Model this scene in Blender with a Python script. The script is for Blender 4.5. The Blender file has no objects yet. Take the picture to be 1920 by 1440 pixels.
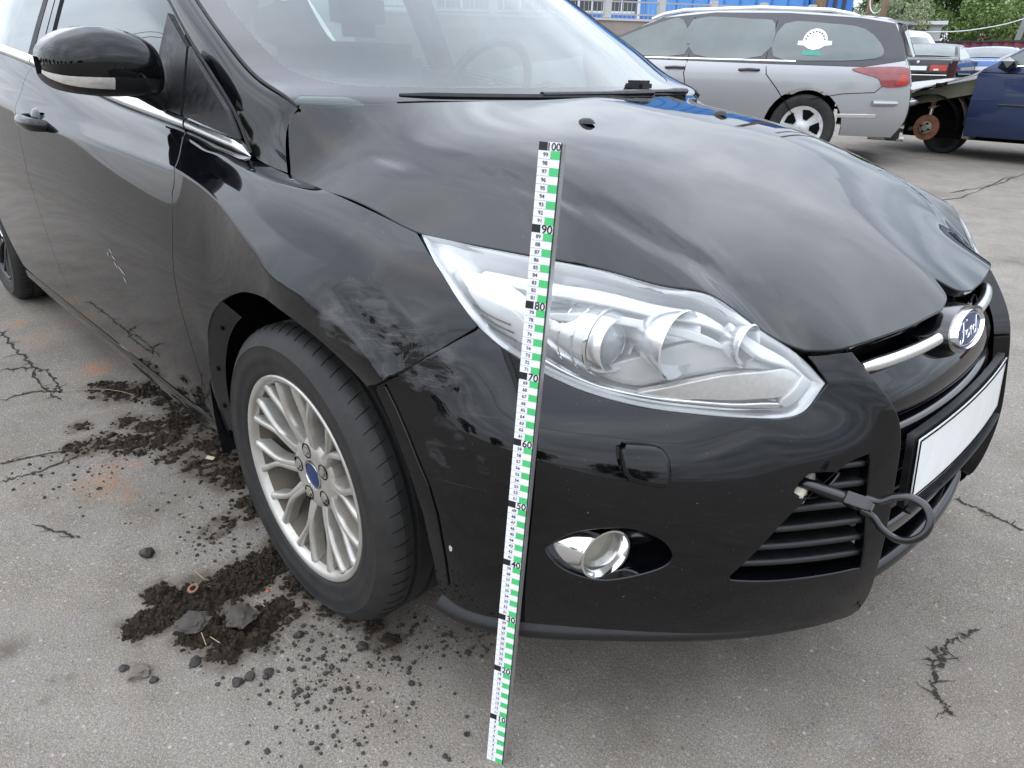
import bpy, bmesh, math, random
import numpy as np
from mathutils import Vector, Matrix
from mathutils.geometry import delaunay_2d_cdt
random.seed(7); RNG = np.random.default_rng(11)
SC = bpy.context.scene
COL = SC.collection
PI = math.pi
# ------------------------------------------------------------------ camera
cam_d = bpy.data.cameras.new('camera'); cam_o = bpy.data.objects.new('camera', cam_d); COL.objects.link(cam_o)
def aim(loc, yaw, pitch, roll):
    d = Vector((math.cos(pitch)*math.cos(yaw), math.cos(pitch)*math.sin(yaw), math.sin(pitch)))
    r = d.cross(Vector((0, 0, 1))).normalized(); u = r.cross(d)
    c, s = math.cos(roll), math.sin(roll)
    r, u = c*r+s*u, -s*r+c*u
    m = Matrix((r, u, -d)).transposed().to_4x4(); m.translation = Vector(loc)
    return m
cam_o.matrix_world = aim((1.15324, -1.42277, 1.08059), math.radians(135.3497), math.radians(-24.3870), math.radians(1.0170))
cam_d.sensor_width = 36.0; cam_d.lens = 36.0*1322.5/1920.0
cam_d.clip_start = 0.05; cam_d.clip_end = 2000.0
SC.camera = cam_o
# ------------------------------------------------------------------ sky, sun, exposure
SUN_AZ, SUN_EL = math.radians(-118), math.radians(74)      # compass direction the light comes from, in the xy plane
world = bpy.data.worlds.new('World'); SC.world = world; world.use_nodes = True
nt = world.node_tree; nt.nodes.clear()
def wn(t, **k):
    n = nt.nodes.new(t)
    for a, b in k.items(): setattr(n, a, b)
    return n
w_out = wn('ShaderNodeOutputWorld'); w_bg = wn('ShaderNodeBackground'); w_sky = wn('ShaderNodeTexSky', sky_type='NISHITA')
w_sky.sun_disc = False; w_sky.sun_elevation = SUN_EL; w_sky.sun_rotation = PI/2-SUN_AZ; w_sky.air_density = 1.2; w_sky.dust_density = 2.0
w_tc = wn('ShaderNodeTexCoord'); w_sep = wn('ShaderNodeSeparateXYZ'); w_dir = wn('ShaderNodeVectorMath', operation='NORMALIZE')
nt.links.new(w_tc.outputs['Generated'], w_dir.inputs[0]); nt.links.new(w_dir.outputs[0], w_sep.inputs[0])
w_add = wn('ShaderNodeMath', operation='ADD'); w_add.inputs[1].default_value = .16
w_abs = wn('ShaderNodeMath', operation='ABSOLUTE'); nt.links.new(w_sep.outputs[2], w_abs.inputs[0]); nt.links.new(w_abs.outputs[0], w_add.inputs[0])
w_div = wn('ShaderNodeVectorMath', operation='DIVIDE'); w_cmb = wn('ShaderNodeCombineXYZ')
for i in range(3): nt.links.new(w_add.outputs[0], w_cmb.inputs[i])
nt.links.new(w_dir.outputs[0], w_div.inputs[0]); nt.links.new(w_cmb.outputs[0], w_div.inputs[1])
w_noi = wn('ShaderNodeTexNoise'); w_noi.inputs['Scale'].default_value = 1.15; w_noi.inputs['Detail'].default_value = 7; w_noi.inputs['Roughness'].default_value = .55; w_noi.inputs['Distortion'].default_value = .4
nt.links.new(w_div.outputs[0], w_noi.inputs['Vector'])
w_r1 = wn('ShaderNodeValToRGB'); w_r1.color_ramp.elements[0].position = .30; w_r1.color_ramp.elements[0].color = (.55, .55, .55, 1); w_r1.color_ramp.elements[1].position = .66; w_r1.color_ramp.elements[1].color = (.98, .98, .98, 1)
w_noi2 = wn('ShaderNodeTexNoise'); w_noi2.inputs['Scale'].default_value = 1.7; w_noi2.inputs['Detail'].default_value = 5; nt.links.new(w_div.outputs[0], w_noi2.inputs['Vector'])
w_r2 = wn('ShaderNodeValToRGB'); w_r2.color_ramp.elements[0].position = .36; w_r2.color_ramp.elements[0].color = (9.6, 10.8, 12.9, 1); w_r2.color_ramp.elements[1].position = .64; w_r2.color_ramp.elements[1].color = (17.6, 18.8, 20.6, 1)
nt.links.new(w_noi.outputs[0], w_r1.inputs[0]); nt.links.new(w_noi2.outputs[0], w_r2.inputs[0])
w_mix = wn('ShaderNodeMix', data_type='RGBA'); nt.links.new(w_r1.outputs[0], w_mix.inputs[0]); nt.links.new(w_sky.outputs[0], w_mix.inputs[6]); 
w_el = wn('ShaderNodeMath', operation='MULTIPLY_ADD'); w_el.inputs[1].default_value = .72; w_el.inputs[2].default_value = .28; nt.links.new(w_abs.outputs[0], w_el.inputs[0])   # overcast sky: brighter overhead than at the horizon
w_cl = wn('ShaderNodeVectorMath', operation='SCALE'); nt.links.new(w_r2.outputs[0], w_cl.inputs[0]); nt.links.new(w_el.outputs[0], w_cl.inputs['Scale']); nt.links.new(w_cl.outputs[0], w_mix.inputs[7])
nt.links.new(w_mix.outputs[2], w_bg.inputs[0]); w_bg.inputs[1].default_value = .10
nt.links.new(w_bg.outputs[0], w_out.inputs[0])
sun_d = bpy.data.lights.new('sun', 'SUN'); sun_d.energy = 0.6; sun_d.angle = math.radians(168); sun_d.color = (1, .96, .90)
sun_o = bpy.data.objects.new('sun', sun_d); COL.objects.link(sun_o)
sv = Vector((math.cos(SUN_EL)*math.cos(SUN_AZ), math.cos(SUN_EL)*math.sin(SUN_AZ), math.sin(SUN_EL)))
sun_o.rotation_euler = sv.to_track_quat('Z', 'Y').to_euler(); sun_o.location = sv*30
SC.view_settings.view_transform = 'Standard'; SC.view_settings.look = 'None'; SC.view_settings.gamma = 1.0; SC.view_settings.use_curve_mapping = False
SC.view_settings.exposure = 1.17
SC.render.engine = 'CYCLES'
SC.cycles.use_denoising = True; SC.cycles.max_bounces = 8; SC.cycles.transparent_max_bounces = 16; SC.cycles.glossy_bounces = 5; SC.cycles.caustics_reflective = False; SC.cycles.caustics_refractive = False; SC.cycles.sample_clamp_indirect = 6.0
# ------------------------------------------------------------------ helpers
def tag(o, label=None, cat=None, group=None, kind=None):
    for k, v in (('label', label), ('category', cat), ('group', group), ('kind', kind)):
        if v: o[k] = v
    return o
def empty(name, loc=(0, 0, 0), parent=None, rz=0.0):
    o = bpy.data.objects.new(name, None); COL.objects.link(o); o.empty_display_size = .1
    o.location = loc; o.rotation_euler = (0, 0, rz)
    if parent: o.parent = parent
    return o
def mesh(name, V, F, m=None, parent=None, smooth=True, N=None, loc=None, rot=None):
    me = bpy.data.meshes.new(name)
    me.from_pydata([tuple(float(c) for c in v) for v in V], [], [tuple(int(i) for i in f) for f in F])
    me.update()
    if smooth: me.polygons.foreach_set('use_smooth', [True]*len(me.polygons))
    if N is not None: me.normals_split_custom_set_from_vertices([tuple(float(c) for c in n) for n in N])
    o = bpy.data.objects.new(name, me); COL.objects.link(o)
    if m:
        for q in (m if isinstance(m, (list, tuple)) else [m]): me.materials.append(q)
    if parent: o.parent = parent
    if loc is not None: o.location = loc
    if rot is not None: o.rotation_euler = rot
    return o
def autosmooth(o, deg=35):
    me = o.data; me.set_sharp_from_angle(angle=math.radians(deg)); return o
def mirror(o, parent=None, name=None):
    """the same piece on the other side of the car (y -> -y)"""
    me = o.data.copy(); n = len(me.vertices)
    nn = None
    if me.has_custom_normals:
        nn = np.zeros((n, 3)); cn = np.empty(len(me.loops)*3, 'f'); me.corner_normals.foreach_get('vector', cn); cn = cn.reshape(-1, 3)
        vi = np.empty(len(me.loops), 'i'); me.loops.foreach_get('vertex_index', vi); nn[vi] = cn; nn[:, 1] *= -1
    co = np.empty(n*3, 'f'); me.vertices.foreach_get('co', co); co = co.reshape(-1, 3); co[:, 1] *= -1; me.vertices.foreach_set('co', co.ravel())
    me.flip_normals(); me.update()
    if nn is not None: me.normals_split_custom_set_from_vertices([tuple(v) for v in nn.tolist()])
    q = bpy.data.objects.new(name or o.name.split('.')[0], me); COL.objects.link(q); q.parent = parent if parent is not None else o.parent
    q.location = (o.location.x, -o.location.y, o.location.z)
    return q
class MB:
    """collects simple shapes into one mesh"""
    def __init__(s): s.V = []; s.F = []; s.M = []
    def add(s, V, F, mi=0):
        k = len(s.V); s.V += [tuple(v) for v in V]; s.F += [tuple(i+k for i in f) for f in F]; s.M += [mi]*len(F); return s
    def box(s, a, b, mi=0, R=None, t=None):
        V = [(x, y, z) for x in (a[0], b[0]) for y in (a[1], b[1]) for z in (a[2], b[2])]
        if R is not None: V = [tuple(R @ Vector(v)) for v in V]
        if t is not None: V = [tuple(Vector(v)+Vector(t)) for v in V]
        return s.add(V, [(0, 1, 3, 2), (4, 6, 7, 5), (0, 4, 5, 1), (2, 3, 7, 6), (0, 2, 6, 4), (1, 5, 7, 3)], mi)
    def tube(s, pts, r, n=10, mi=0, cap=True, flat=None):
        pts = [Vector(p) for p in pts]; rr = r if isinstance(r, (list, tuple)) else [r]*len(pts)
        k0 = len(s.V); up = None
        for i, p in enumerate(pts):
            d = (pts[min(i+1, len(pts)-1)]-pts[max(i-1, 0)]).normalized()
            if up is None:
                up = Vector((0, 0, 1)) if abs(d.z) < .9 else Vector((1, 0, 0))
            a = d.cross(up).normalized(); b = a.cross(d).normalized(); up = b
            fl = flat or 1.0
            for j in range(n):
                t = 2*PI*j/n; s.V.append(tuple(p+a*(rr[i]*math.cos(t))+b*(rr[i]*fl*math.sin(t))))
        for i in range(len(pts)-1):
            for j in range(n):
                q = k0+i*n; s.F.append((q+j, q+(j+1) % n, q+n+(j+1) % n, q+n+j)); s.M.append(mi)
        if cap:
            s.F.append(tuple(k0+j for j in range(n))[::-1]); s.F.append(tuple(k0+(len(pts)-1)*n+j for j in range(n))); s.M += [mi, mi]
        return s
    def lathe(s, prof, n=48, mi=0, axis='y', c=(0, 0, 0), closed=False):
        """prof: (radius, offset along axis)"""
        k0 = len(s.V)
        for r, h in prof:
            for j in range(n):
                t = 2*PI*j/n; a, b = r*math.cos(t), r*math.sin(t)
                v = (a, h, b) if axis == 'y' else ((h, a, b) if axis == 'x' else (a, b, h))
                s.V.append((v[0]+c[0], v[1]+c[1], v[2]+c[2]))
        m = len(prof)
        for i in range(m if closed else m-1):
            for j in range(n):
                a = k0+i*n; b = k0+((i+1) % m)*n
                s.F.append((a+j, b+j, b+(j+1) % n, a+(j+1) % n)); s.M.append(mi)
        return s
    def prism(s, poly, h0, h1, fn=None, mi=0, bevel=0.0):
        """extrude a 2-D polygon; fn(a,b,h)->xyz"""
        fn = fn or (lambda a, b, h: (a, b, h)); n = len(poly); k0 = len(s.V)
        for h in (h0, h1):
            for a, b in poly: s.V.append(tuple(fn(a, b, h)))
        for j in range(n): s.F.append((k0+j, k0+(j+1) % n, k0+n+(j+1) % n, k0+n+j)); s.M.append(mi)
        s.F.append(tuple(k0+j for j in range(n))[::-1]); s.F.append(tuple(k0+n+j for j in range(n))); s.M += [mi, mi]
        return s
    def build(s, name, m, parent=None, smooth=True, sharp=35, loc=None, rot=None, bevel=0.0, fix=True):
        me = bpy.data.meshes.new(name); me.from_pydata(s.V, [], s.F); me.update()
        if isinstance(m, (list, tuple)):
            for q in m: me.materials.append(q)
            me.polygons.foreach_set('material_index', s.M)
        elif m: me.materials.append(m)
        if fix or bevel:
            bm = bmesh.new(); bm.from_mesh(me)
            if fix: bmesh.ops.recalc_face_normals(bm, faces=bm.faces)
            if bevel: bmesh.ops.bevel(bm, geom=[e for e in bm.edges if len(e.link_faces) == 2 and e.calc_face_angle(0) > .5], offset=bevel, segments=2, affect='EDGES', clamp_overlap=True)
            bm.to_mesh(me); bm.free()
        if smooth:
            me.polygons.foreach_set('use_smooth', [True]*len(me.polygons)); me.set_sharp_from_angle(angle=math.radians(sharp))
        o = bpy.data.objects.new(name, me); COL.objects.link(o)
        if parent: o.parent = parent
        if loc is not None: o.location = loc
        if rot is not None: o.rotation_euler = rot
        return o
def crom(P, sub=6, closed=False):
    """Catmull-Rom through points"""
    P = [np.asarray(p, float) for p in P]; n = len(P); out = []
    for i in range(n if closed else n-1):
        if closed: a, b, c, d = P[i-1], P[i], P[(i+1) % n], P[(i+2) % n]
        else: b, c = P[i], P[i+1]; a = P[i-1] if i else 2*b-c; d = P[i+2] if i+2 < n else 2*c-b
        for k in range(sub):
            t = k/sub; out.append(.5*(2*b+(c-a)*t+(2*a-5*b+4*c-d)*t*t+(3*b-a-3*c+d)*t**3))
    if not closed: out.append(P[-1])
    return out
def inside(P, poly):
    x, y = P[:, 0], P[:, 1]; r = np.zeros(len(P), bool); n = len(poly)
    for i in range(n):
        x0, y0 = poly[i]; x1, y1 = poly[(i+1) % n]
        m = (y0 > y) != (y1 > y)
        if abs(y1-y0) > 1e-15: r ^= m & (x < (x1-x0)*(y-y0)/(y1-y0)+x0)
    return r
class Spline1D:
    """natural cubic through equally spaced knots, broken at crease knots"""
    def __init__(s, n, creases=()):
        s.n=n; M=np.zeros((n,n)); br=[0]+sorted(c for c in creases if 0<c<n-1)+[n-1]
        s.br=br; s.blocks=[]
        for a,b in zip(br[:-1],br[1:]):
            m=b-a+1; A=np.eye(m); B=np.zeros((m,m))
            for i in range(1,m-1):
                A[i,i-1:i+2]=[1/6,4/6,1/6]; B[i,i-1:i+2]=[1,-2,1]
            s.blocks.append((a,b,np.linalg.solve(A,B)))
    def __call__(s, V, t):
        """V (...,n,3) or (n,3) values ; t (k,) -> with V (k,n,3) per-sample, or V (R,n,3) all rows -> (k,R,3)"""
        raise NotImplementedError
    def weights(s, t):
        t=np.clip(np.asarray(t,float),0,s.n-1-1e-9); k=len(t); W=np.zeros((k,s.n)); i=np.floor(t).astype(int)
        for a,b,D in s.blocks:
            m=(i>=a)&(i<b)
            if not m.any(): continue
            idx=np.where(m)[0]; ii=i[idx]-a; f=t[idx]-i[idx]; g=1-f
            W[idx,i[idx]]+=g; W[idx,i[idx]+1]+=f
            W[np.ix_(idx,range(a,b+1))]+=((g**3-g)/6)[:,None]*D[ii]+((f**3-f)/6)[:,None]*D[ii+1]
        return W
class Surface:
    """control grid G[row][col][xyz]; u runs along columns, v along rows"""
    def __init__(s, G, crease_rows=(), crease_cols=()):
        s.G=np.asarray(G,float); s.R,s.C=s.G.shape[:2]
        s.su=Spline1D(s.C,crease_cols); s.sv=Spline1D(s.R,crease_rows)
    def ev(s,u,v):
        Wu=s.su.weights(u); Wv=s.sv.weights(v)
        return np.einsum('kr,kc,rcx->kx',Wv,Wu,s.G)
    def nrm(s,u,v,e=.02):
        u=np.asarray(u,float);v=np.asarray(v,float)
        du=s.ev(np.minimum(u+e,s.C-1),v)-s.ev(np.maximum(u-e,0),v)
        dv=s.ev(u,np.minimum(v+e,s.R-1))-s.ev(u,np.maximum(v-e,0))
        n=np.cross(du,dv); return n/(np.linalg.norm(n,axis=1)[:,None]+1e-12)
def outline(segs, sub=5):
    """segs: list of point lists (uv); every list is a smooth curve, corners lie between lists"""
    out = []
    for s in segs:
        c = crom(s, sub) if len(s) > 2 else [np.asarray(q, float) for q in s]
        for q in c:
            if not out or np.hypot(*(q-out[-1])) > 1e-6: out.append(q)
    if np.hypot(*(out[0]-out[-1])) < 1e-6: out.pop()
    return np.array(out)
CEN = np.array([-.3, 0, .45])
def densify(S, L, step):
    out = []; n = len(L); P = S.ev(L[:, 0], L[:, 1])
    for i in range(n):
        k = max(1, int(np.ceil(np.linalg.norm(P[(i+1) % n]-P[i])/step)))
        for j in range(k): out.append(L[i]+(L[(i+1) % n]-L[i])*j/k)
    return np.array(out)
def inset(S, L, gap, sgn):
    """move a closed uv loop by gap metres along the surface, to its left (sgn=1) or right"""
    P = S.ev(L[:, 0], L[:, 1]); N = S.nrm(L[:, 0], L[:, 1]); T = np.roll(P, -1, 0)-np.roll(P, 1, 0)
    D = np.cross(N, T); D /= np.linalg.norm(D, axis=1)[:, None]+1e-12
    e = .01; out = L.copy()
    Ju = (S.ev(L[:, 0]+e, L[:, 1])-S.ev(L[:, 0]-e, L[:, 1])); Jv = (S.ev(L[:, 0], L[:, 1]+e)-S.ev(L[:, 0], L[:, 1]-e))
    for i in range(len(L)):
        J = np.stack([Ju[i], Jv[i]], 1)/(2*e)
        st = np.linalg.lstsq(J, D[i]*gap*sgn, rcond=None)[0]; out[i] = L[i]+np.clip(st, -.3, .3)
    return out
def area(L): return .5*np.sum(L[:, 0]*np.roll(L[:, 1], -1)-np.roll(L[:, 0], -1)*L[:, 1])
def panel(name, S, outer, holes=(), m=None, parent=None, step=.014, flange=.016, gap=.0022, hole_flange=.03, lift=0.0, dispf=None, er=.003):
    """a sheet cut out of a surface along outlines in its (u, v) space, with turned-in edges"""
    loops = [(outer, gap, flange)]+[(h, 0, hole_flange) for h in holes]
    us = np.linspace(outer[:, 0].min(), outer[:, 0].max(), 400); vs = np.linspace(outer[:, 1].min(), outer[:, 1].max(), 400)
    um, vm = us.mean(), vs.mean()
    def eq(par, P):
        L = np.r_[0, np.cumsum(np.linalg.norm(np.diff(P, axis=0), axis=1))]; k = max(4, int(L[-1]/step)); return np.interp(np.linspace(0, L[-1], k), L, par)
    gu = eq(us, S.ev(us, np.full(400, vm))); gv = eq(vs, S.ev(np.full(400, um), vs))
    vert = []; edge = []; L2 = []
    for l, g, fl in loops:
        L = densify(S, l, step*.7)
        s = 1 if area(L) > 0 else -1
        if g: L = inset(S, L, g, s*inset_sign(S, L))
        k = len(vert); vert += [tuple(q) for q in L]; edge += [(k+i, k+(i+1) % len(L)) for i in range(len(L))]; L2.append(L)
    G = np.array([(a, b) for a in gu for b in gv]); ok = inside(G, L2[0])
    for h in L2[1:]: ok &= ~inside(G, h)
    G = G[ok]
    B = np.array(vert); PB = S.ev(B[:, 0], B[:, 1]); PG = S.ev(G[:, 0], G[:, 1]) if len(G) else np.zeros((0, 3))
    if len(G):
        d = np.array([np.min(np.linalg.norm(PB-p, axis=1)) for p in PG]); G = G[d > step*.45]
    su, sv = np.ptp(outer[:, 0])+1e-9, np.ptp(outer[:, 1])+1e-9
    # triangulate in a roughly metric plane
    lu = np.linalg.norm(np.diff(S.ev(us, np.full(400, vm)), axis=0), axis=1).sum(); lv = np.linalg.norm(np.diff(S.ev(np.full(400, um), vs), axis=0), axis=1).sum()
    au = np.r_[0, np.cumsum(np.linalg.norm(np.diff(S.ev(us, np.full(400, vm)), axis=0), axis=1))]; av = np.r_[0, np.cumsum(np.linalg.norm(np.diff(S.ev(np.full(400, um), vs), axis=0), axis=1))]
    A = np.concatenate([B, G]); Q = np.stack([np.interp(A[:, 0], us, au), np.interp(A[:, 1], vs, av)], 1)
    res = delaunay_2d_cdt([Vector((float(a), float(b))) for a, b in Q], edge, [], 0, 1e-7)
    vo, fo, orig = res[0], res[2], res[3]
    V2 = np.array([tuple(v) for v in vo]); UV = np.stack([np.interp(V2[:, 0], au, us), np.interp(V2[:, 1], av, vs)], 1)
    for i, o in enumerate(orig):
        if o and o[0] < len(A): UV[i] = A[o[0]]
    F = np.array([f for f in fo if len(f) == 3]); cent = UV[F].mean(1); ok = inside(cent, L2[0])
    for h in L2[1:]: ok &= ~inside(cent, h)
    F = F[ok]
    P = S.ev(UV[:, 0], UV[:, 1]); N = S.nrm(UV[:, 0], UV[:, 1])
    if np.mean(np.sum(N*(P-CEN), 1)) < 0: N = -N
    if dispf is not None:
        D = dispf(P); P = P+N*D[:, None]; fn = np.cross(P[F[:, 1]]-P[F[:, 0]], P[F[:, 2]]-P[F[:, 0]]); fn[np.sum(fn*N[F[:, 0]], 1) < 0] *= -1; A2 = np.zeros_like(N)
        for k in range(3): np.add.at(A2, F[:, k], fn)
        A2 /= np.linalg.norm(A2, axis=1)[:, None]+1e-15; w = np.clip(np.abs(dispf(P))/.0006, 0, 1)[:, None]; N = N*(1-w)+A2*w; N /= np.linalg.norm(N, axis=1)[:, None]
    P = P+N*lift
    fn = np.cross(P[F[:, 1]]-P[F[:, 0]], P[F[:, 2]]-P[F[:, 0]]); flip = np.sum(fn*N[F[:, 0]], 1) < 0; F[flip] = F[flip][:, ::-1]
    V = list(P); NN = list(N); FF = [tuple(f) for f in F]
    for (l, g, fl), L in zip(loops, L2):
        if not fl: continue
        p = S.ev(L[:, 0], L[:, 1]); n = S.nrm(L[:, 0], L[:, 1])
        if np.mean(np.sum(n*(p-CEN), 1)) < 0: n = -n
        if dispf is not None: p = p+n*dispf(p)[:, None]
        p = p+n*lift
        T = np.roll(p, -1, 0)-np.roll(p, 1, 0); o = np.cross(T, n); o /= np.linalg.norm(o, axis=1)[:, None]+1e-12
        isout = (l is outer); c = p.mean(0)
        # outward direction of this edge = away from the sheet
        A_ = L[0]+0; q = L+0
        e = .004; test = S.ev(L[:, 0], L[:, 1])+o*e
        # decide by uv test on the first points
        Jt = inset(S, L, e, 1); ins = inside(Jt, L2[0])
        for h in L2[1:]: ins &= ~inside(Jt, h)
        dirv = S.ev(Jt[:, 0], Jt[:, 1])-S.ev(L[:, 0], L[:, 1]); si = np.sign(np.sum(dirv*o, 1)); want = -1 if ins.mean() > .5 else 1
        o = o*(si*want)[:, None]
        k = len(V); m_ = len(L); r = min(er, fl/3)
        rings = [(p, n), (p+o*r*.38-n*r*.08, n*.924+o*.383), (p+o*r*.71-n*r*.29, (n+o)*.7071), (p+o*r*.92-n*r*.62, n*.383+o*.924), (p+o*r-n*r, o), (p+o*r*.6-n*fl, o)]
        for a, b in rings: V += list(a); NN += list(b)
        for j in range(5):
            for i in range(m_):
                f = (k+j*m_+i, k+j*m_+(i+1) % m_, k+(j+1)*m_+(i+1) % m_, k+(j+1)*m_+i)
                w = np.cross(V[f[1]]-V[f[0]], V[f[3]]-V[f[0]])
                FF.append(f if np.dot(w, NN[f[3]]) > 0 else f[::-1])
    return mesh(name, V, FF, m, parent, True, NN)
def inset_sign(S, L):
    """+1 when a positive inset() of a counter-clockwise uv loop moves inward"""
    Jt = inset(S, L, .003, 1); s = 1 if area(L) > 0 else -1
    return s if inside(Jt, L).mean() > .5 else -s
def sheet(name, G, m, parent=None, crease_rows=(), crease_cols=(), nu=3, nv=3, flip=None, out=CEN, solid=0.0):
    """a smooth sheet through a control grid"""
    S = Surface(G, crease_rows, crease_cols); U = np.linspace(0, S.C-1, (S.C-1)*nu+1); W = np.linspace(0, S.R-1, (S.R-1)*nv+1)
    uu, vv = np.meshgrid(U, W); P = S.ev(uu.ravel(), vv.ravel()); N = S.nrm(uu.ravel(), vv.ravel())
    a, b = len(W), len(U); F = [(i*b+j, i*b+j+1, (i+1)*b+j+1, (i+1)*b+j) for i in range(a-1) for j in range(b-1)]
    if np.mean(np.sum(N*(P-np.asarray(out)), 1)) < 0: N = -N; F = [f[::-1] for f in F] if True else F
    fn = np.cross(P[F[0][1]]-P[F[0][0]], P[F[0][3]]-P[F[0][0]])
    F = [f if np.dot(np.cross(P[f[1]]-P[f[0]], P[f[3]]-P[f[0]]), N[f[0]]) >= 0 else f[::-1] for f in F]
    if solid:
        k = len(P); Q = P-N*solid; V = np.r_[P, Q]; FF = F+[tuple(i+k for i in f[::-1]) for f in F]
        ring = [j for j in range(b)]+[i*b+b-1 for i in range(1, a)]+[(a-1)*b+j for j in range(b-2, -1, -1)]+[i*b for i in range(a-2, 0, -1)]
        V = np.r_[V, P[ring], Q[ring]]; m_ = len(ring); k2 = 2*k
        FF += [(k2+i, k2+(i+1) % m_, k2+m_+(i+1) % m_, k2+m_+i) for i in range(m_)]
        o = mesh(name, V, FF, m, parent); return o
    return mesh(name, P, F, m, parent, True, N)
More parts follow.
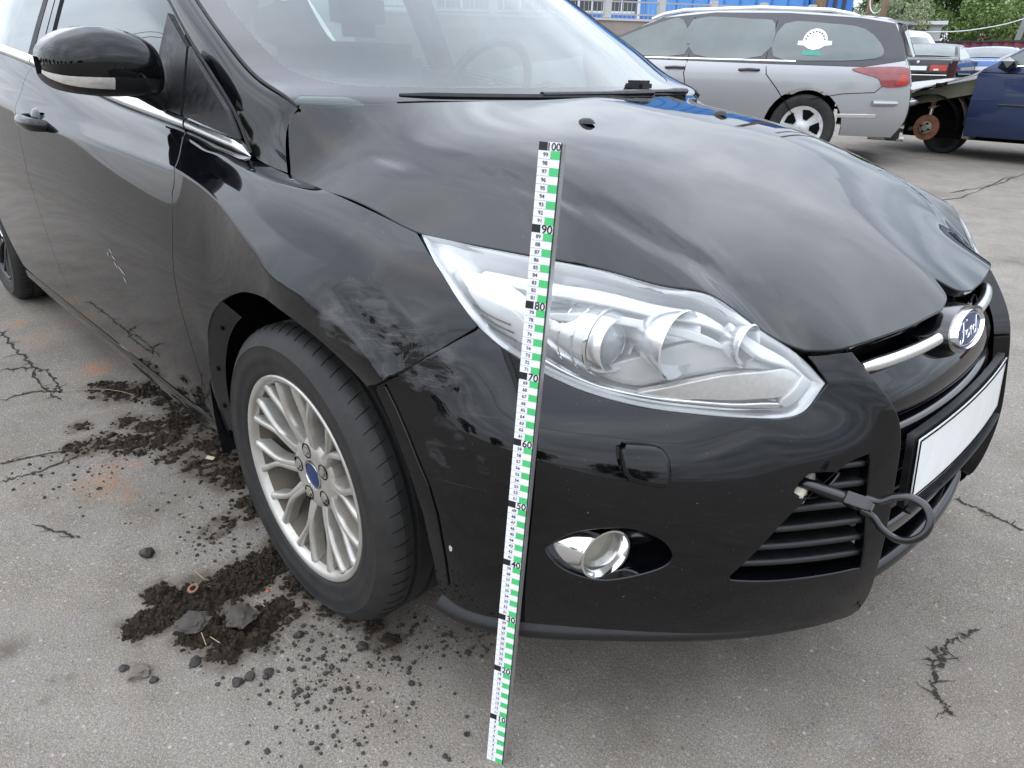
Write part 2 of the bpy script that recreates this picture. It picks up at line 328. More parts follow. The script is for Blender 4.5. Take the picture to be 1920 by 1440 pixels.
# ------------------------------------------------------------------ measured shape of the car (metres; x forward from the front axle, y to its left, z up)
HOOD_Z = [[969.9,988.4,1007.4,1025.7,1041.4,1053.6,1062.4,1068.6,1072.5,1074.7,1075.9,1076.4,1076.5,1076.2,1075.7,1074.8,1073.8,1072.6,1071.2,1069.7,1068.1,1066.4,1064.6,1062.8,1060.9,1058.9,1057.0,1055.0,1053.2,1051.5,1050.2,1049.2,1048.9],[926.9,946.7,969.6,994.2,1015.7,1028.7,1036.1,1041.4,1045.1,1047.2,1048.8,1050.1,1050.9,1051.5,1051.7,1051.7,1051.4,1050.9,1050.2,1049.3,1048.3,1047.2,1046.0,1044.6,1043.2,1041.7,1040.1,1038.4,1036.8,1035.2,1033.7,1032.5,1031.9],[879.2,895.3,916.8,943.1,968.4,984.5,994.5,1002.4,1009.5,1014.5,1018.5,1021.7,1024.3,1026.4,1027.9,1029.1,1029.9,1030.3,1030.6,1030.6,1030.4,1030.0,1029.5,1029.0,1028.3,1027.5,1026.7,1025.7,1024.8,1023.8,1023.0,1022.3,1022.1],[849.1,863.3,881.6,903.2,924.6,941.1,954.0,966.8,978.4,986.0,992.1,997.1,1001.2,1004.7,1007.4,1009.5,1011.2,1012.6,1013.7,1014.5,1015.0,1015.4,1015.7,1016.0,1016.2,1016.3,1016.4,1016.3,1016.3,1016.3,1016.2,1016.2,1016.2],[840.3,855.2,871.4,888.4,905.2,919.5,930.2,943.2,957.1,966.2,973.5,979.6,984.7,988.9,992.3,995.1,997.3,999.2,1000.7,1002.0,1003.0,1003.9,1004.7,1005.6,1006.5,1007.3,1008.0,1008.8,1009.5,1010.2,1010.9,1011.4,1011.6],[837.4,853.1,868.7,883.1,897.0,910.0,918.4,929.5,943.9,953.6,961.4,967.9,973.4,978.0,981.7,984.8,987.3,989.3,991.0,992.5,993.7,994.9,996.0,997.1,998.1,999.2,1000.3,1001.3,1002.4,1003.4,1004.3,1005.0,1005.2],[830.4,845.7,860.7,874.9,888.4,901.3,910.2,920.0,934.5,944.9,952.9,959.6,965.1,969.7,973.5,976.6,979.1,981.1,982.9,984.3,985.5,986.7,987.8,988.8,989.9,990.9,991.9,993.0,993.9,994.8,995.5,996.0,996.2],[817.4,831.9,846.6,860.8,874.9,889.0,900.7,910.3,924.7,937.1,945.3,951.9,957.4,961.9,965.6,968.6,971.0,972.9,974.5,975.8,976.9,977.9,978.8,979.7,980.6,981.4,982.3,983.1,983.8,984.5,985.0,985.3,985.5],[800.8,813.4,826.5,840.6,856.3,872.6,888.6,899.8,911.9,926.7,935.4,942.2,947.8,952.4,956.1,959.1,961.5,963.4,964.9,966.1,967.0,967.8,968.5,969.2,969.8,970.4,970.9,971.4,971.9,972.2,972.5,972.8,972.8],[787.1,799.0,811.6,825.6,841.2,857.5,873.3,888.0,896.9,907.8,921.4,928.9,935.1,940.0,944.0,947.2,949.7,951.6,953.1,954.2,955.1,955.8,956.3,956.7,957.0,957.3,957.6,957.7,957.9,958.0,958.1,958.1,958.1],[777.9,790.5,803.7,817.6,831.9,846.3,860.3,873.5,885.7,891.9,902.6,913.6,920.0,925.2,929.4,932.7,935.3,937.3,938.7,939.8,940.6,941.2,941.6,941.8,942.0,942.0,942.0,942.0,941.9,941.8,941.7,941.6,941.5],[769.4,782.1,795.2,808.5,821.8,834.8,847.5,859.5,870.7,880.4,884.2,896.2,903.4,908.4,912.5,915.7,918.2,920.1,921.5,922.5,923.3,923.8,924.1,924.3,924.4,924.4,924.3,924.2,924.0,923.9,923.7,923.5,923.4],[759.3,771.6,784.1,796.6,808.9,821.0,832.9,844.1,854.5,863.9,868.5,874.6,884.6,889.2,892.9,895.9,898.2,899.9,901.2,902.2,903.0,903.5,903.8,904.1,904.2,904.3,904.3,904.3,904.2,904.1,904.0,903.9,903.9],[746.7,758.6,770.5,782.4,794.1,805.5,816.5,826.6,835.8,844.1,850.5,852.3,861.4,867.2,870.5,873.1,875.0,876.5,877.7,878.7,879.5,880.1,880.6,881.1,881.4,881.7,882.0,882.1,882.2,882.3,882.4,882.4,882.4],[731.4,742.8,754.1,765.2,776.1,786.6,796.5,805.6,813.7,821.3,828.5,830.4,834.9,842.7,845.1,846.9,848.3,849.6,850.7,851.7,852.7,853.7,854.5,855.3,856.1,856.7,857.3,857.8,858.2,858.5,858.7,858.8,858.8],[713.2,723.9,734.5,744.9,755.0,764.7,773.8,782.2,790.0,798.1,806.2,809.6,808.6,811.7,815.8,816.4,817.3,818.5,819.9,821.4,822.9,824.4,825.8,827.1,828.3,829.5,830.5,831.3,832.1,832.7,833.2,833.4,833.5],[692.0,702.0,711.8,721.5,731.0,740.2,749.3,758.1,766.9,775.3,781.4,782.1,777.0,774.2,776.5,779.3,780.9,783.2,785.9,788.5,791.0,793.2,795.2,797.0,798.7,800.3,801.8,803.1,804.4,805.4,806.1,806.6,806.7],[667.9,677.0,685.9,694.5,702.9,710.9,718.4,725.3,731.1,735.5,737.6,737.2,732.6,728.7,730.1,736.2,741.8,746.9,751.6,755.5,758.8,761.4,763.7,765.7,767.7,769.6,771.5,773.3,775.0,776.4,777.6,778.4,778.8],[641.5,649.5,657.3,664.6,671.6,677.9,683.6,688.4,692.1,694.5,695.5,695.5,693.9,690.8,691.0,697.5,707.8,715.8,721.3,725.1,727.8,729.9,731.7,733.5,735.4,737.5,739.7,741.8,743.8,745.6,747.0,748.1,748.5],[613.7,620.7,627.4,633.6,639.4,644.6,649.2,653.1,656.2,658.5,660.3,661.8,663.2,663.1,664.4,669.3,677.4,686.0,691.1,694.2,696.4,698.1,699.5,701.0,702.9,705.1,707.3,709.4,711.4,713.0,714.2,714.9,715.1],[585.2,591.4,597.3,602.8,607.9,612.5,616.6,620.3,623.5,626.4,629.1,631.7,634.6,636.3,637.6,640.5,645.6,652.2,658.3,661.7,664.2,666.2,668.0,669.7,671.5,673.3,675.2,677.0,678.5,679.8,680.7,681.3,681.4]]
HOOD_OUT = [[(32.0,4.138), (24.0,3.879), (16.0,3.276), (10.0,2.5), (6.0,1.897), (4.174,1.394)],[(4.174,1.394), (3.132,1.443), (2.493,1.75), (1.476,2.479)],[(1.476,2.479), (1.862,5.195), (2.241,7.154), (2.772,8.49)],[(2.772,8.49), (3.85,10.515), (5.037,11.995), (6.892,13.641), (8.615,14.916), (10.101,15.739), (10.966,16.227), (12.62,16.887), (14.562,17.704)],[(14.562,17.704), (17.346,18.42), (23.241,18.857), (28.604,19.07)],[(28.604,19.07), (30.844,18.861), (32.0,18.276)],[(32.0,18.276), (33.156,18.861), (35.396,19.07)],[(35.396,19.07), (40.759,18.857), (46.654,18.42), (49.438,17.704)],[(49.438,17.704), (51.38,16.887), (53.034,16.227), (53.899,15.739), (55.385,14.916), (57.108,13.641), (58.963,11.995), (60.15,10.515), (61.228,8.49)],[(61.228,8.49), (61.759,7.154), (62.138,5.195), (62.524,2.479)],[(62.524,2.479), (61.507,1.75), (60.868,1.443), (59.826,1.394)],[(59.826,1.394), (58.0,1.897), (54.0,2.5), (48.0,3.276), (40.0,3.879), (32.0,4.138)]]
SIDE_G = [[[0.46,-0.6722,0.7811],[0.4,-0.69,0.797],[0.35,-0.7031,0.8077],[0.3,-0.715,0.817],[0.25,-0.7258,0.8247],[0.2,-0.7365,0.8355],[0.15,-0.746,0.8479],[0.1,-0.7512,0.8568],[0.05,-0.7546,0.8642],[0.0,-0.7578,0.8709],[-0.05,-0.7602,0.8766],[-0.1,-0.7617,0.882],[-0.15,-0.7619,0.8872],[-0.2,-0.7605,0.892],[-0.25,-0.7586,0.8968],[-0.3,-0.7579,0.9021],[-0.36,-0.7597,0.9097],[-0.43,-0.7642,0.9197],[-0.55,-0.7728,0.9366],[-0.7,-0.7808,0.9527],[-0.9,-0.79,0.972],[-1.1,-0.7977,0.9951],[-1.35,-0.8053,1.0261],[-1.6,-0.8103,1.054],[-1.85,-0.8132,1.0776],[-2.1,-0.8116,1.0971],[-2.4,-0.8029,1.1143]],[[0.46,-0.7284,0.6982],[0.4,-0.7515,0.732],[0.35,-0.7651,0.7626],[0.3,-0.7737,0.7878],[0.25,-0.7817,0.8066],[0.2,-0.7903,0.817],[0.15,-0.7994,0.8262],[0.1,-0.8061,0.8328],[0.05,-0.8103,0.8405],[0.0,-0.8131,0.849],[-0.05,-0.8132,0.859],[-0.1,-0.8117,0.869],[-0.15,-0.8088,0.8777],[-0.2,-0.8049,0.8853],[-0.25,-0.8012,0.8921],[-0.3,-0.7987,0.8985],[-0.36,-0.799,0.9064],[-0.43,-0.8003,0.912],[-0.55,-0.8065,0.9257],[-0.7,-0.8136,0.9389],[-0.9,-0.8221,0.9549],[-1.1,-0.8294,0.9731],[-1.35,-0.8365,0.9981],[-1.6,-0.8411,1.0212],[-1.85,-0.8433,1.0403],[-2.1,-0.8421,1.0564],[-2.4,-0.8367,1.0727]],[[0.46,-0.767,0.6058],[0.4,-0.797,0.655],[0.35,-0.8134,0.7029],[0.3,-0.8209,0.7423],[0.25,-0.8282,0.7708],[0.2,-0.8344,0.7811],[0.15,-0.8422,0.7875],[0.1,-0.85,0.792],[0.05,-0.8553,0.7999],[0.0,-0.858,0.81],[-0.05,-0.8567,0.8238],[-0.1,-0.853,0.838],[-0.15,-0.8478,0.8498],[-0.2,-0.842,0.86],[-0.25,-0.8369,0.8685],[-0.3,-0.833,0.876],[-0.36,-0.8315,0.8844],[-0.43,-0.832,0.893],[-0.55,-0.8346,0.9042],[-0.7,-0.84,0.915],[-0.9,-0.8468,0.9283],[-1.1,-0.8528,0.9424],[-1.35,-0.8584,0.9625],[-1.6,-0.8622,0.9814],[-1.85,-0.8633,0.9966],[-2.1,-0.8622,1.0097],[-2.4,-0.8604,1.0247]],[[0.46,-0.8407,0.4475],[0.4,-0.855,0.5],[0.35,-0.862,0.575],[0.3,-0.867,0.638],[0.25,-0.8811,0.6882],[0.2,-0.8932,0.7172],[0.15,-0.9019,0.7331],[0.1,-0.9088,0.7459],[0.05,-0.911,0.758],[0.0,-0.9057,0.7814],[-0.05,-0.8993,0.7994],[-0.1,-0.8922,0.8155],[-0.15,-0.8845,0.831],[-0.2,-0.8781,0.8436],[-0.25,-0.8729,0.8533],[-0.3,-0.8688,0.8613],[-0.36,-0.8652,0.8685],[-0.43,-0.8639,0.8746],[-0.55,-0.868,0.88],[-0.7,-0.8746,0.8878],[-0.9,-0.884,0.898],[-1.1,-0.8895,0.9076],[-1.35,-0.8934,0.9194],[-1.6,-0.8955,0.9329],[-1.85,-0.8953,0.9471],[-2.1,-0.8926,0.9616],[-2.4,-0.8868,0.9791]],[[0.46,-0.8418,0.4242],[0.4,-0.8545,0.4748],[0.35,-0.8589,0.5388],[0.3,-0.862,0.5937],[0.25,-0.8718,0.6287],[0.2,-0.8816,0.6482],[0.15,-0.8907,0.6621],[0.1,-0.8984,0.6726],[0.05,-0.9014,0.6793],[0.0,-0.8999,0.6905],[-0.05,-0.8977,0.6996],[-0.1,-0.8951,0.7078],[-0.15,-0.892,0.7156],[-0.2,-0.8896,0.722],[-0.25,-0.888,0.7268],[-0.3,-0.8889,0.7311],[-0.36,-0.8902,0.7351],[-0.43,-0.8931,0.7386],[-0.55,-0.8969,0.7413],[-0.7,-0.901,0.745],[-0.9,-0.9065,0.7498],[-1.1,-0.9099,0.7545],[-1.35,-0.9124,0.7603],[-1.6,-0.9134,0.7669],[-1.85,-0.9127,0.774],[-2.1,-0.9104,0.7812],[-2.4,-0.9062,0.7901]],[[0.46,-0.8388,0.401],[0.4,-0.85,0.45],[0.35,-0.8519,0.5031],[0.3,-0.853,0.55],[0.25,-0.8586,0.57],[0.2,-0.866,0.58],[0.15,-0.8754,0.5919],[0.1,-0.884,0.6],[0.05,-0.8879,0.6012],[0.0,-0.89,0.6],[-0.05,-0.8922,0.6],[-0.1,-0.894,0.6],[-0.15,-0.8955,0.6],[-0.2,-0.897,0.6],[-0.25,-0.899,0.6],[-0.3,-0.901,0.6],[-0.36,-0.9026,0.6],[-0.43,-0.904,0.6],[-0.55,-0.906,0.6],[-0.7,-0.9075,0.6],[-0.9,-0.909,0.6],[-1.1,-0.9103,0.6],[-1.35,-0.9113,0.6],[-1.6,-0.9114,0.6],[-1.85,-0.9102,0.6],[-2.1,-0.9082,0.6],[-2.4,-0.9057,0.6]],[[0.46,-0.824,0.321],[0.4,-0.83,0.37],[0.35,-0.835,0.42],[0.3,-0.84,0.42],[0.25,-0.845,0.42],[0.2,-0.85,0.42],[0.15,-0.855,0.42],[0.1,-0.86,0.42],[0.05,-0.8617,0.42],[0.0,-0.8633,0.42],[-0.05,-0.865,0.42],[-0.1,-0.8667,0.42],[-0.15,-0.8683,0.42],[-0.2,-0.87,0.42],[-0.25,-0.8717,0.42],[-0.3,-0.8733,0.42],[-0.36,-0.8753,0.42],[-0.43,-0.885,0.42],[-0.55,-0.8921,0.42],[-0.7,-0.895,0.42],[-0.9,-0.895,0.42],[-1.1,-0.895,0.42],[-1.35,-0.895,0.42],[-1.6,-0.895,0.42],[-1.85,-0.895,0.42],[-2.1,-0.895,0.42],[-2.4,-0.895,0.42]],[[0.46,-0.8028,0.241],[0.4,-0.8071,0.28],[0.35,-0.8106,0.28],[0.3,-0.8142,0.28],[0.25,-0.8177,0.28],[0.2,-0.8213,0.28],[0.15,-0.8248,0.28],[0.1,-0.8284,0.28],[0.05,-0.8319,0.28],[0.0,-0.8355,0.28],[-0.05,-0.839,0.28],[-0.1,-0.8426,0.28],[-0.15,-0.8461,0.28],[-0.2,-0.8497,0.28],[-0.25,-0.8532,0.28],[-0.3,-0.8568,0.28],[-0.36,-0.861,0.28],[-0.43,-0.866,0.28],[-0.55,-0.8661,0.28],[-0.7,-0.8663,0.28],[-0.9,-0.8665,0.28],[-1.1,-0.8666,0.28],[-1.35,-0.8669,0.28],[-1.6,-0.8671,0.28],[-1.85,-0.8674,0.28],[-2.1,-0.8676,0.28],[-2.4,-0.8679,0.28]],[[0.46,-0.7636,0.171],[0.4,-0.7689,0.195],[0.35,-0.7733,0.195],[0.3,-0.7778,0.195],[0.25,-0.7822,0.195],[0.2,-0.7867,0.195],[0.15,-0.7911,0.195],[0.1,-0.7956,0.195],[0.05,-0.8,0.195],[0.0,-0.8044,0.195],[-0.05,-0.8089,0.195],[-0.1,-0.8133,0.195],[-0.15,-0.8178,0.195],[-0.2,-0.8222,0.195],[-0.25,-0.8267,0.195],[-0.3,-0.8311,0.195],[-0.36,-0.8364,0.195],[-0.43,-0.84,0.195],[-0.55,-0.84,0.195],[-0.7,-0.84,0.195],[-0.9,-0.84,0.195],[-1.1,-0.84,0.195],[-1.35,-0.84,0.195],[-1.6,-0.84,0.195],[-1.85,-0.84,0.195],[-2.1,-0.84,0.195],[-2.4,-0.84,0.195]]]
BUMP_G = [[[0.26,-0.78,0.16],[0.34,-0.79,0.16],[0.435,-0.77,0.16],[0.525,-0.71,0.16],[0.605,-0.635,0.16],[0.7,-0.55,0.16],[0.78,-0.455,0.16],[0.84,-0.365,0.16],[0.88,-0.275,0.16],[0.893,-0.2,0.16]],[[0.28,-0.812,0.2],[0.365,-0.818,0.2],[0.455,-0.798,0.2],[0.545,-0.737,0.2],[0.63,-0.66,0.2],[0.718,-0.575,0.2],[0.797,-0.482,0.2],[0.857,-0.39,0.2],[0.898,-0.3,0.2],[0.912,-0.23,0.2]],[[0.3,-0.84,0.26],[0.388,-0.838,0.26],[0.468,-0.815,0.26],[0.557,-0.753,0.26],[0.642,-0.678,0.26],[0.728,-0.592,0.26],[0.805,-0.502,0.26],[0.868,-0.405,0.26],[0.912,-0.318,0.26],[0.925,-0.24,0.26]],[[0.3,-0.855,0.36],[0.387,-0.846,0.36],[0.47,-0.825,0.36],[0.56,-0.765,0.36],[0.645,-0.69,0.36],[0.73,-0.605,0.36],[0.81,-0.515,0.36],[0.873,-0.425,0.36],[0.917,-0.34,0.36],[0.932,-0.27,0.36]],[[0.29,-0.862,0.46],[0.365,-0.853,0.46],[0.455,-0.825,0.46],[0.55,-0.765,0.46],[0.635,-0.692,0.46],[0.715,-0.61,0.46],[0.79,-0.52,0.46],[0.852,-0.432,0.46],[0.908,-0.335,0.46],[0.927,-0.26,0.46]],[[0.235,-0.867,0.56],[0.305,-0.856,0.56],[0.43,-0.82,0.56],[0.525,-0.76,0.56],[0.605,-0.685,0.56],[0.685,-0.602,0.56],[0.76,-0.513,0.56],[0.825,-0.428,0.56],[0.89,-0.327,0.56],[0.912,-0.26,0.56]],[[0.19,-0.87,0.62],[0.255,-0.859,0.62],[0.4,-0.815,0.62],[0.495,-0.745,0.62],[0.577,-0.665,0.62],[0.655,-0.585,0.62],[0.735,-0.505,0.62],[0.795,-0.425,0.62],[0.868,-0.337,0.62],[0.89,-0.26,0.62]],[[0.17,-0.868,0.67],[0.25,-0.858,0.67],[0.385,-0.808,0.67],[0.465,-0.725,0.67],[0.547,-0.64,0.67],[0.625,-0.565,0.67],[0.71,-0.49,0.67],[0.775,-0.422,0.67],[0.836,-0.35,0.67],[0.86,-0.27,0.67]],[[0.15,-0.865,0.72],[0.24,-0.845,0.72],[0.37,-0.775,0.72],[0.44,-0.69,0.72],[0.52,-0.605,0.72],[0.6,-0.535,0.72],[0.685,-0.465,0.72],[0.745,-0.41,0.72],[0.8,-0.35,0.72],[0.83,-0.27,0.72]],[[0.14,-0.85,0.77],[0.22,-0.81,0.77],[0.33,-0.725,0.77],[0.4,-0.64,0.77],[0.48,-0.56,0.77],[0.56,-0.5,0.77],[0.65,-0.43,0.77],[0.71,-0.38,0.77],[0.765,-0.33,0.77],[0.8,-0.26,0.77]]]
FENDER = [[(17.583,0.02), (15.0,0.02), (11.4,0.02), (8.0,0.02), (4.44,0.02)],[(4.44,0.02), (3.524,0.468), (2.978,0.659), (2.055,0.926), (1.266,1.076), (0.95,1.143)],[(0.945,1.15), (1.061,1.297), (1.181,1.45), (1.305,1.61), (1.431,1.777), (1.594,1.988), (1.807,2.133), (2.03,2.289), (2.256,2.459), (2.459,2.626), (2.658,2.799), (2.851,2.978), (3.29,3.735)],[(3.868,4.56), (4.449,4.29), (5.074,4.08), (5.736,3.93), (6.428,3.84), (7.145,3.77), (7.879,3.75), (8.624,3.83), (9.373,3.95), (10.118,4.07), (10.852,4.2), (11.569,4.36), (12.262,4.51), (12.924,4.67), (13.549,4.83), (14.13,4.99), (14.664,5.15), (15.119,5.31), (15.471,5.48), (15.771,5.66), (16.014,5.84), (16.175,6.05), (16.286,6.27), (16.346,6.52), (16.354,6.81), (16.31,7.16)],[(16.31,7.16), (16.571,7.18), (17.0,7.1)],[(17.0,7.0), (17.0,6.24), (16.929,5.56), (16.877,4.726), (16.868,3.671), (16.936,3.394), (16.876,3.049), (17.369,1.888), (17.939,0.296)],[(17.939,0.296), (17.583,0.02)]]
FDOOR = [[(18.033,0.02), (19.5,0.02), (21.4,0.02), (23.0,0.02)],[(23.0,0.02), (22.94,2.63), (22.8,3.48), (22.64,4.71), (22.6,5.94), (22.58,7.0)],[(22.58,7.0), (20.5,7.0), (17.0,7.0)],[(17.0,7.0), (17.0,6.24), (16.929,5.56), (16.877,4.726), (16.868,3.671), (16.936,3.394), (16.876,3.049), (17.369,1.888), (17.939,0.296)],[(17.939,0.296), (18.033,0.02)]]
RDOOR = [[(23.0,0.02), (24.6,0.02), (25.933,0.02)],[(25.933,0.02), (25.928,5.06)],[(25.928,5.06), (25.818,5.26), (25.725,5.48), (25.649,5.72), (25.594,6.0), (25.558,6.3), (25.544,6.64), (25.55,7.06)],[(25.55,7.06), (25.533,7.0), (22.58,7.0)],[(22.58,7.0), (22.6,5.94), (22.64,4.71), (22.8,3.48), (22.94,2.63), (23.0,0.02)]]
BUMPER = [[(2.386,7.855), (2.706,7.447), (2.986,7.135), (3.296,6.763), (3.818,6.333), (4.51,6.002), (5.196,5.842), (5.884,5.751), (6.458,5.713), (6.829,5.862), (7.112,6.398)],[(7.224,6.632), (7.103,7.111), (6.992,7.421)],[(6.997,7.449), (7.811,7.51)],[(7.811,7.51), (7.97,6.733), (8.083,5.786), (8.091,4.972), (8.03,4.36), (7.993,3.633), (7.96,2.985), (7.93,2.254), (7.826,1.702)],[(7.826,1.702), (7.647,1.431), (7.295,1.402), (6.263,1.53), (5.103,1.546), (3.636,1.654), (2.46,1.672), (1.566,1.723), (1.064,2.003)],[(1.064,2.003), (1.018,2.673), (0.971,3.573), (0.963,4.332), (1.014,4.977), (1.062,5.693)],[(1.062,5.751), (1.249,6.004), (1.389,6.255), (1.505,6.496), (1.608,6.719), (1.712,6.932), (1.808,7.121), (1.9,7.292), (1.99,7.447), (2.066,7.576), (2.146,7.696), (2.229,7.811), (2.318,7.92)]]
ARCH_LIP = [[(1.068,5.654), (1.051,5.386), (1.035,5.158), (1.028,4.963), (1.002,4.739), (0.986,4.534), (0.979,4.336), (0.964,4.101), (0.965,3.85), (0.988,3.578), (0.981,3.275), (0.999,2.973), (1.034,2.68), (1.043,2.505), (1.056,2.318), (1.072,2.103)],[(1.072,2.103), (1.36,2.3)],[(1.36,2.3), (1.343,2.612), (1.336,2.897), (1.323,3.272), (1.338,3.642), (1.32,3.894), (1.313,4.127), (1.282,4.287), (1.257,4.445), (1.243,4.645), (1.239,4.857), (1.238,5.067), (1.248,5.314), (1.249,5.578), (1.244,5.886)],[(1.244,5.886), (1.068,5.654)]]
B_TRI = [(7.583,4.872), (7.575,4.019), (7.565,2.991), (7.388,2.898), (6.323,2.858), (5.611,2.89), (5.473,2.966), (5.579,3.157), (6.191,3.875), (6.925,4.461), (7.266,4.749)]
B_FOGH = [(3.044,3.361), (3.12,3.517), (3.451,3.767), (3.994,3.882), (4.381,3.835), (4.674,3.65), (4.776,3.372), (4.625,3.146), (4.2,2.945), (3.774,2.869), (3.296,3.036)]
B_TOWH = [(6.452,4.361), (6.638,4.578), (6.801,4.64), (7.103,4.615), (7.138,4.538), (6.863,4.267), (6.577,4.259)]
B_WASH = [(4.203,5.087), (4.256,5.156), (4.612,5.124), (4.726,5.004), (4.76,4.849), (4.738,4.609), (4.659,4.57), (4.361,4.627), (4.231,4.711), (4.197,4.856)]
LAMP_TOP = [(0.2371,-0.73,0.8278), (0.3509,-0.7047,0.8237), (0.4365,-0.6747,0.8194), (0.5323,-0.6288,0.8106), (0.6051,-0.5842,0.7942), (0.655,-0.5507,0.7887), (0.6823,-0.5273,0.7713), (0.7231,-0.4915,0.735), (0.7645,-0.4451,0.6967), (0.7957,-0.4088,0.6523)]
LAMP_LOW = [(0.2371,-0.73,0.8278), (0.3004,-0.754,0.7995), (0.3468,-0.7612,0.7685), (0.3853,-0.7595,0.7369), (0.4062,-0.7492,0.7128), (0.4355,-0.7377,0.6923), (0.4607,-0.7226,0.6768), (0.4948,-0.7051,0.6581), (0.5522,-0.672,0.6366), (0.6164,-0.6241,0.6201), (0.676,-0.5718,0.6121), (0.7331,-0.5166,0.6075), (0.7694,-0.4712,0.6056), (0.7872,-0.4399,0.6132), (0.7957,-0.4088,0.6523)]
BUMP_CHIP = (1.531, 3.087)
LENS_G = [[[0.2382,-0.7298,0.8277],[0.2961,-0.7176,0.8257],[0.35,-0.7049,0.8237],[0.3982,-0.6898,0.8216],[0.4419,-0.6724,0.819],[0.4829,-0.6538,0.8159],[0.5218,-0.6344,0.8121],[0.5588,-0.6136,0.8054],[0.5941,-0.5912,0.7965],[0.6285,-0.569,0.7918],[0.6617,-0.5455,0.7863],[0.6948,-0.5167,0.7607],[0.7285,-0.486,0.7302],[0.7602,-0.45,0.7013],[0.7951,-0.4096,0.6533]],[[0.2387,-0.7302,0.8277],[0.3127,-0.7329,0.8196],[0.3696,-0.7239,0.8102],[0.4185,-0.7096,0.8037],[0.4621,-0.6919,0.7974],[0.5028,-0.6727,0.7916],[0.5414,-0.6525,0.786],[0.578,-0.6307,0.7788],[0.613,-0.6074,0.7704],[0.6469,-0.584,0.7658],[0.6798,-0.5594,0.7607],[0.7122,-0.5302,0.7397],[0.7429,-0.4968,0.713],[0.7713,-0.4582,0.6883],[0.7953,-0.4098,0.653]],[[0.2391,-0.7305,0.8275],[0.326,-0.745,0.8109],[0.3846,-0.738,0.7928],[0.4333,-0.7237,0.7811],[0.4765,-0.7055,0.7709],[0.517,-0.6856,0.7624],[0.5553,-0.6646,0.7551],[0.5914,-0.6418,0.7474],[0.626,-0.6176,0.7394],[0.6595,-0.593,0.7349],[0.692,-0.5673,0.7304],[0.7239,-0.5378,0.7139],[0.7526,-0.5029,0.692],[0.7788,-0.4627,0.6724],[0.7955,-0.4099,0.6526]],[[0.2394,-0.7308,0.8273],[0.3362,-0.7537,0.7994],[0.3949,-0.7473,0.7715],[0.4427,-0.7322,0.754],[0.4852,-0.713,0.7397],[0.5254,-0.6926,0.7284],[0.5634,-0.6707,0.7194],[0.5991,-0.647,0.7112],[0.6333,-0.6218,0.7037],[0.6663,-0.596,0.6993],[0.6984,-0.5692,0.6952],[0.7299,-0.5395,0.6834],[0.7577,-0.5041,0.6672],[0.7828,-0.4635,0.6535],[0.7956,-0.4099,0.6522]],[[0.2396,-0.731,0.827],[0.3431,-0.7591,0.7853],[0.4006,-0.7518,0.7464],[0.4466,-0.7351,0.7224],[0.488,-0.7147,0.7036],[0.528,-0.6936,0.6896],[0.5657,-0.6709,0.6789],[0.601,-0.6462,0.6702],[0.6348,-0.6201,0.6631],[0.6673,-0.593,0.6588],[0.6991,-0.5652,0.6552],[0.7302,-0.5354,0.6481],[0.7581,-0.5006,0.6384],[0.7833,-0.4608,0.6316],[0.7956,-0.4098,0.6517]],[[0.2398,-0.731,0.8266],[0.3468,-0.7612,0.7685],[0.4016,-0.7515,0.7174],[0.445,-0.7323,0.6862],[0.4851,-0.7103,0.6627],[0.5248,-0.6886,0.646],[0.5622,-0.6651,0.6336],[0.5971,-0.6394,0.6243],[0.6305,-0.6124,0.6177],[0.6626,-0.5841,0.6136],[0.694,-0.5552,0.6104],[0.7248,-0.5253,0.6081],[0.7539,-0.4922,0.6058],[0.7803,-0.4543,0.6069],[0.7955,-0.4097,0.6512]]]
LAMP_PTS = {'projector':(0.5699,-0.6327,0.7058),'main':(0.6461,-0.5931,0.72),'side':(0.7216,-0.5223,0.7195),'barrel0':(0.4801,-0.6677,0.6958)}
L_TRAY = [(6.073,4.606), (7.479,3.546), (9.076,2.492), (10.066,2.232), (11.445,1.93), (13.021,1.03), (11.625,2.601), (9.836,3.658), (8.61,4.235), (7.37,4.757)]
L_BLINK = [(7.381,4.9), (8.796,4.27), (10.197,3.668), (11.816,2.663), (13.328,0.934), (13.128,2.927), (12.443,3.906), (11.196,4.434), (9.386,4.659)]
L_SLAT1 = [(1.454,3.662), (2.96,3.22), (3.591,4.089), (3.408,4.567), (2.584,4.557), (1.85,4.249)]
L_SLAT0 = [(0.761,2.524), (2.047,1.428), (3.591,2.205), (3.862,3.009), (3.591,4.089), (2.96,3.22), (1.454,3.662)]
L_TOPBAR = [(2.134,1.075), (3.866,0.849), (6.242,0.669), (8.256,0.616), (10.072,0.718), (10.662,0.67), (10.783,0.874), (10.025,1.183), (8.216,1.151), (6.219,1.238), (3.863,1.452), (2.505,1.501)]
L_LOWBAR = [(3.592,4.727), (4.792,4.797), (6.086,4.867), (7.559,4.816), (9.401,4.786), (11.233,4.692), (12.496,4.399), (12.434,4.643), (11.26,4.877), (9.418,4.936), (7.569,4.939), (5.906,4.974), (4.611,4.957), (3.592,4.911)]
L_BROW = [(4.582,2.441), (6.566,1.815), (8.552,1.665), (9.981,1.999), (10.425,2.149), (9.887,2.243), (8.453,1.964), (6.562,2.045), (4.582,2.661)]
L_RIMEND = [(10.831,0.51), (11.564,0.582), (13.051,0.712), (13.716,2.21), (13.274,4.115), (12.488,4.332), (13.128,2.927), (13.328,0.934), (11.847,1.485), (11.134,1.032)]
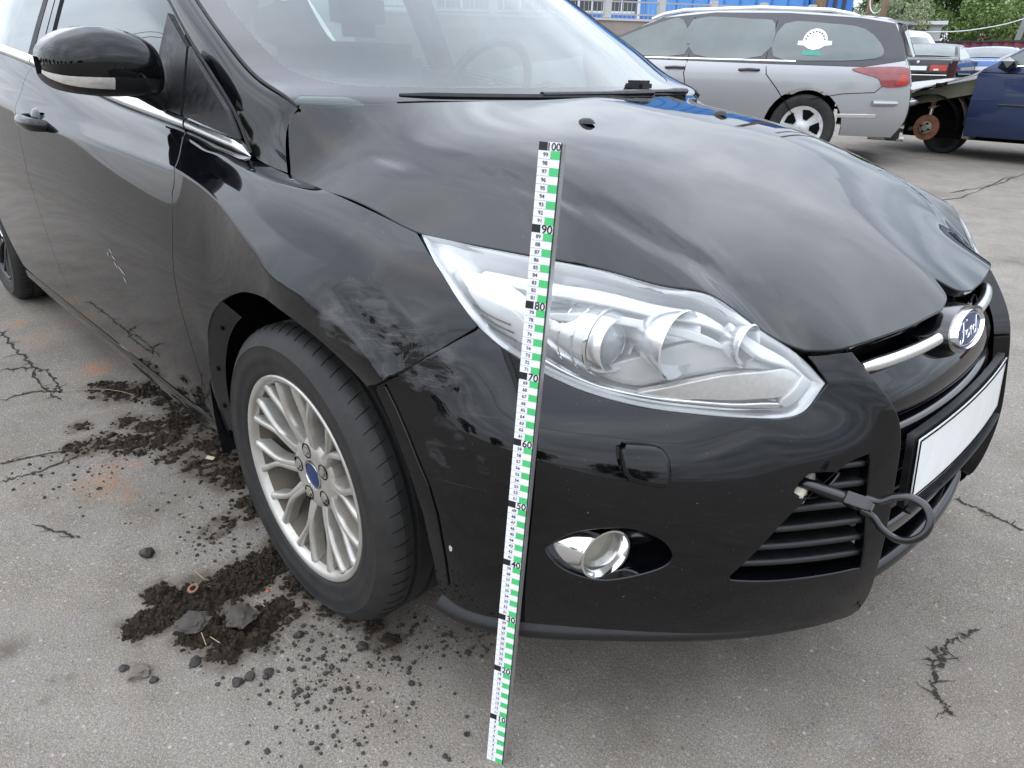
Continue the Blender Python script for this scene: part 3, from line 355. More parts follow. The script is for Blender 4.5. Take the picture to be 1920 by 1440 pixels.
# ------------------------------------------------------------------ where marks lie on the ground (x, y)
SOIL = [(-0.183,-1.179,0.029), (-0.183,-1.138,0.034), (-0.189,-1.097,0.042), (-0.182,-1.054,0.047), (-0.181,-1.001,0.047), (-0.178,-0.946,0.048), (-0.186,-0.89,0.048), (-0.199,-0.835,0.038), (-0.251,-1.114,0.025), (-0.083,-1.067,0.044), (-0.03,-1.034,0.044), (-0.021,-0.979,0.038), (-0.028,-0.939,0.03), (0.001,-1.076,0.027), (0.012,-1.019,0.024), (-0.084,-1.111,0.026), (-0.09,-0.867,0.032), (-0.035,-0.858,0.021), (-0.25,-0.829,0.024), (-1.379,-0.845,0.047), (-1.446,-0.876,0.036), (-1.317,-0.778,0.047), (-1.214,-0.726,0.047), (-1.058,-0.699,0.052), (-0.998,-0.792,0.06), (-0.942,-0.877,0.048), (-0.995,-0.936,0.041), (-1.048,-0.995,0.036), (-1.057,-1.051,0.029), (-0.821,-0.748,0.048), (-0.7,-0.753,0.047), (-0.725,-0.821,0.039), (-0.806,-0.866,0.034), (-0.572,-0.78,0.038), (-0.456,-0.805,0.031), (-0.628,-0.801,0.036), (-1.2,-1.012,0.024), (-1.145,-0.709,0.043), (-1.054,-0.853,0.04), (-0.939,-0.706,0.047), (-1.133,-0.891,0.03), (-0.403,-0.816,0.028), (-0.391,-0.934,0.016), (-0.405,-0.901,0.019), (0.042,-0.864,0.016), (0.102,-0.848,0.016), (0.146,-0.825,0.015), (0.2,-0.822,0.015)]
CHUNKS = [(0.094,-1.097,0.012), (0.098,-1.072,0.012), (-0.01,-1.134,0.013), (0.031,-1.118,0.009), (0.022,-1.112,0.006), (0.111,-1.042,0.01), (0.137,-1.037,0.008), (0.063,-0.951,0.011), (-0.017,-0.913,0.019), (-0.088,-1.104,0.033), (-0.043,-1.022,0.033), (-0.02,-1.208,0.016), (-0.056,-1.222,0.018), (-0.089,-1.24,0.016), (0.156,-1.008,0.01), (0.181,-0.874,0.013), (0.219,-0.98,0.009), (0.132,-0.954,0.011), (0.188,-0.928,0.007), (0.278,-1.036,0.007), (-0.417,-1.082,0.02), (-0.098,-1.156,0.006), (0.063,-0.831,0.009)]
CRACKS = [[(-2.29,-1.011), (-2.188,-1.013), (-2.034,-1.009), (-1.893,-1.004), (-1.796,-1.005), (-1.658,-1.023), (-1.508,-1.018), (-1.44,-1.003)],[(-1.796,-1.005), (-1.707,-0.978), (-1.59,-0.981), (-1.494,-0.989)],[(-1.796,-1.005), (-1.815,-1.03), (-1.847,-1.099)],[(-1.5,-0.979), (-1.561,-1.046), (-1.569,-1.154)],[(-1.004,-1.265), (-0.996,-1.216), (-0.996,-1.157), (-1.008,-1.065)],[(-1.116,-1.243), (-1.097,-1.181), (-1.076,-1.117), (-1.033,-1.058)],[(1.033,0.103), (1.02,0.069), (1.014,0.048), (1.003,0.032), (1.001,-0.002), (1.003,-0.036), (1.009,-0.046), (1.011,-0.074)],[(0.984,-0.014), (0.998,-0.046), (1.0,-0.081), (1.011,-0.102), (1.022,-0.137), (1.037,-0.158), (1.052,-0.169), (1.067,-0.18)],[(0.841,0.608), (0.884,0.598), (0.922,0.6), (0.962,0.588), (1.012,0.58)],[(-0.683,5.713), (-0.576,6.252), (-0.536,6.608), (-0.538,7.597)],[(-0.804,4.918), (-0.557,5.567), (-0.564,7.298)],[(-0.592,-1.18), (-0.64,-1.202), (-0.73,-1.251)]]
RUST = [(-2.335,-0.925,0.049,1), (-2.072,-0.927,0.084,0.4), (-1.64,-0.836,0.051,0.8), (-1.615,-0.879,0.058,0.5), (-0.819,-1.064,0.058,0.7), (-0.854,-0.961,0.028,0.9), (-0.865,-1.015,0.046,0.6), (-0.706,-1.038,0.036,0.4), (-2.199,-0.798,0.067,0.25), (-0.199,-0.903,0.0,0)]
STAIN = [(-0.298,-1.39,0.031,0.9), (-0.152,-1.345,0.012,0.6), (-0.108,-1.369,0.01,0.6), (-0.139,-1.322,0.01,0.6), (0.09,-0.893,0.066,0.45), (0.181,-0.795,0.067,0.5), (0.621,-0.536,0.155,0.45), (0.698,-0.559,0.079,0.3), (0.482,-0.643,0.084,0.35), (-0.671,-0.961,0.129,0.3), (-1.918,-0.755,0.169,0.2), (0.292,-0.699,0.066,0.5), (0.423,-0.627,0.13,0.4), (-0.729,5.583,0.219,0.5), (0.298,3.56,0.098,0.6), (0.766,-0.282,0.13,0.25), (-0.085,-1.143,0.064,0.25)]
GRIT = [(0.123,-0.984,0.115), (0.169,-0.916,0.116), (0.248,-0.893,0.135), (0.267,-0.999,0.155), (0.381,-0.961,0.15), (-0.283,-0.847,0.156), (-0.384,-0.896,0.133), (0.221,-0.797,0.077), (-0.721,-0.942,0.221), (-0.952,-1.108,0.149), (0.012,-1.019,0.13), (0.3,-0.691,0.066)]
STRAW = [((-0.258,-1.032), (-0.217,-1.027)), ((-0.041,-1.103), (-0.002,-1.11)), ((-0.018,-1.095), (0.011,-1.088)), ((-1.492,-0.981), (-1.404,-0.872)), ((-1.404,-0.872), (-1.3,-0.819)), ((-0.059,-0.982), (-0.025,-0.977)), ((0.05,-0.974), (0.084,-0.977))]
MISC = {'ring':(-0.185,-1.062),'red':(-0.071,-0.947),'label':(-0.719,-0.799),'pale':(0.149,-0.797)}
WAG_WHEEL = (-2.437, 6.415); WAG_YAW = 204.0
BLUE_WHEEL = (-1.803, 8.339); BLUE_YAW = 176.0
WHITE_AT = (-1.65, 12.91); WHITE_YAW = 180.0
BMW_AT = (-6.82, 24.37); BMW_YAW = 97.0
FARBLUE_AT = (-6.35, 28.66); FARBLUE_YAW = 98.0
FARDARK_AT = (-7.64, 24.63); FARDARK_YAW = 250.0
VAN_AT = (-10.06, 29.61); VAN_YAW = 320.0
FARDARK2_AT = (-7.99, 30.29); FARDARK2_YAW = 97.0
DOOR_MARKS = [((-0.845, 0.633), (-0.827, 0.623)), ((-0.834, 0.619), (-0.811, 0.611)), ((-0.828, 0.603), (-0.813, 0.588)), ((-0.806, 0.599), (-0.762, 0.58)), ((-0.856, 0.623), (-0.865, 0.61)), ((-0.782, 0.573), (-0.766, 0.56))]
# ------------------------------------------------------------------ materials
def newmat(name):
    m = bpy.data.materials.new(name); m.use_nodes = True; t = m.node_tree; t.nodes.clear()
    o = t.nodes.new('ShaderNodeOutputMaterial'); b = t.nodes.new('ShaderNodeBsdfPrincipled'); t.links.new(b.outputs[0], o.inputs[0])
    return m, t, b, o
def nd(t, typ, **k):
    n = t.nodes.new(typ)
    for a, b in k.items():
        if a.startswith('i_'):
            key = a[2:]; key = int(key) if key.isdigit() else key.replace('_', ' ')
            n.inputs[key].default_value = b
        else: setattr(n, a, b)
    return n
def ramp(t, src, p0, c0, p1, c1, mid=None):
    r = t.nodes.new('ShaderNodeValToRGB'); e = r.color_ramp.elements
    e[0].position, e[1].position = p0, p1
    f = lambda c: (c, c, c, 1) if not isinstance(c, tuple) else (*c, 1)
    e[0].color, e[1].color = f(c0), f(c1)
    if mid: q = e.new(mid[0]); q.color = f(mid[1])
    t.links.new(src, r.inputs[0]); return r.outputs[0]
def mixc(t, fac, a, b, mode='MIX'):
    n = t.nodes.new('ShaderNodeMix'); n.data_type = 'RGBA'; n.blend_type = mode
    for s, i in ((fac, 0), (a, 6), (b, 7)):
        if isinstance(s, (int, float)): n.inputs[i].default_value = s
        elif isinstance(s, tuple): n.inputs[i].default_value = (*s, 1)
        else: t.links.new(s, n.inputs[i])
    return n.outputs[2]
def mth(t, op, a, b=None, clamp=False):
    n = t.nodes.new('ShaderNodeMath'); n.operation = op; n.use_clamp = clamp
    for i, s in enumerate((a, b)):
        if s is None: continue
        if isinstance(s, (int, float)): n.inputs[i].default_value = s
        else: t.links.new(s, n.inputs[i])
    return n.outputs[0]
def coords(t, scale=(1, 1, 1), loc=(0, 0, 0), rot=(0, 0, 0), geo=False):
    if geo: c = nd(t, 'ShaderNodeNewGeometry').outputs['Position']
    else: c = nd(t, 'ShaderNodeTexCoord').outputs['Object']
    mp = nd(t, 'ShaderNodeMapping'); mp.inputs['Location'].default_value = loc; mp.inputs['Rotation'].default_value = rot; mp.inputs['Scale'].default_value = scale
    t.links.new(c, mp.inputs[0]); return mp.outputs[0]
def noise(t, v, scale, detail=4, rough=.5, dist=0):
    n = nd(t, 'ShaderNodeTexNoise'); n.inputs['Scale'].default_value = scale; n.inputs['Detail'].default_value = detail; n.inputs['Roughness'].default_value = rough; n.inputs['Distortion'].default_value = dist
    t.links.new(v, n.inputs['Vector']); return n.outputs[0]
def bump(t, b, h, strength=.3, dist=.01):
    n = nd(t, 'ShaderNodeBump'); n.inputs['Strength'].default_value = strength; n.inputs['Distance'].default_value = dist
    t.links.new(h, n.inputs['Height']); t.links.new(n.outputs[0], b.inputs['Normal']); return n
def simple(name, col, rough=.5, metal=0.0, coat=0.0, var=.12, scale=30, spec=.5, bumps=0.0, emis=None):
    m, t, b, o = newmat(name)
    v = coords(t); n = noise(t, v, scale, 5)
    lo = tuple(c*(1-var) for c in col); hi = tuple(min(1, c*(1+var)) for c in col)
    t.links.new(ramp(t, n, .3, lo, .7, hi), b.inputs['Base Color'])
    t.links.new(ramp(t, n, .3, max(0, rough*(1-var)), .7, min(1, rough*(1+var))), b.inputs['Roughness'])
    b.inputs['Metallic'].default_value = metal; b.inputs['Coat Weight'].default_value = coat; b.inputs['Coat Roughness'].default_value = .04; b.inputs['Specular IOR Level'].default_value = spec
    if bumps: bump(t, b, noise(t, v, scale*6, 3), bumps, .002)
    return m
def paint(name, col, scuff=False, dust=.06, flake=0.0):
    """clear-coated car paint with a film of road dust; the scuffed kind carries the collision marks"""
    m, t, b, o = newmat(name)
    v = coords(t, geo=True) if scuff else coords(t)
    n1 = noise(t, v, 3.0, 6, .6); n2 = noise(t, v, 90, 3, .6)
    d = mth(t, 'MULTIPLY', ramp(t, n1, .35, .25, .75, 1.0), ramp(t, n2, .35, .5, .7, 1.0))
    d = mth(t, 'MULTIPLY', d, dust)
    base = mixc(t, d, col, (.30, .27, .23))
    sp = ramp(t, noise(t, v, 260, 2, .5), .74, 0.0, .79, 1.0); sp = mth(t, 'MULTIPLY', sp, .25)
    base = mixc(t, sp, base, (.45, .42, .38))
    rough = mth(t, 'ADD', mth(t, 'MULTIPLY', d, 1.4), .34)
    coat = mth(t, 'SUBTRACT', 1.0, mth(t, 'MULTIPLY', d, 1.5), True)
    crough = mth(t, 'ADD', mth(t, 'MULTIPLY', d, .5), .03)
    if scuff:
        sep = nd(t, 'ShaderNodeSeparateXYZ'); t.links.new(v, sep.inputs[0])
        def blob(c, r):
            k = None
            for i in range(3):
                q = mth(t, 'POWER', mth(t, 'ABSOLUTE', mth(t, 'DIVIDE', mth(t, 'SUBTRACT', sep.outputs[i], c[i]), r[i])), 2.0)
                k = q if k is None else mth(t, 'ADD', k, q)
            return mth(t, 'SUBTRACT', 1.0, k, True)
        m1 = mth(t, 'MAXIMUM', blob((.265, -.86, .705), (.115, .2, .052)), mth(t, 'MAXIMUM', blob((.36, -.83, .655), (.065, .2, .042)), mth(t, 'MULTIPLY', blob((.42, -.83, .55), (.09, .2, .15)), .27)))
        soft = noise(t, coords(t, (1, 1, 2.2), geo=True, rot=(0, .6, 0)), 19, 5, .55, .25)
        st = noise(t, coords(t, (3, 3, 26), geo=True, rot=(0, .55, 0)), 6, 4, .6, .1)
        hair = noise(t, coords(t, (6, 6, 90), geo=True, rot=(0, -.25, 0)), 3, 3, .6, .0)
        edge = ramp(t, mth(t, 'ADD', m1, mth(t, 'MULTIPLY', mth(t, 'SUBTRACT', soft, .5), .9)), .25, 0.0, .55, 1.0)
        s = mth(t, 'MULTIPLY', edge, mth(t, 'ADD', ramp(t, soft, .47, .05, .56, .50), mth(t, 'ADD', ramp(t, st, .54, 0.0, .66, .35), ramp(t, hair, .62, 0.0, .66, .40)), True))
        s = mth(t, 'MULTIPLY', s, .58)
        wv = noise(t, coords(t, (1.2, 1.2, 120), geo=True, rot=(0, .08, 0)), 2.0, 2, .4)
        s2 = mth(t, 'MULTIPLY', blob((.42, -.82, .56), (.10, .3, .10)), ramp(t, wv, .70, 0.0, .73, .30))
        s = mth(t, 'MAXIMUM', s, s2)
        base = mixc(t, s, base, (.17, .17, .17)); rough = mth(t, 'ADD', rough, mth(t, 'MULTIPLY', s, .5), True)
        coat = mth(t, 'SUBTRACT', coat, mth(t, 'MULTIPLY', s, 1.5), True)
        den = mth(t, 'MULTIPLY', ramp(t, m1, .0, 0.0, .6, 1.0), noise(t, coords(t, (1, 1, 1), geo=True), 12, 2, .4, .3))
        bn = bump(t, b, den, .25, .01); t.links.new(bn.outputs[0], b.inputs['Coat Normal'])
    t.links.new(base, b.inputs['Base Color']); t.links.new(rough, b.inputs['Roughness']); t.links.new(coat, b.inputs['Coat Weight']); t.links.new(crough, b.inputs['Coat Roughness'])
    b.inputs['Metallic'].default_value = flake; b.inputs['Specular IOR Level'].default_value = .0 if not flake else .3; b.inputs['Coat IOR'].default_value = 1.47
    return m
def pane(name, tint, rough=0.0, haze=0.0):
    """thin sheet of glass: clear with a sky reflection that grows towards grazing angles"""
    m, t, b, o = newmat(name); t.nodes.remove(b)
    lw = nd(t, 'ShaderNodeLayerWeight'); lw.inputs[0].default_value = .5
    f = mth(t, 'ADD', mth(t, 'MULTIPLY', mth(t, 'POWER', lw.outputs['Facing'], 3.6), .92), .065)
    tr = nd(t, 'ShaderNodeBsdfTransparent'); tr.inputs[0].default_value = (*tint, 1)
    gl = nd(t, 'ShaderNodeBsdfGlossy'); gl.inputs['Roughness'].default_value = rough; gl.inputs[0].default_value = (.94, .98, .97, 1)
    mx = nd(t, 'ShaderNodeMixShader'); t.links.new(f, mx.inputs[0]); t.links.new(tr.outputs[0], mx.inputs[1]); t.links.new(gl.outputs[0], mx.inputs[2])
    if haze:   # pale film painting in milky glare on the lamp lens, dust on the windscreen
        df = nd(t, 'ShaderNodeBsdfDiffuse'); df.inputs[0].default_value = (.85, .86, .87, 1); m2 = nd(t, 'ShaderNodeMixShader'); t.links.new(mth(t, 'MULTIPLY', ramp(t, noise(t, coords(t), 9, 3), .3, .5, .7, 1.4), haze), m2.inputs[0]); t.links.new(mx.outputs[0], m2.inputs[1]); t.links.new(df.outputs[0], m2.inputs[2]); mx = m2
    t.links.new(mx.outputs[0], o.inputs[0]); return m
M = {}
M['paint'] = paint('black_paint', (.0010, .0013, .0022), dust=.009)
M['paint_scuff'] = paint('black_paint_scuffed', (.0010, .0013, .0022), scuff=True, dust=.009)
M['plastic'] = simple('black_plastic', (.008, .008, .009), .45, var=.2, scale=60)
M['plastic_gloss'] = simple('gloss_black_plastic', (.003, .003, .004), .16, coat=.5)
M['rubber'] = simple('black_rubber', (.006, .006, .006), .65)
M['dark'] = simple('dark_inside', (.003, .003, .003), .9, spec=.1)
M['chrome'] = simple('chrome', (.80, .81, .82), .10, 1.0, var=.05)
M['satin'] = simple('satin_chrome_trim', (.74, .74, .73), .28, 1.0, var=.06)
M['reflector'] = simple('lamp_reflector', (.88, .89, .90), .20, .8, var=.04, scale=12)
M['lamp_trim'] = simple('lamp_silver_trim', (.74, .75, .76), .30, .45, var=.05)
M['lamp_white'] = simple('lamp_pale_plastic', (.72, .73, .73), .35, .15, var=.05)
M['lens'] = pane('clear_lens', (.92, .93, .93), haze=.15)
M['glass'] = pane('window_glass', (.48, .60, .57), haze=.012)
M['sideglass'] = pane('side_window_glass', (.30, .34, .33))
def alloy():
    m, t, b, o = newmat('alloy_wheel'); v = coords(t); n = noise(t, v, 9, 6, .6); n2 = noise(t, v, 120, 3)
    c = mixc(t, ramp(t, n, .36, 0.0, .74, .65), (.56, .545, .51), (.24, .20, .14)); t.links.new(c, b.inputs['Base Color'])
    t.links.new(ramp(t, n2, .3, .30, .7, .46), b.inputs['Roughness']); b.inputs['Metallic'].default_value = .55; b.inputs['Coat Weight'].default_value = .3; b.inputs['Coat Roughness'].default_value = .2
    return m
M['alloy'] = alloy()
M['alloy_inner'] = simple('dusty_alloy_barrel', (.11, .095, .07), .7, .15, var=.35, scale=8)
def tyre_mat():
    m, t, b, o = newmat('tyre_rubber'); v = coords(t); n = noise(t, v, 14, 6, .65); n2 = noise(t, v, 160, 3)
    c = mixc(t, ramp(t, n, .4, 0.0, .8, .5), (.009, .009, .009), (.045, .040, .033)); t.links.new(c, b.inputs['Base Color']); b.inputs['Roughness'].default_value = .62
    bump(t, b, n2, .25, .002); return m
M['tyre'] = tyre_mat()
M['disc'] = simple('brake_disc_metal', (.22, .17, .13), .4, .8, var=.3, scale=20)
M['badge_blue'] = simple('badge_blue', (.012, .028, .10), .35, coat=.15, spec=.3)
M['white_plate'] = simple('white_plate', (.78, .79, .77), .3, var=.04, coat=.4)
M['amber'] = simple('indicator_lens', (.72, .69, .65), .16, .35, coat=.8, var=.10, scale=120)
M['bolt'] = simple('steel_bolt', (.45, .43, .38), .4, .8, var=.25, scale=80)
M['rust'] = simple('rust', (.20, .085, .045), .8, var=.4, scale=25)
M['tow'] = simple('tow_hook_black', (.005, .005, .006), .22, .3, coat=.6)
M['foam'] = simple('pale_foam', (.45, .42, .34), .8)
M['seat'] = simple('grey_seat_cloth', (.06, .06, .065), .9, var=.3, scale=60)
# ------------------------------------------------------------------ the black hatchback
car = empty('hatchback_car')
tag(car, 'black hatchback with scuffed front wing and bumper filling the foreground', 'car')
hx = np.linspace(-.26, .90, 21); hy = -np.linspace(0, .80, 33)[::-1]
HZ = np.array(HOOD_Z)/1000
HG = np.stack([*np.meshgrid(hx, hy, indexing='ij'), HZ], 2); HG = np.concatenate([HG, (HG*[1, -1, 1])[:, -2::-1]], 1)
HOODS = Surface(HG); SIDES = Surface(SIDE_G, crease_rows=(2, 3)); BUMPS = Surface(BUMP_G)
P_, PS = M['paint'], M['paint_scuff']
panel('hood', HOODS, outline(HOOD_OUT), (), P_, car, step=.02)
def dent(P):
    """crushed metal above the arch: shallow dents with folded ridges between them"""
    x, z = P[:, 0], P[:, 2]; g = lambda cx, cz, a, b, t: np.exp(-(((x-cx)*math.cos(t)+(z-cz)*math.sin(t))/a)**2-((-(x-cx)*math.sin(t)+(z-cz)*math.cos(t))/b)**2)*(P[:, 1] < -.5)
    return -.013*g(.235, .715, .055, .022, -.5)-.010*g(.30, .675, .040, .020, -.7)+.005*g(.27, .712, .05, .007, -.75)-.006*g(.20, .735, .03, .012, -.3)-.007*g(.365, .655, .035, .018, -.6)+.003*g(.34, .675, .03, .006, -.2)
tag(panel('fender', SIDES, outline(FENDER), (), PS, car, step=.010, flange=.02, dispf=dent), 'black front wing with grey scrape marks above the wheel arch')
fl = panel('fender', SIDES, outline(FENDER), (), P_, car, step=.03, flange=.02); mirror(fl); bpy.data.objects.remove(fl)
for nm, dat in (('front_door', FDOOR), ('rear_door', RDOOR)):
    d = panel(nm, SIDES, outline(dat), (), P_, car, step=.022); mirror(d)
# sill under the doors
g = np.array(SIDE_G); cols = [i for i in range(g.shape[1]) if -2.4 < g[0, i, 0] < -.33]
xs = [-.405]+[g[0, i, 0] for i in cols if g[0, i, 0] < -.42 and g[0, i, 0] > -2.2]+[-2.27]
pr = [(-.867, .278), (-.868, .262), (-.862, .235), (-.850, .212), (-.842, .203), (-.828, .198), (-.80, .205), (-.74, .21)]
sg = np.array([[(x, y, z) for x in xs] for y, z in pr]); mirror(sheet('sill_panel', sg, P_, car, nu=2, nv=2))
# bumper corners with their openings
hol = [outline([crom(B_TRI, 1, False)+[B_TRI[0]]], 3), np.array(crom(B_FOGH, 5, True)), np.array(crom(B_TOWH, 4, True))]
bo = panel('front_bumper', BUMPS, outline(BUMPER), hol, PS, car, step=.012, flange=.03, hole_flange=.022, dispf=dent)
panel('arch_lip', BUMPS, outline(ARCH_LIP), (), PS, car, step=.012, flange=.004, gap=0, lift=.0035, er=.002)
tag(bo, 'black bumper corner with pale scratches beside the wheel arch')
bl = panel('front_bumper', BUMPS, outline(BUMPER), hol[:2], P_, car, step=.03, flange=.03); mirror(bl); bpy.data.objects.remove(bl)
# dark linings behind the panels
panel('hood_lining', HOODS, outline(HOOD_OUT), (), M['dark'], car, step=.05, flange=0, gap=.025, lift=-.03)
bg = np.array(BUMP_G)[1:6, 3:9].copy(); bg[:, :, 0] -= .085; bg[:, :, 1] += .04; bg[-1, :, 2] -= .03; mirror(sheet('bumper_lining', bg, M['dark'], car, nu=2, nv=2))
def well(cx, name, r=.402):
    a = np.radians(np.linspace(-15, 195, 28)); ys = [-.878, -.86, -.70, -.50, -.44]
    k = [0, .006, .012, .012, -.06]
    G = np.array([[(cx+(r+d)*math.cos(t), max(y, -.80-.078*min(1, max(0, (t-.75)/.5))), .314+(r+d)*math.sin(t)) for t in a] for y, d in zip(ys, k)])
    G2 = np.concatenate([G, np.array([[(cx+.05*math.cos(t), -.44, .314+.05*math.sin(t)) for t in a]])])
    V = G2.reshape(-1, 3); n = len(a); F = [(i*n+j, i*n+j+1, (i+1)*n+j+1, (i+1)*n+j) for i in range(len(G2)-1) for j in range(n-1)]
    o = mesh(name, V, F, M['plastic'], car); mirror(o); return o
well(0, 'wheel_arch_liner'); well(-2.648, 'wheel_arch_liner')
# inner lip of the front arch (black edge with clips)
a = np.radians(np.linspace(120, 186, 14)); G = np.array([[(.384*math.cos(t), -.898+.033*(t-2.1)**2*.9, .314+.384*math.sin(t)) for t in a], [(.345*math.cos(t), -.872+.02*(t-2.1)**2*.7, .314+.345*math.sin(t)) for t in a]])
ff = sheet('arch_flap', G, M['rubber'], car, nu=2, nv=1); 
for t in (2.35, 2.75, 3.05):
    MB().lathe([(.0001, -.003), (.006, -.002), (.006, .002)], 10, c=(.362*math.cos(t), -.884+.02*(t-2.1)**2, .314+.362*math.sin(t))).build('clip', M['dark'], car)
# engine bay and floor block
mb = MB(); mb.box((-.2, -.45, .2), (.70, .45, .62)); mb.box((-3.2, -.72, .17), (-.3, .72, .24)); mb.box((-2.2, -.70, .2), (-.46, .70, .5)); mb.build('underbody', M['dark'], car, False)
# ---------------------------------------------------------------- wheels
def build_wheel(parent, loc, steer=0.0, flip=False, alloy='alloy'):
    w = empty('wheel', loc, parent, steer+(PI if flip else 0))
    mb = MB(); pr = [(.2165, -.090), (.222, -.0985), (.232, -.1035), (.245, -.1035), (.249, -.1065), (.262, -.1085), (.276, -.1075), (.280, -.1095), (.284, -.107), (.296, -.099), (.306, -.0905), (.3115, -.081), (.3145, -.070)]
    tr = []
    for y0, y1 in ((-.070, -.052), (-.040, -.006), (.006, .040), (.052, .070)): tr += [(.3145+.0012*(1-abs(y0)/.07), y0), (.3145+.0012*(1-abs(y1)/.07), y1), (.3075, y1+.0012), (.3075, y1+.0108)]
    tr = tr[:-2]
    mb.lathe(pr+tr+[(r, -y) for r, y in pr[::-1]], 96)
    # sipes on the shoulders
    mb.build('tyre', M['tyre'], w, sharp=50)
    sp = MB()
    for k in range(64):
        t = 2*PI*k/64; R = Matrix.Rotation(-t, 3, 'Y')
        for sg in (-1, 1): sp.tube([tuple(R @ Vector((r, sg*y, (.0905-y)*.35))) for r, y in ((.3060, .0912), (.3092, .0858), (.3121, .0795), (.3145, .0705), (.3155, .058))], [.0003, .0007, .0008, .0008, .0005], 4)
    tag(sp.build('tread_groove', M['dark'], w, False), kind='stuff')
    rb = MB(); rb.lathe([(.205, .095), (.190, .06), (.178, .0), (.186, -.045), (.196, -.072), (.2015, -.083)], 72); rb.build('barrel', M['alloy_inner' if alloy == 'alloy' else alloy], w)
    rl = MB(); rl.lathe([(.1965, -.070), (.2015, -.082), (.2035, -.0905), (.207, -.0965), (.2115, -.100), (.217, -.1005), (.2195, -.0985), (.2200, -.094), (.2170, -.089)], 72); rl.build('rim', M[alloy], w)
    hb = MB(); hb.lathe([(.029, -.0655), (.033, -.0705), (.052, -.0715), (.070, -.0695), (.079, -.062), (.083, -.045), (.080, -.01)], 60); hb.build('hub', M[alloy], w)
    # ten spokes that fork towards the rim
    def beam(mb, pts, w0):
        """pts: (radius, angle, y face, half width)"""
        k0 = len(mb.V); sec = []
        for i, (r, a, y, h) in enumerate(pts):
            c = Vector((r*math.cos(a), y, r*math.sin(a))); tn = Vector((-math.sin(a), 0, math.cos(a)))
            if i < len(pts)-1: q = pts[i+1]
            else: q = pts[i]; 
            p0 = pts[i-1] if i else pts[i]
            dr = Vector((q[0]*math.cos(q[1]), 0, q[0]*math.sin(q[1])))-Vector((p0[0]*math.cos(p0[1]), 0, p0[0]*math.sin(p0[1]))); dr.normalize(); tn = Vector((-dr.z, 0, dr.x))
            for s, dy in ((-1.12, .030), (-1.05, .010), (-.90, .0012), (-.45, -.0008), (.45, -.0008), (.90, .0012), (1.05, .010), (1.12, .030)): mb.V.append(tuple(c+tn*h*s+Vector((0, dy, 0))))
        n = 8
        for i in range(len(pts)-1):
            for j in range(n-1):
                q = k0+i*n; mb.F.append((q+j, q+j+1, q+n+j+1, q+n+j)); mb.M.append(0)
            mb.F.append((k0+i*n+n-1, k0+i*n, k0+(i+1)*n, k0+(i+1)*n+n-1)); mb.M.append(0)
        mb.F.append(tuple(k0+j for j in range(n))); mb.F.append(tuple(k0+(len(pts)-1)*n+j for j in range(n))); mb.M += [0, 0]
    sm = None
    for k in range(10):
        if sm is None:
            s = MB()
            for sg in (-1, 1):
                beam(s, [(.060, sg*.085, -.0665, .0095), (.080, sg*.060, -.0725, .0078), (.100, sg*.040, -.077, .0070), (.122, sg*.030, -.081, .0066), (.140, sg*.046, -.084, .0062), (.158, sg*.084, -.0872, .0060), (.178, sg*.122, -.0902, .0062), (.194, sg*.142, -.0925, .0072), (.2035, sg*.152, -.093, .0092)], 0)
            so = s.build('spoke', M[alloy], w, sharp=50); sm = so.data
        else:
            so = bpy.data.objects.new('spoke', sm); COL.objects.link(so); so.parent = w
        so.rotation_euler = (0, -(2*PI*k/10+.16), 0)
    cap = MB(); cap.lathe([(.0001, -.0725), (.016, -.0722), (.0255, -.0708), (.0265, -.069)], 40); cap.build('centre_cap', M['badge_blue'], w)
    rg = MB(); rg.lathe([(.0262, -.069), (.0272, -.0725), (.0285, -.0725), (.029, -.069)], 40); rg.build('cap_ring', M['chrome'], w)
    for k in range(5):
        t = 2*PI*k/5+.55; c = (.054*math.cos(t), 0, .054*math.sin(t))
        h = MB(); h.lathe([(.0165, -.0722), (.0145, -.0726), (.0135, -.060), (.0001, -.0595)], 20, c=c); h.build('bolt_hole', M['dark'], w)
        b = MB(); hexa = [(.0098*math.cos(PI*j/3+.2), .0098*math.sin(PI*j/3+.2)) for j in range(6)]
        b.prism(hexa, -.056, -.0755, lambda p, q, hh: (c[0]+p, hh, c[2]+q)); b.build('lug_bolt', M['bolt'], w, bevel=.0012, smooth=False)
    bd = MB(); bd.lathe([(.06, -.012), (.138, -.012), (.139, -.010), (.139, .012), (.138, .014), (.05, .014)], 60); bd.build('brake_disc', M['disc'], w)
    bc = MB(); bc.box((.075, -.045, -.07), (.155, .04, .08)); bc.build('brake_caliper', M['rust'], w, bevel=.01, smooth=False)
    return w
build_wheel(car, (0, -.777, .314), math.radians(0))
build_wheel(car, (0, .777, .314), 0, True)
build_wheel(car, (-2.74, -.772, .358), alloy='plastic'); build_wheel(car, (-2.74, .772, .358), 0, True, alloy='plastic')
# pale scratches on the front door, a chip on the bumper edge
def mark(p, q, w, name='scratch'):
    p, q = Vector(p), Vector(q); d = (q-p).normalized(); s_ = d.cross(Vector((0, -1, 0))).normalized()*w; o_ = Vector((0, -.0012, 0))
    MB().add([p+o_-s_*.2, p+o_+s_*.2, (p+q)/2+o_+s_, q+o_+s_*.3, q+o_-s_*.3, (p+q)/2+o_-s_], [(0, 1, 2, 3, 4, 5)]).build(name, M['scratch'], car, False, fix=False)
M['scratch'] = simple('bare_scratch', (.42, .42, .42), .7)
def sidept(x, z):
    u = float(np.interp(-x, -np.array(SIDE_G)[0, :, 0], range(np.array(SIDE_G).shape[1]))); vv = np.linspace(0, 8, 400); P = SIDES.ev(np.full(400, u), vv); return P[np.argmin(abs(P[:, 2]-z))]
for (x0, z0), (x1, z1) in DOOR_MARKS: mark(sidept(x0, z0), sidept(x1, z1), .0022)
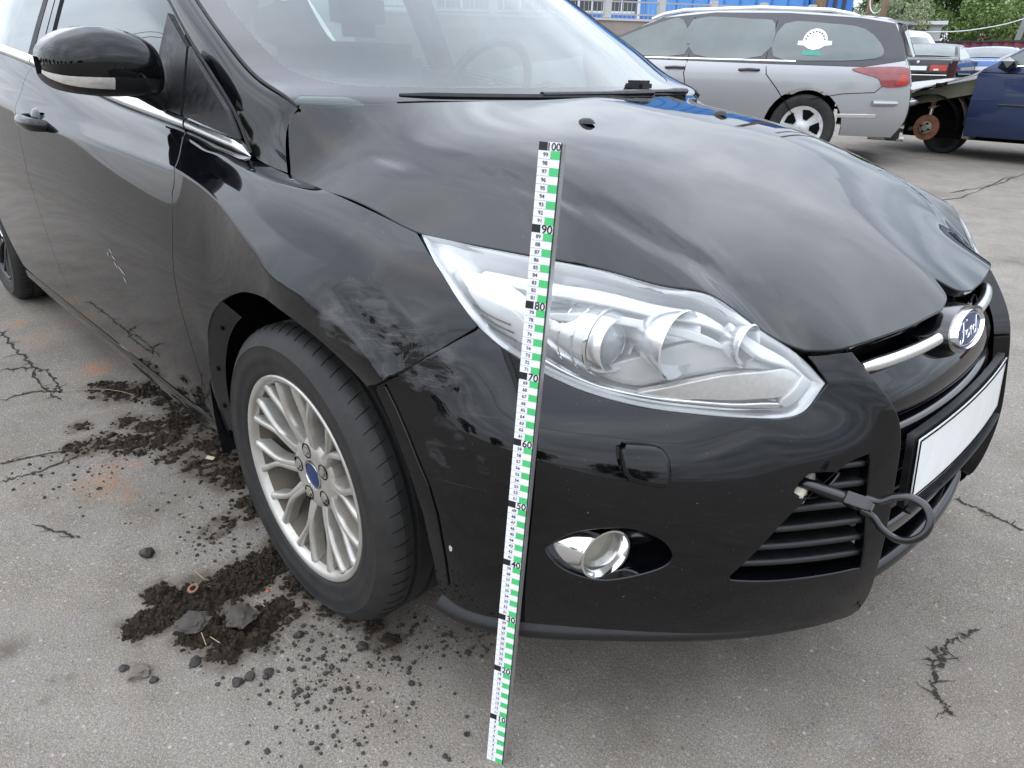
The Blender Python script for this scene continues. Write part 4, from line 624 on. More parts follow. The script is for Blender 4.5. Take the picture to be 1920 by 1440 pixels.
# small pale chip low on the bumper edge
cu, cv = BUMP_CHIP; pc = BUMPS.ev([cu], [cv])[0]; nc = BUMPS.nrm([cu], [cv])[0]; nc = nc if nc[1] < 0 else -nc; tc = np.cross(nc, [0, 0, 1.0]); tc /= np.linalg.norm(tc)
MB().add([tuple(pc+nc*.0012+tc*a+np.array([0, 0, b])) for a, b in ((-.003, .004), (.002, .006), (.004, .001), (.002, -.006), (-.002, -.004))], [(0, 1, 2, 3, 4)]).build('paint_chip', M['scratch'], car, False, fix=False)
# ------------------------------------------------------------------ the yard surface
def gh(x, y):
    t = .018*(-x)+.018*(y+.8); return np.where(t > 0, .7*(1-np.exp(-np.maximum(t, 0)/.7)), 0.0)
def ghf(x, y): return float(gh(np.array(float(x)), np.array(float(y))))
def ground_mat():
    m, t, b, o = newmat('asphalt'); v = coords(t, geo=True)
    big = noise(t, v, .45, 5, .55); mid = noise(t, v, 5.5, 6, .62); fine = noise(t, v, 210, 3, .7); grit = noise(t, v, 420, 2, .6)
    base = mixc(t, ramp(t, big, .35, 0.0, .68, 1.0), (.206, .184, .156), (.258, .232, .198))
    base = mixc(t, ramp(t, mid, .42, 0.0, .72, .6), base, (.135, .112, .084)); base = mixc(t, ramp(t, noise(t, v, 1.3, 5, .6, .5), .48, 0.0, .70, .55), base, (.15, .122, .088))
    base = mixc(t, ramp(t, noise(t, v, 2.6, 6, .65), .50, 0.0, .68, .5), base, (.31, .275, .23)); base = mixc(t, ramp(t, fine, .30, .75, .62, 0.0), base, (.085, .076, .066))
    vb = nd(t, 'ShaderNodeTexVoronoi'); vb.inputs['Scale'].default_value = 75; t.links.new(v, vb.inputs['Vector']); sc_ = nd(t, 'ShaderNodeSeparateColor'); t.links.new(vb.outputs['Color'], sc_.inputs[0])
    base = mixc(t, mth(t, 'MULTIPLY', ramp(t, vb.outputs['Distance'], .12, 1.0, .34, 0.0), ramp(t, sc_.outputs[0], .45, 0.0, .85, .75)), base, ramp(t, sc_.outputs[1], .2, (.07, .062, .055), .9, (.46, .42, .36)))
    base = mixc(t, ramp(t, grit, .585, 0.0, .66, .75), base, (.46, .42, .37))
    vo = nd(t, 'ShaderNodeTexVoronoi'); vo.inputs['Scale'].default_value = 150; t.links.new(v, vo.inputs['Vector'])
    base = mixc(t, mth(t, 'MULTIPLY', ramp(t, vo.outputs['Distance'], .10, 1.0, .30, 0.0), .30), base, mixc(t, .5, vo.outputs['Color'], (.42, .37, .31)))
    sep = nd(t, 'ShaderNodeSeparateXYZ'); t.links.new(v, sep.inputs[0])
    w1 = noise(t, v, 7, 5, .65); w2 = noise(t, v, 16, 5, .7)
    def blob(x, y, r):
        dx = mth(t, 'DIVIDE', mth(t, 'SUBTRACT', sep.outputs[0], x), r); dy = mth(t, 'DIVIDE', mth(t, 'SUBTRACT', sep.outputs[1], y), r)
        d = mth(t, 'SQRT', mth(t, 'ADD', mth(t, 'MULTIPLY', dx, dx), mth(t, 'MULTIPLY', dy, dy)))
        return mth(t, 'SUBTRACT', 1.0, mth(t, 'ADD', mth(t, 'MULTIPLY', d, .8), mth(t, 'MULTIPLY', mth(t, 'SUBTRACT', w1, .5), 2.2)), True)
    acc = None
    for x, y, r, a in STAIN:
        q = mth(t, 'MULTIPLY', blob(x, y, r*1.3), a); acc = q if acc is None else mth(t, 'MAXIMUM', acc, q)
    base = mixc(t, mth(t, 'MULTIPLY', acc, mth(t, 'ADD', mth(t, 'MULTIPLY', w2, .9), .35), True), base, (.070, .058, .045))
    acc = None
    for x, y, r in SOIL:
        q = blob(x, y, r*2.2); acc = q if acc is None else mth(t, 'MAXIMUM', acc, q)
    base = mixc(t, mth(t, 'MULTIPLY', ramp(t, acc, .05, 0.0, .5, .9), ramp(t, w2, .35, .35, .6, 1.0)), base, (.075, .058, .042))
    acc = None
    for x, y, r, a in RUST:
        q = mth(t, 'MULTIPLY', blob(x, y, r*1.2), a); acc = q if acc is None else mth(t, 'MAXIMUM', acc, q)
    base = mixc(t, mth(t, 'MULTIPLY', acc, ramp(t, w2, .40, .1, .66, 1.0), True), base, (.36, .155, .055))
    t.links.new(base, b.inputs['Base Color'])
    t.links.new(ramp(t, mid, .3, .78, .7, .94), b.inputs['Roughness']); b.inputs['Specular IOR Level'].default_value = .35
    h = mth(t, 'ADD', mth(t, 'MULTIPLY', fine, .6), mth(t, 'ADD', mth(t, 'MULTIPLY', grit, .4), mth(t, 'MULTIPLY', mth(t, 'SUBTRACT', 1.0, vo.outputs['Distance']), .5)))
    bump(t, b, h, .55, .0035)
    return m
M['asphalt'] = ground_mat()
gx = np.unique(np.concatenate([-np.geomspace(4, 420, 22), np.linspace(-4, 4, 33), np.geomspace(4, 420, 22)]))
GX, GY = np.meshgrid(gx, gx, indexing='ij'); GZ = gh(GX, GY); n = len(gx)
tag(mesh('ground', np.stack([GX, GY, GZ], 2).reshape(-1, 3), [(i*n+j, (i+1)*n+j, (i+1)*n+j+1, i*n+j+1) for i in range(n-1) for j in range(n-1)], M['asphalt']), kind='structure')
# fine value noise for shapes
def vnoise(x, y, seed=0):
    def hsh(i, j): h = np.sin(i*127.1+j*311.7+seed*74.7)*43758.5453; return h-np.floor(h)
    i, j = np.floor(x), np.floor(y); f, g = x-i, y-j; f = f*f*(3-2*f); g = g*g*(3-2*g)
    return (hsh(i, j)*(1-f)+hsh(i+1, j)*f)*(1-g)+(hsh(i, j+1)*(1-f)+hsh(i+1, j+1)*f)*g
def fbm(x, y, o=4, seed=0):
    s = 0; a = .5
    for k in range(o): s = s+a*vnoise(x*2**k, y*2**k, seed+k); a *= .5
    return s
def soil_mat():
    m, t, b, o = newmat('soil'); v = coords(t, geo=True); a = noise(t, v, 60, 5, .7); c = noise(t, v, 320, 3, .7); d = noise(t, v, 9, 4)
    base = mixc(t, ramp(t, a, .3, 0.0, .7, 1.0), (.014, .011, .008), (.058, .044, .031)); base = mixc(t, ramp(t, d, .45, 0.0, .75, .6), base, (.052, .040, .029))
    base = mixc(t, ramp(t, c, .66, 0.0, .72, .5), base, (.30, .26, .20)); t.links.new(base, b.inputs['Base Color']); b.inputs['Roughness'].default_value = .95; b.inputs['Specular IOR Level'].default_value = .2
    bump(t, b, mth(t, 'ADD', a, c), .9, .006); return m
M['soil'] = soil_mat()
ico = bmesh.new(); bmesh.ops.create_icosphere(ico, subdivisions=1, radius=1.0); IV = np.array([v.co[:] for v in ico.verts]); IF = [[v.index for v in f.verts] for f in ico.faces]; ico.free()
def soil_patch(name, pts, label, hgt, st=.006, crumbs=2600):
    p = np.array(pts); x0, x1 = p[:, 0].min()-.12, p[:, 0].max()+.12; y0, y1 = p[:, 1].min()-.12, p[:, 1].max()+.12
    X, Y = np.meshgrid(np.arange(x0, x1, st), np.arange(y0, y1, st), indexing='ij')
    f = np.zeros_like(X)
    for a, b, r in pts: f = np.maximum(f, 1-np.hypot(X-a, Y-b)/(r*1.45))
    nz = fbm(X*26, Y*26, 5, 3); n2 = fbm(X*75, Y*75, 3, 9); n3 = fbm(X*160, Y*160, 2, 17)
    mk = f*1.25+(nz-.5)*1.2+(n2-.5)*.5-.06; h = np.where(mk > 0, hgt*np.clip(mk, 0, 1)**.8*(.35+1.3*n2)+(.012*(n2-.45)+.016*(n3-.42))*np.clip(mk*4, 0, 1), -.01)
    Z = gh(X, Y)+np.minimum(h, hgt*1.3)-.004
    on = (mk > 0) & (f > .10); k = -np.ones(X.shape, int); k[on] = np.arange(on.sum())
    V = np.stack([X[on], Y[on], Z[on]], 1); a, b = X.shape; F = []
    q = np.stack([k[:-1, :-1], k[1:, :-1], k[1:, 1:], k[:-1, 1:]], 2).reshape(-1, 4); q = q[(q >= 0).all(1)]
    # crumbs on and round the heap
    g = np.random.default_rng(len(pts)); idx = np.where((mk > -.10).ravel() & (f > .02).ravel())[0]; w = g.choice(idx, crumbs); X_, Y_ = X.ravel()[w]+g.normal(size=crumbs)*.003, Y.ravel()[w]+g.normal(size=crumbs)*.003; Z_ = np.where(mk.ravel()[w] > 0, Z.ravel()[w], gh(X_, Y_)); s_ = .0016+.0045*g.random(crumbs)**2.2
    C_ = (IV[None]*(1+.28*g.normal(size=(crumbs, 12, 1)))*s_[:, None, None]*[1, 1, .8])+np.stack([X_, Y_, Z_+s_*.3], 1)[:, None]
    F_ = (np.array(IF)[None]+(np.arange(crumbs)*12)[:, None, None]).reshape(-1, 3)+len(V)
    tag(mesh(name, np.r_[V, C_.reshape(-1, 3)], [tuple(r) for r in q.tolist()]+[tuple(r) for r in F_.tolist()], M['soil'], smooth=False), label, 'soil', kind='stuff')
soil_patch('soil', [q for q in SOIL[:19]], 'heap of loose dark soil on the asphalt beside the front wheel', .024, .0045)
soil_patch('soil', [(a, b, c*1.35) for a, b, c in SOIL[19:]], 'patch of dark soil and debris under the sill of the black car', .010, .006, 1500)
# lumps of broken asphalt and stones
def lump(r, seed, flat=.7, n=2):
    bm = bmesh.new(); bmesh.ops.create_icosphere(bm, subdivisions=n, radius=1.0); rg = np.random.default_rng(seed)
    pl = [(Vector(rg.normal(size=3)).normalized(), .62+.3*rg.random()) for _ in range(9)]
    for v in bm.verts:
        for nn, d in pl:
            e = v.co.dot(nn)
            if e > d: v.co -= nn*(e-d)*.9
        v.co *= 1+.10*rg.normal(); v.co.z *= flat; v.co *= r
    me = bpy.data.meshes.new('stone'); bm.to_mesh(me); bm.free(); me.polygons.foreach_set('use_smooth', [True]*len(me.polygons)); me.set_sharp_from_angle(angle=math.radians(28)); return me
M['lump'] = simple('broken_asphalt', (.030, .026, .022), .92, var=.55, scale=70, bumps=.6)
M['slabpale'] = simple('pale_broken_slab', (.15, .13, .11), .92, var=.3, scale=90, bumps=.6); M['slab'] = simple('broken_slab', (.055, .046, .038), .92, var=.4, scale=90, bumps=.6)
where = ['in front of the soil heap', 'between soil heap and black car', 'near the left edge of the soil heap', 'at the foot of the wheel']
LUMPS = {0: 'rounded dark lump of asphalt, nearest the bottom edge below the heap', 1: 'brownish lump of asphalt beside the rounded one below the heap', 2: 'square dark lump of asphalt below the left part of the heap', 5: 'dark lump of asphalt right of the brownish one', 7: 'grey lump of asphalt right of the heap', 8: 'pale brown lump of asphalt against the front tyre', 9: 'flat brown slab of asphalt at the front left of the heap', 10: 'flat brown slab of asphalt in the middle of the heap', 11: 'dark end piece of the broken slab left of the heap', 12: 'pale middle piece of the broken slab left of the heap', 13: 'dark narrow piece of the broken slab, farthest left', 15: 'long dark lump of asphalt in the scatter of crumbs', 20: 'flat grey lump of asphalt lying apart behind the heap', 22: 'small dark lump under the tyre edge at the right of the heap'}
for i, (x, y, r) in enumerate(CHUNKS):
    if i not in LUMPS: continue
    if i in (11, 13): r *= .62
    if i == 12: r *= 1.35
    me = lump(r, 40+i, .38 if i in (9, 10, 11, 12, 13) else .55 if r > .02 else .75, 3 if r > .02 else 2); me.materials.append(M['slabpale'] if i in (8, 12) else M['slab'] if i in (9, 10) else M['lump'])
    o = bpy.data.objects.new('asphalt_lump', me); COL.objects.link(o); o.location = (x, y, ghf(x, y)+r*.28+(.02 if i in (9, 10) else 0)); o.rotation_euler = (0, 0, i*1.3)
    tag(o, LUMPS[i], 'asphalt lump', 'broken asphalt lumps on the ground')
# crumbs
mb = MB(); ico = bmesh.new(); bmesh.ops.create_icosphere(ico, subdivisions=1, radius=1.0); iv = np.array([v.co[:] for v in ico.verts]); iff = [[v.index for v in f.verts] for f in ico.faces]; ico.free()
VV = []; FF = []
for x, y, r in GRIT:
    for k in range(95):
        a = RNG.random()*2*PI; q = r*math.sqrt(RNG.random())*1.05; px, py = x+q*math.cos(a), y+q*math.sin(a); s = .0012+.0042*RNG.random()**3+.002*(RNG.random() < .06)
        w = iv*(1+.25*RNG.normal(size=(12, 1)))*s*np.array([1, 1, .7]); FF += [[i+len(VV) for i in f] for f in iff]; VV += (w+[px, py, ghf(px, py)+s*.4]).tolist()
tag(mesh('grit', VV, FF, M['lump'], smooth=False), 'dark crumbs of soil and asphalt scattered round the front wheel', 'grit', kind='stuff')
# cracks
def crack_mat():
    m = simple('crack_dirt', (.040, .034, .028), .95, var=.4, scale=80, spec=.1); return m
M['crack'] = crack_mat()
for ci, l in enumerate(CRACKS):
    P = [np.array(q) for q in l]; P = crom(P, 7) if len(P) > 2 else P; seg = []
    for i, q in enumerate(P):
        d = P[min(i+1, len(P)-1)]-P[max(i-1, 0)]; d = d/(np.linalg.norm(d)+1e-9); nn = np.array([-d[1], d[0]]); far = max(1, np.linalg.norm(q-[1.15, -1.42])/1.8)
        w = (.0010+.0030*RNG.random())*far**.6*(.3 if i in (0, len(P)-1) else 1); c = q+nn*RNG.normal()*.0035*far; seg.append((c+nn*w, c-nn*w))
    V = [(a[0], a[1], ghf(*a)+.0022) for s in seg for a in s]; F = [(2*i, 2*i+1, 2*i+3, 2*i+2) for i in range(len(seg)-1)]
    for bi in range(3, len(P)-2, 7):   # small side branches and crumbled spots
        far = max(1, np.linalg.norm(P[bi]-[1.15, -1.42])/1.8); a0 = RNG.random()*2*PI; c = P[bi].copy(); k0 = len(V); m_ = int(2+RNG.integers(4))
        for j in range(m_+1):
            w = .0020*far**.6*(1-j/(m_+.5)); nn = np.array([-math.sin(a0), math.cos(a0)]); V += [(*(c+nn*w), ghf(*c)+.0023), (*(c-nn*w), ghf(*c)+.0023)]; a0 += RNG.normal()*.5; c = c+np.array([math.cos(a0), math.sin(a0)])*.009*far
        F += [(k0+2*j, k0+2*j+1, k0+2*j+3, k0+2*j+2) for j in range(m_)]
        q = P[bi+1]+RNG.normal(size=2)*.006*far; k0 = len(V); r_ = (.002+.004*RNG.random())*far**.6; V += [(q[0]+r_*(.6+.6*RNG.random())*math.cos(t_), q[1]+r_*(.6+.6*RNG.random())*math.sin(t_), ghf(*q)+.0024) for t_ in np.linspace(0, 2*PI, 8)[:-1]]; F.append(tuple(range(k0, k0+7)))
    tag(mesh('crack', V, F, M['crack'], smooth=False), kind='structure')
# bits and pieces
M['straw'] = simple('straw', (.32, .26, .14), .8)
for i, (a, b) in enumerate(STRAW):
    p = np.array(a); q = np.array(b); mid = (p+q)/2+RNG.normal(size=2)*.0015; up = .036 if i in (1, 2, 5) else .02 if i == 0 else .012
    tag(MB().tube([(c[0], c[1], ghf(*c)+up*(1 if i < 3 or i > 4 else .8)+dz) for c, dz in ((p, 0), (mid, .003), (q, 0))], .0009, 5).build('straw', M['straw']), ['short straw on the asphalt behind the soil heap', 'short straw standing in front of the soil heap', 'short straw right of the standing one before the heap', 'long pale straw at the far edge of the soil under the sill', 'curved pale straw end nearest the sill on the soil', 'short straw on top of the soil heap near the tyre', 'short straw among the crumbs right of the heap'][i], 'straw', 'dry straws on the ground')
x, y = MISC['ring']; o = MB().lathe([(.007, -.0015), (.0095, -.0022), (.012, -.0015), (.012, .0015), (.0095, .0022), (.007, .0015)], 24, axis='z', closed=True).build('metal_washer', M['rust'], loc=(x, y, ghf(x, y)+.034), rot=(.3, .1, 0)); tag(o, 'small rusty orange washer lying on the soil heap', 'washer')
x, y = MISC['red']; me = lump(.006, 5, .7, 1); me.materials.append(simple('red_plastic', (.40, .05, .03), .5)); o = bpy.data.objects.new('plastic_shard', me); COL.objects.link(o); o.location = (x, y, ghf(x, y)+.03); tag(o, 'tiny red shard on the soil heap by the tyre', 'shard')
x, y = MISC['label']; o = MB().box((-.012, -.006, 0), (.012, .006, .002)).build('paper_scrap', simple('cream_paper', (.62, .58, .38), .8), None, False, loc=(x, y, ghf(x, y)+.012), rot=(.2, .1, .6)); tag(o, 'small cream scrap of paper on soil under the sill', 'paper scrap')
# ------------------------------------------------------------------ measuring rod leaning on the car
RB0 = Vector((.538, -.860, .0)); az, le = 1.7168, .10059
RD = Vector((math.sin(le)*math.cos(az), math.sin(le)*math.sin(az), math.cos(le)))
RW = Vector((.92, .39, 0)); RW = (RW-RD*RW.dot(RD)).normalized(); RN = RD.cross(RW).normalized()
if RN.y > 0: RN = -RN
rod = empty('measuring_rod', RB0); tag(rod, 'white measuring rod with green squares and numbers leaning on the black car', 'measuring rod')
RM = Matrix((RW, RN, RD)).transposed().to_4x4(); RM.translation = RB0; rod.matrix_world = RM     # local: x across, y out of the face, z up
WD = .0285
M['rod_alu'] = simple('rod_aluminium', (.50, .50, .49), .38, .75, var=.08)
M['rod_white'] = simple('rod_white_print', (.80, .80, .81), .4, var=.03); M['rod_green'] = simple('rod_green_print', (.075, .50, .17), .4, var=.06); M['rod_black'] = simple('rod_black_print', (.010, .010, .012), .45, var=.05); M['rod_line'] = simple('rod_grey_print', (.42, .42, .43), .5)
MB().box((0, -.016, 0), (WD+.002, -.0008, 1.0)).build('rod_body', M['rod_alu'], rod, False, bevel=.0012)
MB().box((.0, -.0008, .0), (WD, .0, 1.0)).build('rod_face', M['rod_white'], rod, False)
MB().box((WD, -.0009, 0), (WD+.0012, .0004, 1.0)).build('rod_edge', M['rod_black'], rod, False)
def label(txt, x, z, size, name):
    cu = bpy.data.curves.new(name, 'FONT'); cu.body = txt; cu.size = size; cu.align_x = 'CENTER'; cu.align_y = 'CENTER'; cu.offset = size*.012
    o = bpy.data.objects.new(name, cu); COL.objects.link(o); TXT.append((o, name, x, z))
TXT = []
sq = lambda nm, x0, x1, z0, z1, m, h=.0003: MB().add([(x0, h, z0), (x1, h, z0), (x1, h, z1), (x0, h, z1)], [(0, 1, 2, 3)]).build(nm, m, rod, False, fix=False)
for c in range(1, 101):
    z1 = c/100; z0 = z1-.01
    if c % 10 == 0:
        sq('black_square', 0, .0115, z0, z1, M['rod_black']); label(str(c), .0205 if c < 100 else .0195, (z0+z1)/2-.0005, .0148 if c < 100 else .0125, 'rod_number')
    else:
        if c % 2: sq('green_square', .0160, WD, z0, z1, M['rod_green'])
        label(str(c), .0098, (z0+z1)/2, .0068, 'rod_numeral')
    if c < 100: sq('grey_line', 0, .0160, z1-.0003, z1+.0003, M['rod_line'], .0002)
bpy.context.view_layer.update(); dg = bpy.context.evaluated_depsgraph_get()
for o, name, x, z in TXT:
    me = bpy.data.meshes.new_from_object(o.evaluated_get(dg)); me.materials.clear(); me.materials.append(M['rod_black'])
    q = bpy.data.objects.new(name+'_', me); COL.objects.link(q); q.parent = rod; q.matrix_local = Matrix.Translation((x, .0007, z)) @ Matrix.Rotation(PI/2, 4, 'X'); TXT[TXT.index((o, name, x, z))] = (o, name, q, 0)
for o, name, q, _ in TXT:
    bpy.data.objects.remove(o); q.name = name
# ---------------------------------------------------------------- headlights
LG = np.array(LENS_G); LENSS = Surface(LG)
def lamp_set(left):
    sd = (lambda o: mirror_move(o)) if left else (lambda o: o)
    hd = empty('headlight', (.55, -.62, .70), car)
    inv_t = Vector((-.55, .62, -.70))
    made = []
    def keep(o): o.parent = hd; o.location = inv_t; made.append(o); return o
    keep(sheet('lens', LG, M['lens'], None, nu=4, nv=4, out=(.3, -.3, .5)))
    # edge moulding of the lens
    rim = np.array(crom(LAMP_TOP, 4)+crom(LAMP_LOW[::-1], 4)[1:-1]); n0 = np.array([.60, -.62, .50]); n0 /= np.linalg.norm(n0); c = rim.mean(0)
    mb = MB(); rin = rim+(c-rim)*.020/np.linalg.norm(rim-c, axis=1)[:, None]*1.0*np.minimum(1, np.linalg.norm(rim-c, axis=1)/.2)[:, None]
    k = len(rim); rings = [rim-n0*.022, rim-n0*.004, rim*.6+rin*.4-n0*.003, rin-n0*.010, rin-n0*.05]
    V = np.concatenate(rings); F = [(a*k+i, a*k+(i+1) % k, (a+1)*k+(i+1) % k, (a+1)*k+i) for a in range(4) for i in range(k)]
    mb.add(V, F); keep(mb.build('lens_surround', M['lamp_trim'], None, sharp=60))
    # black rubber seam round the lamp
    out = rim-(c-rim)*.006/np.linalg.norm(rim-c, axis=1)[:, None]; V = np.concatenate([rim-n0*.004, out-n0*.008, out-n0*.03]); F = [(a*k+i, a*k+(i+1) % k, (a+1)*k+(i+1) % k, (a+1)*k+i) for a in range(2) for i in range(k)]
    keep(mesh('lens_seal', V, F, M['rubber'], None))
    # bowl
    R = []
    for i, v in enumerate(np.linspace(.03, .97, 7)):
        row = np.stack([np.interp(np.linspace(.3, 13.6, 15), range(15), ((1-v)*LG[0]+v*LG[-1])[:, q]) for q in range(3)], 1)
        dep = .018+.065*(4*v*(1-v))**.6; tt = np.linspace(0, 1, 15)
        R.append(row-n0*(dep*np.clip(np.sin(PI*tt)*1.6, .25, 1))[:, None])
    keep(sheet('lamp_housing', np.array(R), M['lamp_trim'], None, nu=3, nv=3, out=(.3, -.3, .5)))
    def piece(name, uvs, m, lift, step=.012, fl=.012, closed=True):
        L = np.array(crom(uvs, 4, True)); o = panel(name, LENSS, L, (), m, None, step=step, flange=fl, gap=0, lift=lift); return keep(o)
    piece('tray', L_TRAY, M['lamp_white'], -.036, fl=.03)
    piece('indicator', L_BLINK, M['amber'], -.016)
    piece('upper_trim', L_TOPBAR, M['lamp_trim'], -.022)
    piece('lower_trim', L_LOWBAR, M['chrome'], -.012)
    piece('lamp_divider', L_BROW, M['lamp_white'], -.020)
    piece('corner_reflector', L_SLAT0, M['reflector'], -.022)
    piece('ribbed_reflector', L_SLAT1, M['lamp_white'], -.020)
    piece('inner_trim', L_RIMEND, M['lamp_white'], -.012)
    # ribs across the corner reflector
    for f in (.30, .52, .74):
        a = np.array(L_SLAT1[0])*(1-f)+np.array(L_SLAT1[5])*f*1.0; a = np.array(L_SLAT1[0])*(1-f)+np.array(L_SLAT1[4])*f; b = np.array(L_SLAT1[1])*(1-f)+np.array(L_SLAT1[3])*f
        t = np.linspace(0, 1, 8); uvp = a+(b-a)*t[:, None]; p = LENSS.ev(uvp[:, 0], uvp[:, 1])-n0*.018
        keep(MB().tube([tuple(q) for q in p], .0014, 6).build('rib', M['plastic'], None))
    pp = LAMP_PTS['projector']
    mb = MB(); mb.lathe([(.052, -.115), (.051, -.06), (.049, -.02), (.046, -.004), (.043, .003), (.040, .003), (.038, -.004), (.036, -.012)], 40, axis='x', c=pp); keep(mb.build('projector_barrel', M['reflector'], None, sharp=50))
    mb = MB(); mb.lathe([(.0001, .006), (.012, .005), (.023, .000), (.031, -.006), (.036, -.012)], 32, axis='x', c=pp); keep(mb.build('projector_lens', M['proj'], None))
    for q in (-.02, -.045, -.07): keep(MB().lathe([(.0505, q-.003), (.0525, q-.001), (.0525, q+.001), (.0505, q+.003)], 40, axis='x', c=pp).build('barrel_ring', M['chrome'], None))
    mp = LAMP_PTS['main']
    mb = MB(); mb.lathe([(.012, -.075), (.026, -.058), (.038, -.034), (.046, -.010), (.050, .008), (.052, .006)], 40, axis='x', c=mp); keep(mb.build('high_beam_bowl', M['reflector'], None))
    mb = MB(); mb.lathe([(.0001, -.028), (.005, -.03), (.006, -.06)], 14, axis='x', c=mp); keep(mb.build('bulb', M['proj'], None))
    sp_ = LAMP_PTS['side']
    mb = MB(); mb.lathe([(.008, -.045), (.018, -.036), (.026, -.018), (.031, .0), (.033, -.002)], 32, axis='x', c=sp_); keep(mb.build('side_light_bowl', M['reflector'], None))
    mb = MB(); mb.lathe([(.0001, -.02), (.005, -.022), (.006, -.04)], 12, axis='x', c=sp_); keep(mb.build('bulb', M['blueglass'], None))
    if left:
        for o in made[3:]:
            if not o.name.startswith('lamp_housing'): bpy.data.objects.remove(o)
        made = [o for o in made[:3]]+[o for o in hd.children if o.name.startswith('lamp_housing')]
        hd.location = (.55, .62, .70)
        for o in made:
            q = mirror(o, hd, o.name.split('.')[0]); q.location = Vector((-.55, -.62, -.70)); bpy.data.objects.remove(o)
    return hd
M['proj'] = simple('projector_glass', (.30, .32, .34), .03, coat=1.0, spec=.9, var=.03)
M['blueglass'] = simple('bluish_bulb', (.25, .42, .70), .15, coat=1.0)
lamp_set(False); lamp_set(True)
# ---------------------------------------------------------------- centre of the front end
def front(y, z, dx=0.0):
    """plan curve of the nose"""
    return (.916-.018*abs((z-.40)/.2)**2*(1 if z > .4 else .6)-.30*y*y-.9*abs(y)**4+dx, y, z)
def nose(name, prof, y0, y1, m, n=13, nv=2, dx=0.0, crease=()):
    """prof: (z, set-back) from top to bottom"""
    ys = np.linspace(y0, y1, n); G = np.array([[front(y, z, d+dx) for y in ys] for z, d in prof]); return sheet(name, G, m, car, crease_rows=crease, nu=2, nv=nv, out=(-2, 0, .5))
nose('bumper_beam', [(.655, -.075), (.652, -.045), (.640, -.034), (.615, -.018), (.588, -.012), (.572, -.016), (.566, -.03), (.566, -.09)], -.345, .345, P_)
nose('grille_trim_bar', [(.555, -.05), (.556, -.022), (.550, -.012), (.540, -.010), (.533, -.016), (.531, -.05)], -.34, .34, M['plastic_gloss'])
nose('grille_back', [(.72, -.10), (.60, -.10), (.45, -.085), (.30, -.085), (.2, -.085)], -.40, .40, M['dark'], nv=1)
for z in (.505, .465, .425, .385): nose('grille_slat', [(z+.008, -.06), (z+.007, -.024), (z, -.018), (z-.006, -.024), (z-.007, -.06)], -.33, .33, M['plastic'])
nose('lower_lip', [(.352, -.06), (.352, -.022), (.342, -.012), (.325, -.012), (.315, -.022), (.315, -.06)], -.33, .33, M['plastic_gloss'])
nose('splitter', [(.275, -.07), (.276, -.012), (.266, .004), (.25, .004), (.238, -.008), (.225, -.03), (.215, -.09)], -.335, .335, P_)
# upper grille slot with its two chrome bars
nose('upper_grille_slot', [(.715, -.13), (.70, -.125), (.665, -.115), (.645, -.10)], -.43, .43, M['dark'], nv=1)
for s in (-1, 1):
    ys = np.linspace(.115, .335, 9)*s; pts = [tuple(np.array(front(y, .668-.016*abs(y)))+[-.024, 0, 0]) for y in ys]
    MB().tube(pts, [.0105]*8+[.008], 14, flat=1.05).build('grille_bar', M['satin'], car)
# badge
def oval(a, b, n=48): return [(a*math.cos(2*PI*i/n), b*math.sin(2*PI*i/n)) for i in range(n)]
BC = Vector((.872, 0, .662)); tilt = math.radians(-18); Rb = Matrix.Rotation(tilt, 3, 'Y')
def bpos(a, b, h): return tuple(BC+Rb @ Vector((h, a, b)))
mb = MB(); o0, o1, o2, o3 = oval(.080, .0335), oval(.081, .0345), oval(.0755, .0300), oval(.0745, .0288)
V = [bpos(a, b, -.02) for a, b in o1]+[bpos(a, b, .004) for a, b in o0]+[bpos(a, b, .008) for a, b in oval(.0785, .032)]+[bpos(a, b, .005) for a, b in o2]+[bpos(a, b, .002) for a, b in o3]
n = 48; mb.add(V, [(k*n+i, k*n+(i+1) % n, (k+1)*n+(i+1) % n, (k+1)*n+i) for k in range(4) for i in range(n)]); badge = mb.build('badge', M['chrome'], car, sharp=70)
mb = MB(); V = [bpos(a*f, b*f, .0035-.0015*f*f) for f in (1.0, .8, .5, .2) for a, b in o3]+[bpos(0, 0, .0035)]
mb.add(V, [(k*n+i, k*n+(i+1) % n, (k+1)*n+(i+1) % n, (k+1)*n+i) for k in range(3) for i in range(n)]+[(3*n+i, 3*n+(i+1) % n, 4*n) for i in range(n)]); mb.build('badge_field', M['badge_blue'], badge)
rg = [bpos(a*.93, b*.90, .0030) for a, b in o3]; MB().tube(rg+[rg[0]], .0009, 6).build('badge_ring', M['chrome'], badge)
# script lettering on the badge, drawn with strokes
strokes = [[(-.046, .013), (-.050, .008), (-.044, .014), (-.030, .0165), (-.012, .0155), (-.008, .017)],      # top bar of the F
           [(-.026, .016), (-.029, .004), (-.033, -.008), (-.041, -.015), (-.050, -.013), (-.048, -.009)],
           [(-.036, .001), (-.026, .0025), (-.018, .001)],
           [(-.010, .000), (-.016, -.004), (-.016, -.010), (-.010, -.0125), (-.004, -.009), (-.004, -.003), (-.010, .000)],
           [(-.003, .000), (.003, -.002), (.008, .001), (.006, -.006), (.005, -.012)], [(.007, -.003), (.012, .0015), (.017, .000)],
           [(.032, -.001), (.026, .0005), (.020, -.004), (.020, -.010), (.026, -.0125), (.032, -.008)], [(.040, .015), (.036, .004), (.033, -.006), (.036, -.0125), (.042, -.011)]]
for st in strokes:
    c = crom([np.array(q) for q in st], 5); MB().tube([bpos(q[0]*1.12, q[1]*1.05, .0036) for q in c], .00115, 6).build('badge_letter', M['chrome'], badge)
